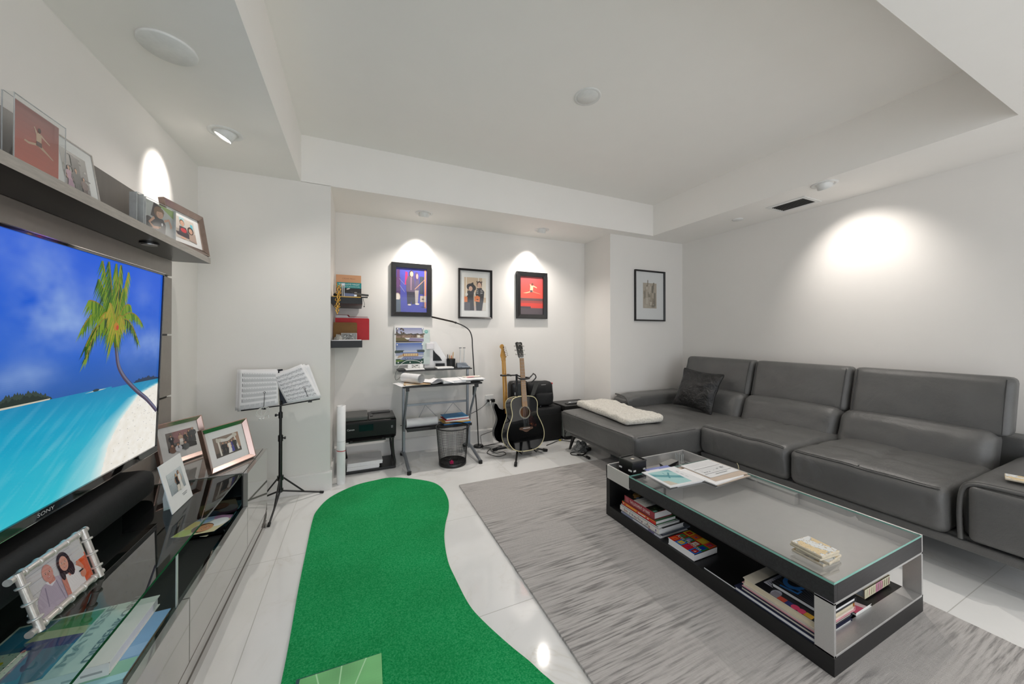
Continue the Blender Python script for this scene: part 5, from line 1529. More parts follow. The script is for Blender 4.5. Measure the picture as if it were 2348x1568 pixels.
# ------------------------------------------------------------------ slim floor lamp with a curved arm
_t = thing('floor_lamp', 'slim black floor lamp with a curved arm reaching left over the desk', 'floor lamp', (1.186, 3.53, 0))
MB().lathe([(.0001, .020), (.045, .020), (.052, .016), (.055, 0), (.0001, 0)], n=40).build('base', M_bmetal, _t)
_pp = catmull([(1.186, 3.53, .012), (1.172, 3.53, .3), (1.150, 3.53, .6), (1.131, 3.53, .88), (1.119, 3.53, 1.06), (1.113, 3.53, 1.16), (1.085, 3.53, 1.235), (1.02, 3.53, 1.285), (.935, 3.53, 1.318)], 8, False)
MB().tube(_pp, [.0062] * len(_pp), 8).build('pole', M_bmetal, _t, w=1)
MB().tube([(.940, 3.53, 1.316), (.90, 3.53, 1.328), (.69, 3.53, 1.372)], [.007, .0085, .0085], 10).build('lamp_head', mat('bronze_black', '#2a231d', .35, metal=.5), _t, w=1)
MB().cyl((.944, 3.53, 1.3145), (.930, 3.53, 1.319), .0105, n=14).build('collar', M_bmetal, _t, w=1)
MB().soft((1.135, 3.52, .60), (.034, .022, .10), .008, (4, 4, 6)).build('switch', M_black, _t, w=1)

# ------------------------------------------------------------------ grey leather sectional sofa
so = thing('sectional_sofa', 'grey leather L-shaped sofa with raised headrests along the right wall', 'sofa', (3.0, 1.7, 0))
def wr(p, s, k=1.0):
    return noise.noise((p[0] * s, p[1] * s, p[2] * s)) * k
# base frame, recessed feet
_m = MB()
_m.box(2.72, 3.62, .34, 2.06, .155, .215)
_m.box(2.68, 2.72, .34, 2.06, .155, .200)
_m.box(2.02, 3.62, 2.10, 3.06, .150, .215)
_m.build('base_frame', M_leather, so, bevel=.012, segs=3, w=1)
def leg(x, y, dx, dy):
    MB().tube([(x, y, .16), (x + dx, y + dy, .0)], [.022, .011], 10).build('leg', M_bmetal, so, w=1)
for x, y, dx, dy in ((2.06, 3.03, -.03, .04), (2.08, 2.20, -.03, -.03), (3.5, 3.0, 0, 0), (2.80, .45, 0, 0), (3.5, .45, 0, 0), (2.80, 1.4, 0, 0), (3.5, 1.5, 0, 0)): leg(x, y, dx, dy)
def seam(pts, r=.0028, name='seam'):
    return pts
# seats
def seat(y0, y1):
    W, D, Hh = y1 - y0, .80, .235
    cx_, cyy, cz = 2.665 + D / 2, (y0 + y1) / 2, .195 + Hh / 2
    def puff(u, v):
        f = (1 - u * u) * (1 - v * v)
        return .024 * f - .016 * max(0, 1 - abs(v) * 8) * (1 - u * u) - .012 * max(0, 1 - abs(u + .25) * 8) * (1 - v * v) + .006 * noise.noise((u * 2.4, v * 2.4, y0)) + .003 * noise.noise((u * 7, v * 4, y0 + 3))
    def fn(u, v, w, p):
        x, y, z = p
        if w > 0: z += w * puff(u, v)
        if u < 0:                                           # puffy front with slight vertical pleats near the corners
            x += u * .012 * (1 - w * w) + .009 * noise.noise((v * 11, w * 1.2, y0 * 3)) * max(0, -u) * (.25 + max(0, abs(v) - .35) * 1.8) * (1 - w * w)
        if v > .0: y += .004 * noise.noise((u * 4, w * 6, 2.0)) * v
        return (x, y, z)
    m = MB(); m.soft((cx_, cyy, cz), (D, W - .006, Hh), .045, (30, 34, 14), fn)
    o = m.build('seat_cushion', M_leather, so, w=1)
    zt = cz + Hh / 2
    st = MB()
    for dx, dz, r_ in ((0, 0, .0022), (.010, .0075, .0012)):
        st.tube([(2.6755 + dx, y0 + .03 + (W - .06) * i / 24, zt - .0125 + dz + puff(-.96, -1 + 2 * i / 24)) for i in range(25)], r_, 6)
    st.tube([(2.69 + .45 * i / 24, cyy, zt - .002 + puff(-1 + 2 * (.025 + .45 * i / 24) / D, 0)) for i in range(25)], .0022, 6)
    xm = cx_ - .25 * D / 2
    st.tube([(xm + .004 * math.sin(i), y0 + .05 + (W - .1) * i / 24, zt - .002 + puff(-.25, -1 + 2 * (.05 + (W - .1) * i / 24) / W)) for i in range(25)], .0016, 6)
    s_ = st.build('seam', M_seam, o, w=1)
    s_.matrix_parent_inverse = (so.matrix_basis @ o.matrix_parent_inverse).inverted()
seat(1.392, 2.062)
seat(.692, 1.388)
# chaise
def chpuff(u, v):
    f = (1 - u * u) * (1 - v * v)
    return .016 * f - .009 * max(0, 1 - abs(u + .36) * 9) * (1 - v * v) - .009 * max(0, 1 - abs(u - .24) * 9) * (1 - v * v) - .009 * max(0, 1 - abs(v + .1) * 8) * (1 - u * u) + .004 * noise.noise((u * 3, v * 2, 1.5))
def chf(u, v, w, p):
    x, y, z = p
    if w > 0: z += w * chpuff(u, v)
    if u < 0: x += (1 - w) * -u * .016
    return (x, y, z)
CX0, CX1, CY0, CY1, CZ0, CZ1 = 1.945, 3.46, 2.052, 3.13, .185, .405
_c = MB(); _c.soft(((CX0 + CX1) / 2, (CY0 + CY1) / 2, (CZ0 + CZ1) / 2), (CX1 - CX0, CY1 - CY0, CZ1 - CZ0), .040, (40, 30, 12), chf)
_ch = _c.build('chaise_cushion', M_leather, so, w=1)
_st = MB()
_cw, _cl_ = (CX1 - CX0) / 2, (CY1 - CY0) / 2
def chpt(u, v, dz=-.002): return (CX0 + _cw * (1 + u), CY0 + _cl_ * (1 + v), CZ1 + chpuff(u, v) + dz)
_ed = .0112
_st.tube([(CX0 + _ed, CY1 - .05 - (CY1 - CY0 - .09) * i / 30, CZ1 - .0105 + chpuff(-1, 1 - 2 * i / 30)) for i in range(31)], .0022, 6)
_st.tube([(CX0 + .04 + (.64) * i / 20, CY0 + _ed, CZ1 - .0105 + chpuff(-1 + .9 * i / 20, -1)) for i in range(21)], .0022, 6)
_st.tube([(CX0 + .0125, CY0 + .0125, CZ0 + .03 + (CZ1 - CZ0 - .06) * i / 8) for i in range(9)], .0016, 6)
for u_ in (-.36, .24): _st.tube([chpt(u_, -.95 + 1.9 * i / 26) for i in range(27)], .0018, 6)
for v_ in (-.1, .52): _st.tube([chpt(-.97 + 1.9 * i / 30, v_) for i in range(31)], .0018, 6)
_s2 = _st.build('seam', M_seam, _ch, w=1)
_s2.matrix_parent_inverse = (so.matrix_basis @ _ch.matrix_parent_inverse).inverted()
# back frame block
_m = MB(); _m.soft((3.70, 1.70, .40), (.20, 2.74, .36), .03, (6, 20, 8))
_m.build('back_frame', M_leather, so, w=1)
# lumbar cushions
for y0, y1 in ((.700, 1.415), (1.421, 2.140), (2.146, 2.860)):
    W = y1 - y0
    def fl(u, v, w, p, y0=y0):
        x, y, z = p
        if u < 0: x += -.018 * (1 - v * v) * (1 - w * w) + .010 * noise.noise((v * 3.0, w * 2.2, y0 * 5)) * (1 - .5 * w * w) + .016 * max(0, abs(v) - .82) * 5 * .5
        z += .010 * (1 - v * v) * w
        x += .10 * (w + 1) * .5
        return (x, y, z)
    m = MB(); m.soft((3.375, (y0 + y1) / 2, .485), (.20, W - .004, .265), .055, (10, 26, 14), fl)
    m.build('lumbar_cushion', M_leather, so, w=1)
# headrests
for y0, y1 in ((.664, 1.402), (1.412, 2.142), (2.152, 2.905)):
    W = y1 - y0
    def fh(u, v, w, p, y0=y0):
        x, y, z = p
        if u < 0: x += -.012 * (1 - v * v) * (1 - w * w) + .006 * noise.noise((v * 2.2, w * 2.0, y0 * 3)) + .012 * max(0, abs(v) - .9) * 10 * .5
        x += .05 * w
        return (x, y, z)
    m = MB(); m.soft((3.565, (y0 + y1) / 2, .765), (.115, W, .350), .036, (10, 26, 14), fh)
    o = m.build('headrest', M_leather, so, w=1)
    s = MB()
    for yy in (y0 + .030, y1 - .030):
        s.tube([(3.505 + .05 * (-1 + 2 * i / 10) - .006 * math.sin(PI * i / 10), yy, .605 + .32 * i / 10) for i in range(11)], .0022, 6)
    q = s.build('seam', M_seam, o, w=1); q.matrix_parent_inverse = (so.matrix_basis @ o.matrix_parent_inverse).inverted()
# right arm: outer slab draped by a broad pad
def fa(u, v, w, p):
    x, y, z = p
    z += .008 * (1 - u * u) * (1 - v * v) * w + .003 * noise.noise((u * 5, v * 3, 2.2))
    return (x, y, z)
_m = MB(); _m.soft((3.17, .50, .345), (.93, .335, .29), .05, (24, 14, 12), fa)
_ar = _m.build('armrest', M_leather, so, w=1)
_m = MB(); _m.soft((2.69, .485, .345), (.05, .30, .262), .022, (6, 14, 12), lambda u, v, w, p: (p[0] - .008 * (1 - v * v) * (1 - w * w), p[1], p[2]))
_q = _m.build('arm_front', M_leather, so, w=1)
_arp = catmull([(2.690, .662, .205), (2.688, .664, .34), (2.690, .655, .44), (2.690, .625, .478), (2.690, .55, .488), (2.690, .335, .488)], 8, False)
_sm = MB().tube(_arp, .010, 8).tube([(p[0] + .016, p[1] + .006, p[2] + .006) for p in _arp], .006, 8).build('arm_piping', M_leather, so, w=1)
# left arm along the back wall
def fb(u, v, w, p):
    x, y, z = p
    if w > 0 and v < 0: y -= .012 * w
    if u < -.6: z -= (abs(u) - .6) * .06 * max(0, w)
    return (x, y, z)
_m = MB(); _m.soft((3.12, 3.02, .452), (.96, .25, .165), .06, (24, 12, 10), fb)
_m.build('armrest', M_leather, so, w=1)
_lap = catmull([(2.665, 2.885, .40), (2.648, 2.890, .47), (2.648, 2.92, .515), (2.652, 2.98, .528), (2.66, 3.10, .528)], 6, False)
MB().tube(_lap, .009, 8).build('arm_piping', M_leather, so, w=1)

# pillow
def fp_(u, v, w, p):
    x, y, z = p
    e = max(abs(v), abs(w))
    th = (1 - abs(v) ** 2.4) * (1 - abs(w) ** 2.4)
    x = x * (.10 + .90 * th) + .010 * noise.noise((v * 3, w * 3, 1)) + .016 * noise.noise((v * 1.7 + 4, w * 4.5, 3)) * (1 - e)
    k = 1 - .10 * (1 - abs(w) ** 2) * (abs(v) > .0) * abs(v) ** 4
    k2 = 1 - .10 * (1 - abs(v) ** 2) * abs(w) ** 4
    return (x, y * k, z * k2)
_m = MB(); _m.soft((0, 0, 0), (.15, .43, .43), .02, (10, 30, 30), fp_)
_p = _m.build('throw_pillow', M_bleather)
_p.matrix_world = Matrix.Translation((3.215, 2.505, .622)) @ Matrix.Rotation(R(8), 4, 'Z') @ Matrix.Rotation(R(24), 4, 'Y') @ Matrix.Rotation(R(5), 4, 'X')
tag(_p, 'square black leather pillow leaning in the corner of the grey sofa', 'pillow')
# folded blanket
def fk(u, v, w, p):
    x, y, z = p
    n_ = noise.noise((x * 9, y * 9, z * 9)) * .016 + noise.noise((x * 30, y * 30, z * 30)) * .007
    if w > 0: z += n_ + .012 * (1 - u * u) * math.sin(v * 3 + .5) * .4 + .008
    z = max(z, -.028)
    x += noise.noise((y * 6, z * 9, 1)) * .012; y += noise.noise((x * 6, z * 9, 4)) * .012
    return (x, y, z)
_m = MB(); _m.soft((0, 0, 0), (.40, .86, .056), .027, (40, 70, 8), fk)
_p = _m.build('folded_blanket', M_knit, loc=(2.335, 2.715, .4445), rot=(0, 0, R(-5)))
tag(_p, 'folded ivory fleece blanket lying across the sofa chaise', 'blanket')
# coaster on the right arm
def coaster(label, x, y, z, rot, seed, group=None, s=.098):
    t = thing('coaster', label, 'coaster', (x, y, z), R(rot), group)
    MB().box(-s / 2, s / 2, -s / 2, s / 2, 0, .0095).build('stone_tile', M_stone, t, bevel=.0025)
    a = Art(s - .006, s - .006)
    def px(u, v):
        q = noise.noise((u * 2.4 + seed, v * 2.4 - seed, seed)) + .4 * noise.noise((u * 7 + seed, v * 7, seed)); l = abs(noise.noise((u * 4 - seed, v * 4, seed + 3)))
        c = srgb('#d3bd92') if q > .08 else srgb('#d5d7d6')
        if abs(q - .08) < .035: c = srgb('#8f9aa0')
        if l < .02: c = srgb('#b29a78')
        return c
    a.paint(30, 30, px)
    a.build('map_print', t, flat_plane(-s / 2 + .003, -s / 2 + .003, .0096))
    return t
coaster('map-printed stone coaster alone on the sofa arm at the right edge', 2.875, .520, .5065, 12, 3.3)

# ------------------------------------------------------------------ glass-topped coffee table
TX0, TX1, TY0, TY1, TZ = 1.508, 2.218, .648, 1.850, .340
ct = thing('coffee_table', 'long low black and brushed metal coffee table with a glass top', 'coffee table', (1.86, 1.25, .012))
RZ = .268
MB().box(TX0, TX1, TY0, TY1, .013, .078).build('base_slab', M_bwood, ct, bevel=.0015, w=1)
# black upper rails
MB().box(TX0, TX0 + .022, TY0, 1.640, RZ, TZ - .008).box(TX0 + .022, TX1 - .010, TY0, TY0 + .006, RZ, TZ - .008).build('upper_rail', M_bwood2, ct, bevel=.001, w=1)
MB().box(TX0 + .02, TX1 - .010, TY0 + .006, TY1 - .010, RZ - .006, RZ + .002).build('recess_floor', mat('satin_white_metal', '#bdbbb9', .25, metal=.0, spec=.8, var=.03), ct, w=1)
MB().box(TX0 + .01, TX1 - .01, TY0 + .06, TY1 - .03, RZ - .012, RZ - .006).build('soffit_board', M_black, ct, w=1)
_m = MB(); _m.box(TX1 - .010, TX1, TY0, TY1, RZ, TZ)
_m.box(TX1 - .050, TX1 - .010, 1.10, 1.62, RZ + .002, TZ - .010)
_m.build('back_rail', M_alu_y, ct, bevel=.001, w=1)
# metal tray end
_m = MB()
_m.box(TX0, TX0 + .010, 1.640, TY1, RZ - .014, TZ); _m.box(TX0, TX1 - .010, TY1 - .010, TY1, RZ - .014, TZ)
_m.box(TX0 + .010, TX1 - .010, 1.640, TY1 - .010, RZ - .014, RZ - .004)
_m.build('tray_end', M_alu, ct, bevel=.001, w=1)
MB().box(TX0 + .010, TX0 + .16, 1.65, TY1 - .012, RZ - .003, RZ + .004).build('tray_liner', M_black, ct, w=1)
# black far end panel and metal near-end sleeve
MB().box(TX0 + .002, TX1 - .002, TY1 - .032, TY1, .078, RZ - .014).build('end_panel', M_bwood, ct, bevel=.001, w=1)
_m = MB()
_m.box(TX0, TX0 + .012, TY0, TY0 + .058, .078, RZ); _m.box(TX1 - .012, TX1, TY0, TY0 + .058, .078, RZ)
_m.box(TX0, TX1, TY0, TY0 + .058, RZ - .009, RZ - .001); _m.box(TX0, TX1, TY0 + .0, TY0 + .058, .078, .086)
_m.build('end_sleeve', M_alu, ct, bevel=.001, w=1)
MB().slab(TX0, TX1 - .011, TY0, 1.640, TZ - .008, TZ, 0, 1).build('glass_top', [M_gtop, M_gedge], ct, w=1)

# things on the table
TT = TZ
_t = thing('magnetic_game_box', 'small black cube-shaped box with white corner tabs on the table end', 'box', (1.635, 1.745, TZ - .068), R(4))
_m = MB(); _m.box(-.062, .062, -.058, .058, 0, .115)
_m.build('box_body', M_black, _t, bevel=.003)
MB().box(-.046, .046, -.043, .043, .115, .118).build('grey_inset', M_grey_pl, _t)
MB().box(-.009, .009, -.008, .008, .118, .120).build('label_square', M_paper2, _t)
_m = MB()
for y_ in (-.059, .054): _m.box(-.062, .062, y_, y_ + .005, .115, .122)
_m.box(-.063, -.058, -.058, .058, .115, .122); _m.box(.058, .063, -.058, .0, .115, .122)
_m.build('raised_rim', M_dgrey, _t)
for (x, y, w_, h_) in ((-.066, -.052, .005, .025), (-.066, .03, .005, .022)): MB().box(x, x + w_, y, y + h_, .062, .072).build('white_tab', M_white, _t)
for x in (-.055, .03): MB().box(x, x + .02, -.061, -.057, .062, .072).build('white_tab', M_white, _t)
def leaflet(name, label, x, y, w, h, z, rot, th, art_fn, m=M_paper, cat='magazine', group=None, matp=None):
    t = thing(name, label, cat, (x, y, z), R(rot), group)
    MB().box(-w / 2, w / 2, -h / 2, h / 2, 0, th).build('pages', m, t, bevel=.0006)
    if art_fn:
        a = Art(w, h); art_fn(a); a.build('cover_print', t, flat_plane(-w / 2, -h / 2, th + .0002), matp or M_gprint)
    return t
def art_mag2(a):
    a.rect(0, 0, 1, 1, '#dfe0ea'); a.rect(0, .80, 1, .2, '#7c86c0'); a.rect(.1, .86, .4, .05, '#c9cde4'); a.rect(0, 0, 1, .1, '#d87a7a')
def art_beachmag(a):
    a.rect(0, 0, 1, 1, '#e6e8ea'); a.rect(.08, .08, .62, .80, '#a5d0d0'); a.poly([(.08, .62), (.4, .45), (.7, .30), (.7, .46), (.4, .60), (.08, .80)], '#5f9fa6'); a.poly([(.45, .88), (.7, .88), (.7, .70)], '#7fb5bb'); a.poly([(.08, .08), (.3, .08), (.22, .3), (.08, .34)], '#c9c2b2')
    a.line([(.36, .42), (.44, .56), (.56, .72)], .010, '#4f8f98'); a.line([(.44, .56), (.40, .66), (.42, .76)], .003, '#3f7f8a'); a.line([(.44, .56), (.32, .62)], .003, '#3f7f8a')
    for k in range(3): a.rect(.80, .30 + .16 * k, .015, .10, '#b5bac0')
leaflet('magazine', 'lilac-headed magazine underneath the teal beach magazine on the coffee table', 1.748, 1.535, .19, .265, TT, -3, .004, art_mag2)
leaflet('magazine', 'white magazine with a teal beach picture on its cover, on the coffee table', 1.728, 1.515, .262, .225, TT + .004, -93 + 90, .005, art_beachmag)
def art_form(a):
    a.rect(0, 0, 1, 1, '#e6e7e8'); a.rect(.05, .56, .9, .018, '#6f6f70'); a.rect(.05, .20, .9, .018, '#6f6f70')
    for k in range(4): a.rect(.1, .90 - .07 * k, .8, .006, '#c9cbcc')
    for k in range(5): a.rect(.1, .50 - .055 * k, .78, .006, '#c9cbcc')
    for x_, y_, w_ in ((.12, .30, .05), (.2, .30, .05), (.30, .30, .03), (.46, .32, .02), (.60, .36, .07), (.76, .40, .08), (.76, .36, .1), (.9, .42, .02), (.3, .10, .4)): a.rect(x_, y_, w_, .02, '#8f9092')
leaflet('folder', 'tan card folder under the printed form on the coffee table', 2.018, 1.470, .315, .275, TT, 2, .004, None, mat('tan_folder_card', '#c2b2a3', .6), 'folder')
leaflet('paper_stack', 'loose white papers between the tan folder and the printed form', 1.985, 1.455, .28, .235, TT + .004, 4, .006, None, M_paper, 'paper stack')
leaflet('folder', 'upper tan sheet under the printed form on the coffee table', 2.035, 1.475, .285, .245, TT + .010, -1, .002, None, mat('tan_folder_card', '#c2b2a3', .6), 'folder')
leaflet('printed_form', 'white printed form with grey bars lying on the tan folder', 2.032, 1.500, .265, .205, TT + .013, 1, .002, art_form, M_paper, 'paper')
_o = MB().tube([(2.19, 1.415, TT + .014), (2.205, 1.43, TT + .030), (2.225, 1.45, TT + .034)], .0012, 6).build('paper_strip', mat('cream_strip', '#d9cfa0', .6))
tag(_o, 'thin cream strip sticking out from under the printed form', 'strip')
# remotes in the tray end
_t = thing('card_holder', 'dark faceted holder with a triangular end in the table\'s metal tray', 'holder', (1.95, 1.735, TZ - .072), R(12))
_m = MB(); _m.add([(-.09, -.045, 0), (.09, -.02, 0), (.09, .035, 0), (-.05, .03, 0), (-.105, -.03, .055), (.085, -.02, .052), (.085, .035, .052), (-.07, .03, .055)], [(0, 3, 2, 1), (4, 5, 6, 7), (0, 1, 5, 4), (1, 2, 6, 5), (2, 3, 7, 6), (3, 0, 4, 7)])
_m.build('holder_body', M_black, _t)
MB().quad((-.100, -.028, .0565), (.083, -.018, .0535), (.083, .033, .0535), (-.068, .028, .0565)).build('grey_panel', mat('grey_panel_plastic', '#8b8a87', .35), _t)
def remote(label, x, y, z, rot, L=.19):
    t = thing('remote_control', label, 'remote control', (x, y, z), R(rot), None)
    MB().box(-L / 2, L / 2, -.022, .022, 0, .017).build('case', M_dgrey, t, bevel=.006)
    for i in range(10):
        for j in range(3):
            MB().box(-L / 2 + .018 + i * .0155, -L / 2 + .027 + i * .0155, -.015 + j * .0115, -.008 + j * .0115, .0168, .0185).build('button', M_silver if (i + j) % 4 else M_white, t)
    return t
remote('dark remote control with pale buttons in the table tray behind the form', 1.985, 1.668, TZ - .040, 14)
_t = thing('drinking_glass', 'small clear ribbed tumbler standing in the far corner of the table tray', 'glass', (2.125, 1.800, TZ - .072))
MB().lathe([(.0001, .004), (.022, .004), (.026, .07), (.0275, .07), (.0235, 0), (.0001, 0)], n=24).build('glass_wall', M_acry, _t)
_m = MB()
for k in range(10): _m.cyl((.0235 * math.cos(k * PI / 5), .0235 * math.sin(k * PI / 5), .004), (.0275 * math.cos(k * PI / 5), .0275 * math.sin(k * PI / 5), .068), .0016, n=5)
_m.build('ribs', M_acredge, _t)
# coaster stack at the near end
for k, (dx, dy, rr_, lab) in enumerate(((.003, .0, -3, 'lowest map-printed stone coaster of the pile on the coffee table'), (.010, -.006, 5, 'second map-printed stone coaster from the bottom of the pile'), (-.001, .003, -6, 'third map-printed stone coaster from the bottom of the pile'), (.0, .0, -4, 'top map-printed stone coaster of the pile on the coffee table'))):
    coaster(lab, 1.622 + dx, .756 + dy, TT + .0003 + k * .0103, rr_, 1.1 + k * 2.3, 'stone coasters piled on the coffee table', .106)

# books on the lower deck
BZ_ = .0785
def spine_txt(txt, bg, fg, width=.7, x=.12, extra=None):
    def f(a):
        a.rect(0, 0, 1, 1, bg)
        if extra: extra(a)
        if txt: a.text(txt, x, .28, .42, fg, width=width)
    return f
GB1 = 'books stacked at the far end under the coffee table'
def art_judg(a):
    a.rect(0, 0, 1, 1, '#16130f'); a.rect(0, .28, 1, .40, '#d5d2ca'); a.poly([(0, 0), (1, 0), (1, .26), (.7, .30), (.35, .22), (0, .14)], '#25301f'); a.rect(.02, .01, .2, .06, '#6fae9a')
    for x_, y_, w_, h_, c in ((.45, .84, .18, .1, '#c09454'), (.52, .92, .1, .06, '#8d6a3a'), (.36, .78, .2, .05, '#a77d44'), (.62, .80, .12, .04, '#7d5c33'), (.3, .72, .1, .03, '#5f7a99')): a.ell(x_, y_, w_, h_, c, 12, .2)
    a.text('THE', .5, .575, .05, '#8a847a', align='C'); a.text('JUDGMENT', .5, .475, .06, '#8a847a', align='C', width=.5); a.text('OF PARIS', .5, .375, .06, '#8a847a', align='C', width=.42)
    r_ = random.Random(6)
    for i in range(26): a.ell(r_.uniform(.1, .95), r_.uniform(.03, .22), .03, .015, r_.choice(['#3f5138', '#556b4a', '#1d2418', '#6d7a5c']), 7)
# stack, lowest first
hardback('paperback', 'grey paperback at the bottom of the far pile under the coffee table', 1.522, 1.735, 1.415, 1.722, BZ_, BZ_ + .012, M_paper, 'x0', page=M_paper, group=GB1, spine_fn=spine_txt('', '#c9cbd4', '#666a80', extra=lambda a: [a.rect(.02, .1, .3, .8, '#8d93b0'), a.rect(.72, .1, .14, .8, '#6a5f8a')]))
hardback('magazine', 'slate-edged magazine second from the bottom of the far pile', 1.535, 1.752, 1.412, 1.716, BZ_ + .012, BZ_ + .020, mat('slate_cover', '#6b7280', .4), 'x0', page=M_paper, group=GB1, cat='magazine')
def spine_decor(a):
    a.rect(0, 0, 1, 1, '#d8d4ce'); r_ = random.Random(4)
    for i in range(40): a.rect(r_.uniform(.1, .8), r_.uniform(.1, .6), r_.uniform(.008, .02), r_.uniform(.2, .4), r_.choice(['#9a8a82', '#b56a5a', '#6d6a8a', '#bcb4aa', '#8d8a88']))
    a.ell(.93, .5, .012, .3, '#7a6a9a')
def art_redblk(a):
    a.rect(0, 0, 1, 1, '#cfd0d2'); a.rect(.15, 0, .85, .30, '#1d1b1d'); a.rect(.4, .05, .5, .12, '#a81e22')
hardback('art_book', 'white art book with a patterned spine in the middle of the far pile', 1.518, 1.712, 1.420, 1.728, BZ_ + .020, BZ_ + .046, M_white, 'x0', page=M_paper, group=GB1, spine_fn=spine_decor, art_fn=art_redblk)
hardback('paperback', 'white paperback just under the red-spined one in the far pile', 1.522, 1.690, 1.432, 1.724, BZ_ + .046, BZ_ + .056, M_white, 'x0', page=M_paper, group=GB1)
def spine_redguide(a):
    a.rect(0, 0, 1, 1, '#c5221d'); a.rect(0, .66, 1, .1, '#d9b23a'); a.rect(.12, .25, .34, .35, '#d9a63a'); a.rect(.50, .3, .22, .26, '#e2ddd2'); a.rect(.76, .3, .05, .26, '#e2ddd2'); a.rect(.03, .25, .04, .4, '#b9b08a')
hardback('guidebook', 'thin red-spined green guidebook below the top book of the far pile', 1.523, 1.682, 1.447, 1.716, BZ_ + .056, BZ_ + .078, mat('deep_green_cover', '#1f6a34', .35), 'x0', page=M_paper, group=GB1, spine_fn=spine_redguide)
hardback('thick_novel', 'thick crimson-spined book on top of the far pile under the coffee table', 1.528, 1.668, 1.462, 1.700, BZ_ + .078, BZ_ + .118, mat('crimson_cover', '#8e2531', .4), 'x0', page=M_paper, group=GB1, art_fn=art_judg, spine_fn=spine_txt('THE JUDGMENT OF PARIS', '#94303b', '#e8dcd4', .66, .20, extra=lambda a: a.rect(.05, .15, .1, .7, '#a8555c')))
# bright book alone
def art_bright(a):
    cols = [['#d8a92c', '#1f8a42', '#d9471f'], ['#b3201f', '#2f9a4a', '#e06a24'], ['#1e62b8', '#bb2a24', '#d8501e']]
    a.rect(0, 0, 1, 1, '#c4281f')
    pal = ['#e0672a', '#1f3fae', '#e6c03a', '#2f9a55', '#c9245a', '#8a7fc0', '#b3201f', '#e8e0d0']
    r_ = random.Random(12)
    for i in range(3):
        for j in range(4):
            a.rect(j * .25, i / 3, .25, 1 / 3, ['#c9301f', '#e0672a', '#1f8a42', '#2a6fc0', '#e2b632', '#b3201f'][(i * 5 + j * 3) % 6])
            x_, y_ = j * .25 + .125, i / 3 + .166
            a.poly([(x_ - .075, y_ - .11), (x_ + .085, y_ - .09), (x_ + .07, y_ + .11), (x_ - .08, y_ + .1)], pal[(i * 3 + j * 2) % 8])
            a.poly([(x_ - .03, y_ - .05), (x_ + .04, y_ - .04), (x_ + .03, y_ + .05)], pal[(i * 2 + j + 4) % 8])
    a.text('Arte Moderna', .04, .30, .15, '#f0ece4', width=.90)
_bm = thing('small_art_book', 'small chunky book with a bright multicoloured cover under the coffee table', 'book', (1.605, 1.283, BZ_), R(-90))
MB().box(-.078, .078, -.080, .080, .003, .031).build('pages', M_paper, _bm)
_cv = MB(); _cv.box(-.080, .080, -.082, .082, 0, .003).box(-.080, .080, -.082, .082, .031, .034).box(.078, .080, -.082, .082, 0, .034)
_a = Art(.160, .164); art_bright(_a); _a.into(_cv, flat_plane(-.080, -.082, .0341), 1)
_cv.build('cover', [M_paper, M_gprint], _bm)
hardback('paperback', 'very thin black paperback with a pale edge lying near the table\'s middle', 1.520, 1.70, 1.000, 1.150, BZ_, BZ_ + .007, M_black, 'x1', page=M_paper, group=None, board=.001, over=.0)
# near pile
GB2 = 'large books stacked at the near end under the coffee table'
hardback('art_book', 'navy bound art book at the bottom of the near pile', 1.516, 1.76, .700, 1.002, BZ_, BZ_ + .018, M_navy, 'x1', page=M_paper, group=GB2)
hardback('art_book', 'navy and coral art book second from the bottom of the near pile', 1.520, 1.775, .706, .978, BZ_ + .018, BZ_ + .032, mat('dark_navy_cover', '#171b33', .4), 'x1', page=M_paper2, group=GB2)
hardback('art_book', 'pink floral art book in the middle of the near pile', 1.526, 1.80, .706, .975, BZ_ + .032, BZ_ + .048, mat('pink_cover', '#d79aa5', .4), 'x1', page=M_paper2, group=GB2,
         art_fn=lambda a: [a.rect(0, 0, 1, 1, '#d79aa5')] + [a.ell(.15 + .13 * i, .90 - .03 * (i % 2), .06, .05, ('#b5304a', '#7d4a3a', '#d9647a')[i % 3], 9) for i in range(7)])
def art_comic(a):
    a.rect(0, 0, 1, 1, '#16161a'); a.rect(0, .82, 1, .18, '#cfc7b6'); a.poly([(.05, .62), (.26, .62), (.26, .80), (.05, .80)], '#16161a'); a.rect(.18, .66, .52, .13, '#c9cad2')
    for i in range(9): a.line([(.2 + .05 * i, .69), (.23 + .05 * i, .76)], .0025, '#3a4470')
    a.ell(.10, .56, .1, .06, '#a9a9b4', 14); a.rect(0, .50, .14, .1, '#8f8a92'); a.rect(0, .40, .10, .1, '#c04a38'); a.rect(0, .26, .10, .14, '#34386e'); a.ell(.05, .20, .06, .05, '#d8466a'); a.ell(.05, .28, .06, .05, '#d8466a'); a.rect(0, .06, .10, .1, '#c99a38')
hardback('art_book', 'cream book with an ochre-lined page edge and cartoon cover, in the near pile', 1.522, 1.79, .705, .968, BZ_ + .048, BZ_ + .074, mat('cream_cover', '#cfc7b6', .4), 'x1', page=mat('ivory_pages', '#cfc3ab', .7), group=GB2, art_fn=art_comic, spine_mat=mat('ochre_cover', '#b5702f', .5))
def art_blueblk(a):
    a.rect(0, 0, 1, 1, '#1b1c20')
    for i in range(9): a.line([(.02 + .02 * i, .02), (.05 + .105 * i, .98)], .0028, '#55565c')
    a.ell(.42, .76, .30, .20, '#2f6fae', 24); a.ell(.42, .76, .19, .13, '#1b1c20', 20); a.line([(.05, .86), (.10, .55), (.22, .55), (.2, .8)], .012, '#2f6fae'); a.poly([(.55, .5), (.7, .52), (.66, .6), (.58, .58)], '#a9a49a'); a.poly([(.74, .3), (.9, .32), (.86, .40)], '#6d6a66')
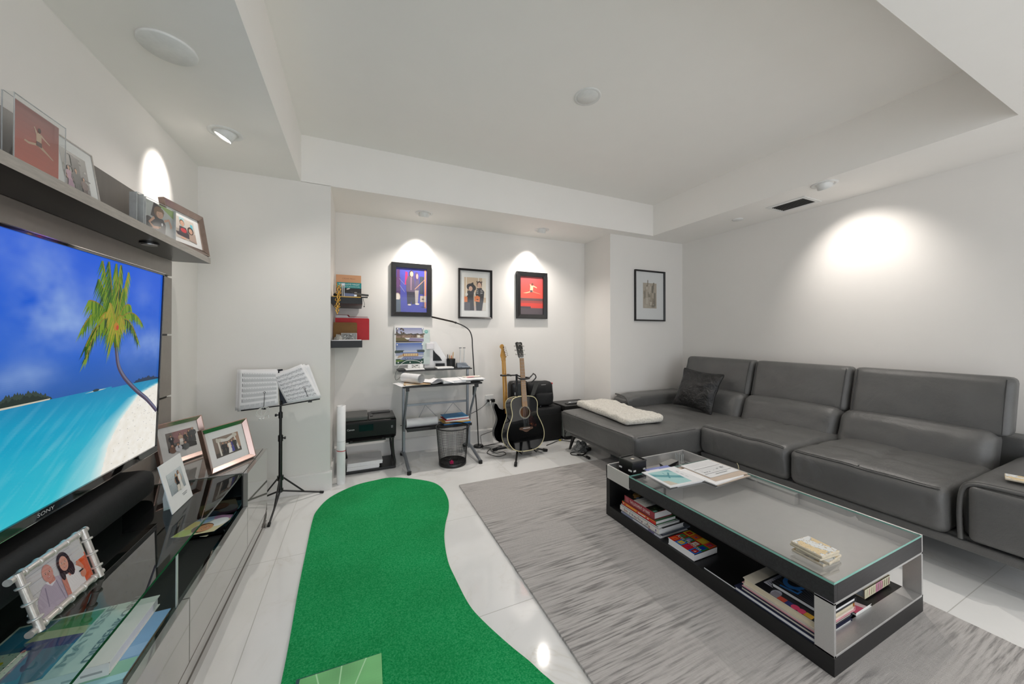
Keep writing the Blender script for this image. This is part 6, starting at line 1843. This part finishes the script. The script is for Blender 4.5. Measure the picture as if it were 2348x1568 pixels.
hardback('art_book', 'blue and black book on top of the near pile', 1.575, 1.79, .70, .885, BZ_ + .074, BZ_ + .092, mat('black_cover', '#17181b', .35), 'x1', page=M_paper, group=GB2, art_fn=art_blueblk)
# book with the marbled spine facing the near end
hardback('thick_novel', 'cream book with a pink-patterned spine inside the table\'s metal end', 1.95, 2.175, .735, .90, BZ_ + .008, BZ_ + .046, mat('beige_cover', '#b5a992', .5), 'y0', page=mat('grey_pages', '#8f9aa5', .6),
         spine_fn=lambda a: [a.rect(0, 0, 1, 1, '#d6d0b4'), a.rect(.42, 0, .25, 1, '#c98fa2')] + [a.line([(.08 + .085 * i, .15), (.10 + .085 * i, .85)], .004, ('#a59f80', '#b86a86', '#8a8460')[i % 3]) for i in range(11)])
hardback('magazine', 'tilted pink and black magazine behind the table\'s near metal post', 1.80, 1.925, .705, .86, BZ_ + .008, BZ_ + .020, M_white, 'x0', page=M_paper, cat='magazine', art_fn=lambda a: [a.rect(0, 0, 1, 1, '#2b2a2a'), a.poly([(0, 0), (.5, 0), (.2, .5), (0, .5)], '#d9607a'), a.poly([(.5, 0), (.7, 0), (.4, .6), (.2, .5)], '#e0c9c9')])

# ------------------------------------------------------------------ music stand
ms = thing('music_stand', 'black folding music stand loaded with sheet music by the white pier', 'music stand', (-.482, 2.870, 0))
hx, hy = -.482, 2.870
MB().cyl((hx, hy, .10), (hx, hy, .50), .0115, n=14).build('lower_tube', M_bmetal, ms, w=1)
MB().cyl((hx, hy, .46), (hx, hy, .66), .0090, n=14).cyl((hx, hy, .455), (hx, hy, .495), .0155, n=14).build('middle_tube', M_bmetal, ms, w=1)
MB().cyl((hx, hy, .64), (hx, hy, .735), .0068, n=14).cyl((hx, hy, .615), (hx, hy, .655), .013, n=14).build('upper_tube', M_bmetal, ms, w=1)
for z, s in ((.638, -1), (.476, 1)):
    MB().cyl((hx, hy, z), (hx + s * .026, hy - .004, z), .0045, n=10).cyl((hx + s * .022, hy - .004, z), (hx + s * .032, hy - .004, z), .0095, n=12).build('clamp_knob', M_bmetal, ms, w=1)
MB().cyl((hx, hy, .185), (hx, hy, .215), .020, n=16).cyl((hx, hy, .105), (hx, hy, .125), .018, n=16).cyl((hx, hy, .10), (hx, hy, .21), .0125, n=12).build('leg_hub', M_bmetal, ms, w=1)
for fx, fy in ((-.232, 2.985), (-.497, 2.600), (-.700, 2.990)):
    a = Vector((hx, hy, .112)); b = Vector((fx, fy, .008)); d = (b - a)
    m = MB(); m.tube([a + d * .05, b], [.0062, .0062], 8)
    p = a + d * .55; m.tube([Vector((hx, hy, .20)) + Vector((d.x, d.y, 0)).normalized() * .015, p], .0055, 8)
    o = m.build('leg', M_bmetal, ms, w=1)
    q = MB().cyl(a + d * .93, b + d * .02, .0085, n=10).build('rubber_tip', M_rub, o, w=1); q.matrix_parent_inverse = (ms.matrix_basis @ o.matrix_parent_inverse).inverted()
# desk part: lip rod, two arms, central plate
_l = MB()
_l.tube([(-.700, hy - .020, .690), (hx, hy - .022, .705), (-.240, hy - .02, .733)], .0045, 8)
_l.build('lip_rod', M_bmetal, ms, w=1)
_l = MB(); _l.add([(hx - .004, hy + .006, .700), (hx + .022, hy + .006, .712), (hx + .070, hy + .006, .718), (hx + .0, hy + .062, .95), (hx - .03, hy + .062, .948), (hx - .018, hy + .034, .83)], [(0, 1, 2, 3, 4, 5)])
_l.build('centre_plate', M_bmetal, ms, w=1, solid=.003)
_l = MB(); _l.tube([(hx - .02, hy + .004, .72), (-.70, hy + .05, .945)], .004, 6); _l.tube([(hx + .02, hy + .004, .73), (-.33, hy + .055, .975)], .004, 6)
_l.build('fold_arms', M_bmetal, ms, w=1)
for (x0, z0, x1, z1) in ((-.575, .695, -.572, .795), (-.302, .722, -.334, .806)):
    m = MB(); m.tube([(x0, hy - .026, z0), (x1, hy - .018, z1)], .0016, 6)
    m.tube([(x1 + .006 * math.cos(t * PI / 6), hy - .018, z1 + .006 + .006 * math.sin(t * PI / 6)) for t in range(12)], .0013, 6, closed=True)
    m.box(x0 - .012, x0 + .012, hy - .028, hy - .012, z0 - .008, z0 + .004)
    m.build('page_clip', M_bmetal, ms, w=1)
def music_sheet(label, pts, y0, y1, art=None, bulge=.010, seed=0, group='sheet music on the stand'):
    """pts: four (x, z) corners bottom-left, bottom-right, top-right, top-left; leaning from y0 (bottom) to y1 (top)"""
    t = thing('music_sheet', label, 'sheet music', ((pts[0][0] + pts[1][0]) / 2, y0, pts[0][1]), 0, group)
    def fn(u, v, off=0.0):
        b = (pts[0][0] + (pts[1][0] - pts[0][0]) * u, pts[0][1] + (pts[1][1] - pts[0][1]) * u)
        c = (pts[3][0] + (pts[2][0] - pts[3][0]) * u, pts[3][1] + (pts[2][1] - pts[3][1]) * u)
        return Vector((b[0] + (c[0] - b[0]) * v, y0 + (y1 - y0) * v - bulge * math.sin(PI * u) * (1 - .4 * v) + .003 * noise.noise((u * 3, v * 3, seed)) - off, b[1] + (c[1] - b[1]) * v))
    m = MB(); m.grid(12, 10, fn); m.build('page', M_paper, t, w=1, solid=.0012)
    if art:
        a = Art(1, 1, step=.0, zmax=9); art(a)
        # lay the print on the curved page
        for i, p in enumerate(a.mb.v): a.mb.v[i] = fn(p.x, p.y, .0012 + i * 1.5e-7)
        a.mb.build('notation', M_print, t, w=1)
    return t
def strip(a, x, y, w, h, c, n=14):
    for i in range(n): a.rect(x + w * i / n, y, w / n * 1.001, h, c)
def art_tab(a):
    for r_ in range(6):
        y = .90 - .125 * r_
        a.rect(.10, y - .075, .012, .075, '#3a3a3c')
        strip(a, .12, y - .085, .84, .07, '#c9cacb')
        for k in range(12):
            x = .14 + .065 * k
            a.rect(x, y - .004 - (.012 * k if r_ == 5 else 0) * .5, .022, .007, '#8b8c8e')
        for x in ((.40, .52), (.34, .60), (.44,), (), (.72,), (.38,))[r_]: a.rect(x, y - .08, .004, .06, '#9a9b9d')
    for k in range(7): strip(a, .06 + .125 * k, .03, .11, .10, '#c4c6c8', 3)
def art_notes(a):
    r_ = random.Random(77)
    for s in range(7):
        y = .90 - .125 * s
        for l in range(5): strip(a, .08, y - .012 * l, .86, .0022, '#a5a7a9')
        a.rect(.085, y - .05, .012, .055, '#55565a')
        x = .12
        while x < .92:
            yy = y - r_.uniform(-.008, .05)
            a.ell(x, yy, .009, .006, '#4a4b4e', 7); a.rect(x + .006, yy, .003, r_.choice([.028, -.028]), '#6a6b6e')
            x += r_.uniform(.018, .04)
        for k in range(6): a.rect(.12 + .14 * k, y - .072, .05, .006, '#a5a7a9')
music_sheet('rear white page behind the guitar tab on the left of the stand', [(-.738, .69), (-.50, .712), (-.512, .952), (-.742, .958)], hy - .004, hy + .052, bulge=.004, seed=1)
music_sheet('guitar tab page on the left half of the music stand', [(-.722, .684), (-.494, .712), (-.506, .942), (-.730, .960)], hy - .013, hy + .042, art_tab, .010, 2)
music_sheet('plain white page fanned out behind the tilted notation on the right', [(-.43, .73), (-.232, .742), (-.318, .978), (-.50, .935)], hy - .004, hy + .05, None, .004, 3)
music_sheet('middle white page between the tilted notation and the plain page', [(-.445, .722), (-.240, .736), (-.345, .982), (-.528, .915)], hy - .010, hy + .045, None, .006, 5)
music_sheet('tilted page of handwritten-looking notation on the right of the stand', [(-.440, .716), (-.236, .744), (-.362, .984), (-.536, .908)], hy - .018, hy + .036, art_notes, .012, 4)
# earphones
_t = thing('earphones', 'white wired earphones looped over the lip of the music stand', 'earphones', (-.58, hy - .03, .66))
_m = MB()
for k in range(3):
    _m.tube([(-.578 + (.034 + .003 * k) * math.cos(t * PI / 14), hy - .030 - .002 * k, .672 + (.030 + .002 * k) * math.sin(t * PI / 14 + .2 * k)) for t in range(28)], .0013, 6, closed=True)
_m.tube(catmull([(-.585, hy - .03, .70), (-.588, hy - .034, .66), (-.580, hy - .034, .645), (-.574, hy - .034, .632)], 5, False), .0013, 6)
_m.tube(catmull([(-.575, hy - .03, .70), (-.590, hy - .034, .662), (-.592, hy - .034, .635)], 5, False), .0013, 6)
_m.tube(catmull([(-.552, hy - .03, .69), (-.570, hy - .034, .655)], 4, False), .0015, 6)
_m.build('wire', M_wcable, _t, w=1)
for x, z in ((-.594, .627), (-.576, .628)):
    MB().ball((x, hy - .036, z), (.0075, .006, .0062), 12, 8).cyl((x + .003, hy - .035, z + .002), (x + .004, hy - .034, z + .018), .0026, n=8).build('earbud', M_white, _t, w=1)
MB().cyl((-.548, hy - .032, .648), (-.546, hy - .032, .630), .0036, n=10).build('plug', M_white, _t, w=1)

# ------------------------------------------------------------------ guitars
def outline(right, n=5):
    pts = catmull(right, n, False)
    return pts + [(-x, z) for x, z in reversed(pts[1:-1])]
GM = Matrix.Translation((1.522, 3.040, .062)) @ Matrix.Rotation(R(6), 4, 'Z') @ Matrix.Rotation(R(-10), 4, 'X') @ Matrix.Rotation(R(1.9), 4, 'Y')
gt = thing('acoustic_guitar', 'glossy black acoustic guitar with cream binding and a tortoiseshell pickguard', 'guitar', mat_world=GM)
_rt = [(0, 0), (.09, .006), (.155, .036), (.198, .09), (.212, .145), (.206, .20), (.182, .262), (.155, .315), (.145, .352), (.148, .395), (.154, .435), (.148, .475), (.118, .508), (.06, .522), (0, .524)]
OUT = outline(_rt)
HOLE = (0, .368, .052)
def fp(x, z, y): return Vector((x, y, z))
DEP = .112
# soundboard with a round hole
_m = MB(); n = len(OUT)
ang = [math.atan2(z - HOLE[1], x) for x, z in OUT]
ring = [(HOLE[2] * math.cos(t), HOLE[1] + HOLE[2] * math.sin(t)) for t in ang]
_m.add([fp(x, z, 0) for x, z in OUT] + [fp(x, z, 0) for x, z in ring] + [fp(x, z, .004) for x, z in ring], [(i, (i + 1) % n, n + (i + 1) % n, n + i) for i in range(n)] + [(n + i, n + (i + 1) % n, 2 * n + (i + 1) % n, 2 * n + i) for i in range(n)])
_m.build('soundboard', M_gblack, gt)
_m = MB(); _m.add([fp(x, z, 0) for x, z in OUT] + [fp(x, z, DEP) for x, z in OUT], [(i, (i + 1) % n, n + (i + 1) % n, n + i) for i in range(n)], 0, None, True)
_m.add([fp(x, z, DEP) for x, z in OUT], [tuple(range(n))])
_m.build('sides_and_back', M_gblack, gt)
for y_ in (.0, DEP):
    MB().tube([fp(x, z, y_) for x, z in OUT], .0042, 6, closed=True).build('binding', M_binding, gt)
_m = MB()
_m.add([fp(.10 * math.cos(t * PI / 12), HOLE[1] + .10 * math.sin(t * PI / 12), .07) for t in range(24)], [tuple(range(24))])
_m.build('inner_wood', mat('guitar_inside', '#8a5a34', .6), gt)
_m = MB(); _m.add([fp(-.045 + .09 * a_, HOLE[1] - .05 + .1 * b_, .068) for a_, b_ in ((0, 0), (.45, 0), (.45, 1), (0, 1))], [(0, 1, 2, 3)]); _m.build('inner_label', mat('red_label', '#7d2534', .5), gt)
_m = MB()
for r0, r1 in ((.054, .0565), (.059, .066)):
    k = 40
    _m.add([fp(r_ * math.cos(2 * PI * i / k), HOLE[1] + r_ * math.sin(2 * PI * i / k), -.0006) for r_ in (r0, r1) for i in range(k)], [(i, (i + 1) % k, k + (i + 1) % k, k + i) for i in range(k)], 0 if r0 < .058 else 1)
_m.build('rosette', [M_binding, mat('rosette_grey', '#8a8782', .3)], gt)
_pg = catmull([(.052, .415), (.075, .385), (.070, .34), (.105, .29), (.125, .235), (.110, .218), (.075, .224), (.040, .245), (.022, .30), (.054, .33), (.062, .37)], 4)
MB().add([fp(x, z, -.0016) for x, z in _pg], [tuple(range(len(_pg)))]).build('pickguard', M_tort, gt)
# neck, fretboard, head
NZ0, NZ1 = .422, .905
MB().add([(-.029, -.0085, NZ0), (.029, -.0085, NZ0), (.0225, -.0085, NZ1), (-.0225, -.0085, NZ1), (-.029, 0, NZ0), (.029, 0, NZ0), (.0225, 0, NZ1), (-.0225, 0, NZ1)], [(0, 1, 2, 3), (0, 4, 5, 1), (1, 5, 6, 2), (2, 6, 7, 3), (3, 7, 4, 0)]).build('fretboard', M_rosew, gt)
_m = MB()
def nk(u, v):
    z = .52 + (NZ1 - .52) * v; hw = .028 - .0055 * v
    t = PI * u
    return (hw * math.cos(t), .0 + .022 * math.sin(t), z)
_m.grid(10, 8, nk); _m.build('neck', M_gblack, gt)
_m = MB(); sc = .66
for k in range(1, 19):
    z = NZ1 - sc * (1 - 2 ** (-k / 12))
    if z < NZ0 + .01: break
    hw = .029 - .0065 * (z - NZ0) / (NZ1 - NZ0)
    _m.box(-hw, hw, -.0098, -.0084, z - .001, z + .001)
_m.build('frets', M_silver, gt)
_m = MB()
for k in (3, 5, 7, 9, 12):
    z = NZ1 - sc * (1 - 2 ** (-(k - .5) / 12)); _m.ball((0, -.0086, z), (.003, .0005, .003), 8, 4)
_m.build('fret_markers', M_binding, gt)
MB().box(-.0225, .0225, -.0115, 0, NZ1, NZ1 + .006).build('nut', M_paper, gt)
HT = Matrix.Translation((0, 0, NZ1 + .005)) @ Matrix.Rotation(R(-12), 4, 'X')
_hp = [(-.021, 0), (-.030, .018), (-.033, .05), (-.038, .165), (-.020, .172), (0, .166), (.020, .172), (.038, .165), (.033, .05), (.030, .018), (.021, 0)]
_hd = MB().prism([(x, -z) for x, z in _hp], 0, .014, M=HT @ Matrix(((1, 0, 0, 0), (0, 0, 1, 0), (0, -1, 0, 0), (0, 0, 0, 1)))).build('headstock', mat('headstock_black', '#11130f', .15, coat=.5), gt)
_a = Art(.044, .02); _a.text('YAMAHA', .5, .2, .6, '#d8d8d2', align='C', width=.9); _a.build('maker_lettering', gt, HT @ Matrix(((1, 0, 0, -.022), (0, 0, -1, -.0006), (0, 1, 0, .138), (0, 0, 0, 1))))
for s in (-1, 1):
    for k in range(3):
        z = .038 + .045 * k
        m = MB(); m.cyl((s * .018, -.010, z), (s * .018, .0, z), .0055, n=12, M=HT); m.cyl((s * .036, .008, z), (s * .050, .008, z), .0028, n=8, M=HT); m.ball((s * .055, .008, z), (.007, .004, .0095), 10, 8, M=HT)
        m.build('tuning_peg', M_chrome, gt)
_br = [(-.078, .206), (-.075, .222), (-.045, .226), (.045, .226), (.075, .222), (.078, .206), (.04, .196), (.018, .182), (0, .178), (-.018, .182), (-.04, .196)]
MB().prism([(x, -z) for x, z in _br], -.009, 0, M=Matrix(((1, 0, 0, 0), (0, 0, 1, 0), (0, -1, 0, 0), (0, 0, 0, 1)))).build('bridge', M_dwood, gt)
MB().box(-.040, .040, -.0125, -.009, .2130, .2165).build('saddle', M_paper, gt)
_m = MB()
for k in range(6): _m.ball((-.030 + .012 * k, -.0105, .200), .0028, 8, 6)
_m.build('bridge_pins', M_black, gt)
for k in range(6):
    xb, xn = -.030 + .012 * k, -.0175 + .007 * k
    MB().tube([(xb, -.0115, .202), (xb, -.0135, .215), (xn, -.0125, NZ1 + .004)], .0007 if k < 3 else .0005, 5).build('string', M_silver, gt)
# electric guitar seen from behind
EM = Matrix.Translation((1.455, 3.395, .055)) @ Matrix.Rotation(R(4), 4, 'Z') @ Matrix.Rotation(R(-5), 4, 'X')
eg = thing('electric_guitar', 'black electric guitar with a maple neck, turned back to front behind the acoustic', 'guitar', mat_world=EM)
_eo = catmull([(0, .0), (-.09, .012), (-.145, .07), (-.150, .14), (-.120, .21), (-.110, .26), (-.125, .32), (-.142, .375), (-.130, .415), (-.108, .405), (-.085, .365), (-.045, .345), (-.03, .352), (.03, .352), (.05, .33), (.085, .33), (.118, .36), (.128, .34), (.118, .27), (.122, .21), (.150, .14), (.145, .07), (.09, .012)], 5)
MB().prism([(x, -z) for x, z in _eo], -.022, .022, M=Matrix(((1, 0, 0, 0), (0, 0, 1, 0), (0, -1, 0, 0), (0, 0, 0, 1)))).build('body', M_gblack, eg, bevel=.008, segs=3)
MB().box(-.032, .032, -.0235, -.021, .06, .17).build('back_plate', mat('cream_plate', '#cfc8b2', .4), eg) if False else None
def en(u, v):
    z = .30 + .56 * v; hw = .0285 - .007 * v; t = PI * u
    return (hw * math.cos(t), -.004 - .022 * math.sin(t), z)
_m = MB(); _m.grid(12, 10, en); _m.box(-.0215, .0215, -.004, .004, .30, .86)
_m.build('neck', M_maple, eg)
MB().tube([(.0, -.0262, .36), (.0, -.0262, .72)], .0028, 6).build('skunk_stripe', mat('walnut_stripe', '#5d3417', .4), eg)
_hs = catmull([(.021, .855), (.022, .88), (.034, .905), (.030, .925), (.012, .985), (.008, 1.0), (.004, 1.028), (-.018, 1.038), (-.036, 1.022), (-.036, 1.0), (-.022, .985), (-.026, .955), (-.036, .915), (-.026, .885), (-.021, .855)], 4)
MB().prism([(x, -z) for x, z in _hs], -.008, .006, M=Matrix(((1, 0, 0, 0), (0, 0, 1, 0), (0, -1, 0, 0), (0, 0, 0, 1)))).build('headstock', M_maple, eg)
for k in range(6):
    z = .915 + .018 * k; x = .030 - .0048 * k
    m = MB(); m.box(x - .012, x, -.018, -.008, z - .006, z + .006); m.cyl((x, -.012, z), (x + .014, -.012, z), .002, n=8); m.ball((x + .017, -.012, z), (.005, .003, .0065), 10, 8)
    m.build('tuning_peg', M_chrome, eg)
# double stand
gs = thing('guitar_stand', 'black tripod guitar stand holding both guitars by their necks', 'guitar stand', (1.485, 3.185, 0))
MB().tube([(1.485, 3.175, .085), (1.500, 3.235, .45), (1.508, 3.26, .785)], .0115, 10).build('pole', M_bmetal, gs, w=1)
MB().cyl((1.480, 3.165, .05), (1.486, 3.178, .115), .022, n=16).build('hub', M_bmetal, gs, w=1)
for fx, fy in ((1.318, 2.872), (1.288, 3.335), (1.770, 3.108)):
    a = Vector((1.483, 3.172, .078)); b = Vector((fx, fy, .014))
    o = MB().tube([a, b], .0095, 10).build('leg', M_bmetal, gs, w=1)
    q = MB().cyl(b - (b - a).normalized() * .035, b + (b - a).normalized() * .012, .0140, n=14).build('rubber_foot', M_rub, o, w=1); q.matrix_parent_inverse = (gs.matrix_basis @ o.matrix_parent_inverse).inverted()
_m = MB()
_m.tube([(1.508, 3.26, .775), (1.395, 3.335, .768)], .007, 8)
_m.tube(catmull([(1.46, 3.30, .768), (1.475, 3.37, .768), (1.45, 3.385, .768)], 5, False), .009, 8)
_m.tube(catmull([(1.41, 3.325, .768), (1.375, 3.36, .768), (1.39, 3.385, .768)], 5, False), .009, 8)
_m.build('left_yoke', M_bmetal, gs, w=1)
_m = MB()
_m.tube([(1.508, 3.26, .775), (1.545, 3.22, .760)], .007, 8)
_m.tube(catmull([(1.500, 3.205, .752), (1.492, 3.155, .752), (1.515, 3.125, .752), (1.56, 3.125, .752), (1.60, 3.150, .754), (1.575, 3.20, .756), (1.54, 3.22, .758)], 6, False), .0085, 8)
_m.tube(catmull([(1.60, 3.15, .755), (1.66, 3.17, .79), (1.69, 3.18, .75), (1.64, 3.19, .70)], 5, False), .006, 6); _m.tube([(1.62, 3.16, .76), (1.655, 3.17, .80)], .004, 6)
_m.build('right_yoke', M_bmetal, gs, w=1)
for dx in (-.075, .085):
    MB().tube([(1.485, 3.165, .075), (1.522 + dx, 3.10, .058), (1.522 + dx, 3.010, .050), (1.522 + dx, 2.995, .075)], .008, 8).build('cradle_arm', M_bmetal, gs, w=1)

# ------------------------------------------------------------------ amplifiers, bag and case behind the guitars
_t = thing('guitar_amplifier', 'black box amplifier standing behind the acoustic guitar', 'amplifier', (1.98, 3.50, 0))
MB().soft((1.96, 3.51, .190), (.36, .23, .378), .02, (8, 8, 10)).build('cabinet', M_bfab, _t, w=1)
MB().box(1.80, 2.12, 3.388, 3.396, .03, .30).build('grille', mat('black_grille', '#0a0a0b', .8, var=.4, nscale=250), _t, w=1)
MB().tube(catmull([(1.90, 3.47, .380), (1.92, 3.47, .390), (2.0, 3.47, .390), (2.02, 3.47, .380)], 4, False), .006, 8).build('handle', M_silver, _t, w=1)
_t = thing('backpack', 'black backpack with a grey strap slumped on the amplifier', 'backpack', (1.92, 3.52, .38))
def fbp(u, v, w, p):
    x, y, z = p
    x += .012 * noise.noise((z * 9, y * 6, 2)) - .02 * w * (u < 0) * abs(u)
    y += -.014 * (1 - u * u) * (1 - w * w) + .014 * noise.noise((x * 12, z * 10, 5))
    return (x, y, z + .01 * noise.noise((x * 9, y * 9, 1)))
_m = MB(); _m.soft((1.915, 3.53, .520), (.30, .19, .275), .05, (18, 14, 18), fbp); _m.build('bag_body', M_bfab, _t, w=1)
_m = MB(); _m.soft((1.93, 3.435, .47), (.21, .05, .14), .022, (12, 6, 10), fbp); _m.build('front_pocket', M_bfab, _t, w=1)
_m = MB(); _m.add([(1.80, 3.425, .655), (1.855, 3.415, .66), (1.79, 3.40, .53), (1.735, 3.405, .50)], [(0, 3, 2, 1)]); _m.build('strap', mat('grey_webbing', '#3b3c3a', .8, var=.2, nscale=120), _t, w=1, solid=.008)
MB().box(1.885, 1.945, 3.418, 3.424, .628, .634).build('zip_pull', M_silver, _t, w=1)
MB().ball((2.062, 3.49, .628), (.012, .01, .012), 10, 8).build('red_toggle', M_red, _t, w=1)
_t = thing('hard_case', 'dark upright instrument case behind the guitar stand pole', 'case', (1.68, 3.57, 0))
MB().soft((1.675, 3.585, .335), (.22, .12, .67), .035, (8, 6, 14)).build('case_shell', M_black, _t, w=1)
for z in (.20, .52): MB().box(1.600, 1.624, 3.518, 3.526, z, z + .03).build('latch', M_silver, _t, w=1)
MB().box(1.622, 1.75, 3.521, 3.528, .42, .64).build('grey_panel', mat('graphite_panel', '#34383a', .3), _t, w=1)
_t = thing('keyboard_amplifier', 'wide amplifier with a dark slotted top and silvery front beside the chaise', 'amplifier', (2.36, 3.50, 0))
MB().box(2.16, 2.55, 3.36, 3.64, .0, .335).build('cabinet', M_bfab, _t, bevel=.008, w=1)
MB().box(2.165, 2.545, 3.352, 3.361, .04, .30).box(2.152, 2.161, 3.37, 3.63, .03, .31).build('grille_cloth', M_amp, _t, w=1)
MB().box(2.15, 2.555, 3.345, 3.65, .335, .385).build('top_panel', M_dgrey, _t, bevel=.006, w=1)
MB().box(2.22, 2.49, 3.40, 3.46, .385, .392).build('top_slot', M_black, _t, w=1)
MB().tube([(2.25, 3.43, .392), (2.25, 3.43, .402), (2.45, 3.43, .402), (2.45, 3.43, .392)], .006, 8).build('handle', M_silver, _t, w=1)
MB().tube(catmull([(2.20, 3.349, .25), (2.215, 3.345, .27), (2.21, 3.345, .235), (2.19, 3.347, .245)], 5), .004, 6).build('front_badge', M_white, _t, w=1)

# wall socket with plugs and leads
_t = thing('wall_socket', 'white double wall socket with two black plugs beside the desk', 'socket', (1.36, YN, .47))
MB().box(1.313, 1.408, YN - .007, YN, .395, .515).build('cover_plate', M_white, _t, bevel=.002, w=1)
MB().box(1.328, 1.352, YN - .04, YN - .007, .445, .470).build('black_plug', M_black, _t, bevel=.003, w=1)
MB().box(1.372, 1.412, YN - .05, YN - .007, .440, .472).build('black_plug', M_black, _t, bevel=.003, w=1)
MB().box(1.352, 1.372, YN - .04, YN - .007, .42, .45).build('white_plug', M_white, _t, bevel=.003, w=1)
def lead(label, pts, r=.0028, m=M_cable, name='power_lead', n=7):
    return tag(MB().tube(catmull(pts, n, False), r, 6).build(name, m), label, 'cord')
lead('black cord running from the wall socket left behind the desk', [(1.335, YN - .035, .452), (1.25, YN - .05, .39), (1.12, YN - .04, .33), (.95, YN - .03, .29), (.62, YN - .03, .27), (.40, YN - .04, .285)])
lead('white cord hanging from the wall socket to the floor', [(1.362, YN - .035, .425), (1.375, YN - .06, .36), (1.385, YN - .05, .30), (1.39, YN - .04, .2), (1.38, YN - .05, .10), (1.375, YN - .08, .006), (1.40, YN - .12, .006)], .0024, M_wcable)
lead('black cord dropping from the right plug and turning along the wall', [(1.395, YN - .045, .445), (1.415, YN - .06, .34), (1.42, YN - .05, .22), (1.405, YN - .06, .14), (1.27, YN - .06, .10), (1.235, YN - .07, .085), (1.24, YN - .09, .006)])
lead('tangle of black cord on the floor between the lamp and the guitar stand', [(1.20, 3.46, .006), (1.28, 3.42, .006), (1.22, 3.34, .006), (1.20, 3.27, .006), (1.26, 3.16, .006), (1.35, 3.18, .008), (1.36, 3.26, .006), (1.28, 3.26, .006), (1.26, 3.36, .010), (1.34, 3.40, .008), (1.42, 3.45, .006), (1.32, 3.50, .012), (1.22, 3.50, .008), (1.36, 3.54, .006), (1.45, 3.56, .006)], .0032)
lead('black cord on the floor beside the amplifiers', [(1.86, 3.26, .006), (1.95, 3.30, .006), (2.06, 3.35, .006), (2.12, 3.33, .006), (2.20, 3.24, .006), (2.30, 3.20, .006)], .0035)
lead('black cord hanging down the front of the silvery amplifier', [(2.19, 3.335, .25), (2.18, 3.33, .15), (2.13, 3.33, .05), (2.10, 3.34, .006)], .003)
_o = MB(); 
for k in range(3): _o.box(2.07 + .008 * k, 2.077 + .008 * k, 3.345 - .004 * k, 3.349 - .004 * k, .004, .018 + .006 * (k % 2))
tag(_o.build('cord_tag', M_cord_y), 'small yellow tag on the cords by the black amplifier', 'tag')
# bag of cables under the chaise and a looped lead with plug
tag(crumple(2.10, 2.98, .002, .085, .060, .085, 9, 12).build('plastic_bag', mat('grey_translucent_bag', '#7d7f7e', .35, var=.3, nscale=40)), 'crumpled grey plastic bag on the floor behind the chaise leg', 'bag')
_t = thing('extension_lead', 'looped black lead with a plug on the floor in front of the chaise', 'lead', (2.0, 2.9, 0))
_lp = [(2.20, 2.95, .02), (2.12, 2.90, .010), (2.02, 2.86, .006), (1.95, 2.90, .006), (1.97, 2.96, .006), (2.06, 2.94, .006), (2.10, 2.88, .012), (2.02, 2.84, .010), (1.99, 2.88, .012), (2.03, 2.88, .006), (2.03, 2.82, .006), (2.03, 2.79, .006)]
MB().tube(catmull(_lp, 7, False), .0038, 8).build('cord', M_cable, _t, w=1)
MB().soft((2.035, 2.765, .012), (.026, .055, .022), .008, (4, 6, 4)).build('plug', M_black, _t, w=1)
MB().soft((2.17, 2.99, .02), (.07, .12, .036), .01, (5, 6, 4)).build('power_brick', M_black, _t, w=1)
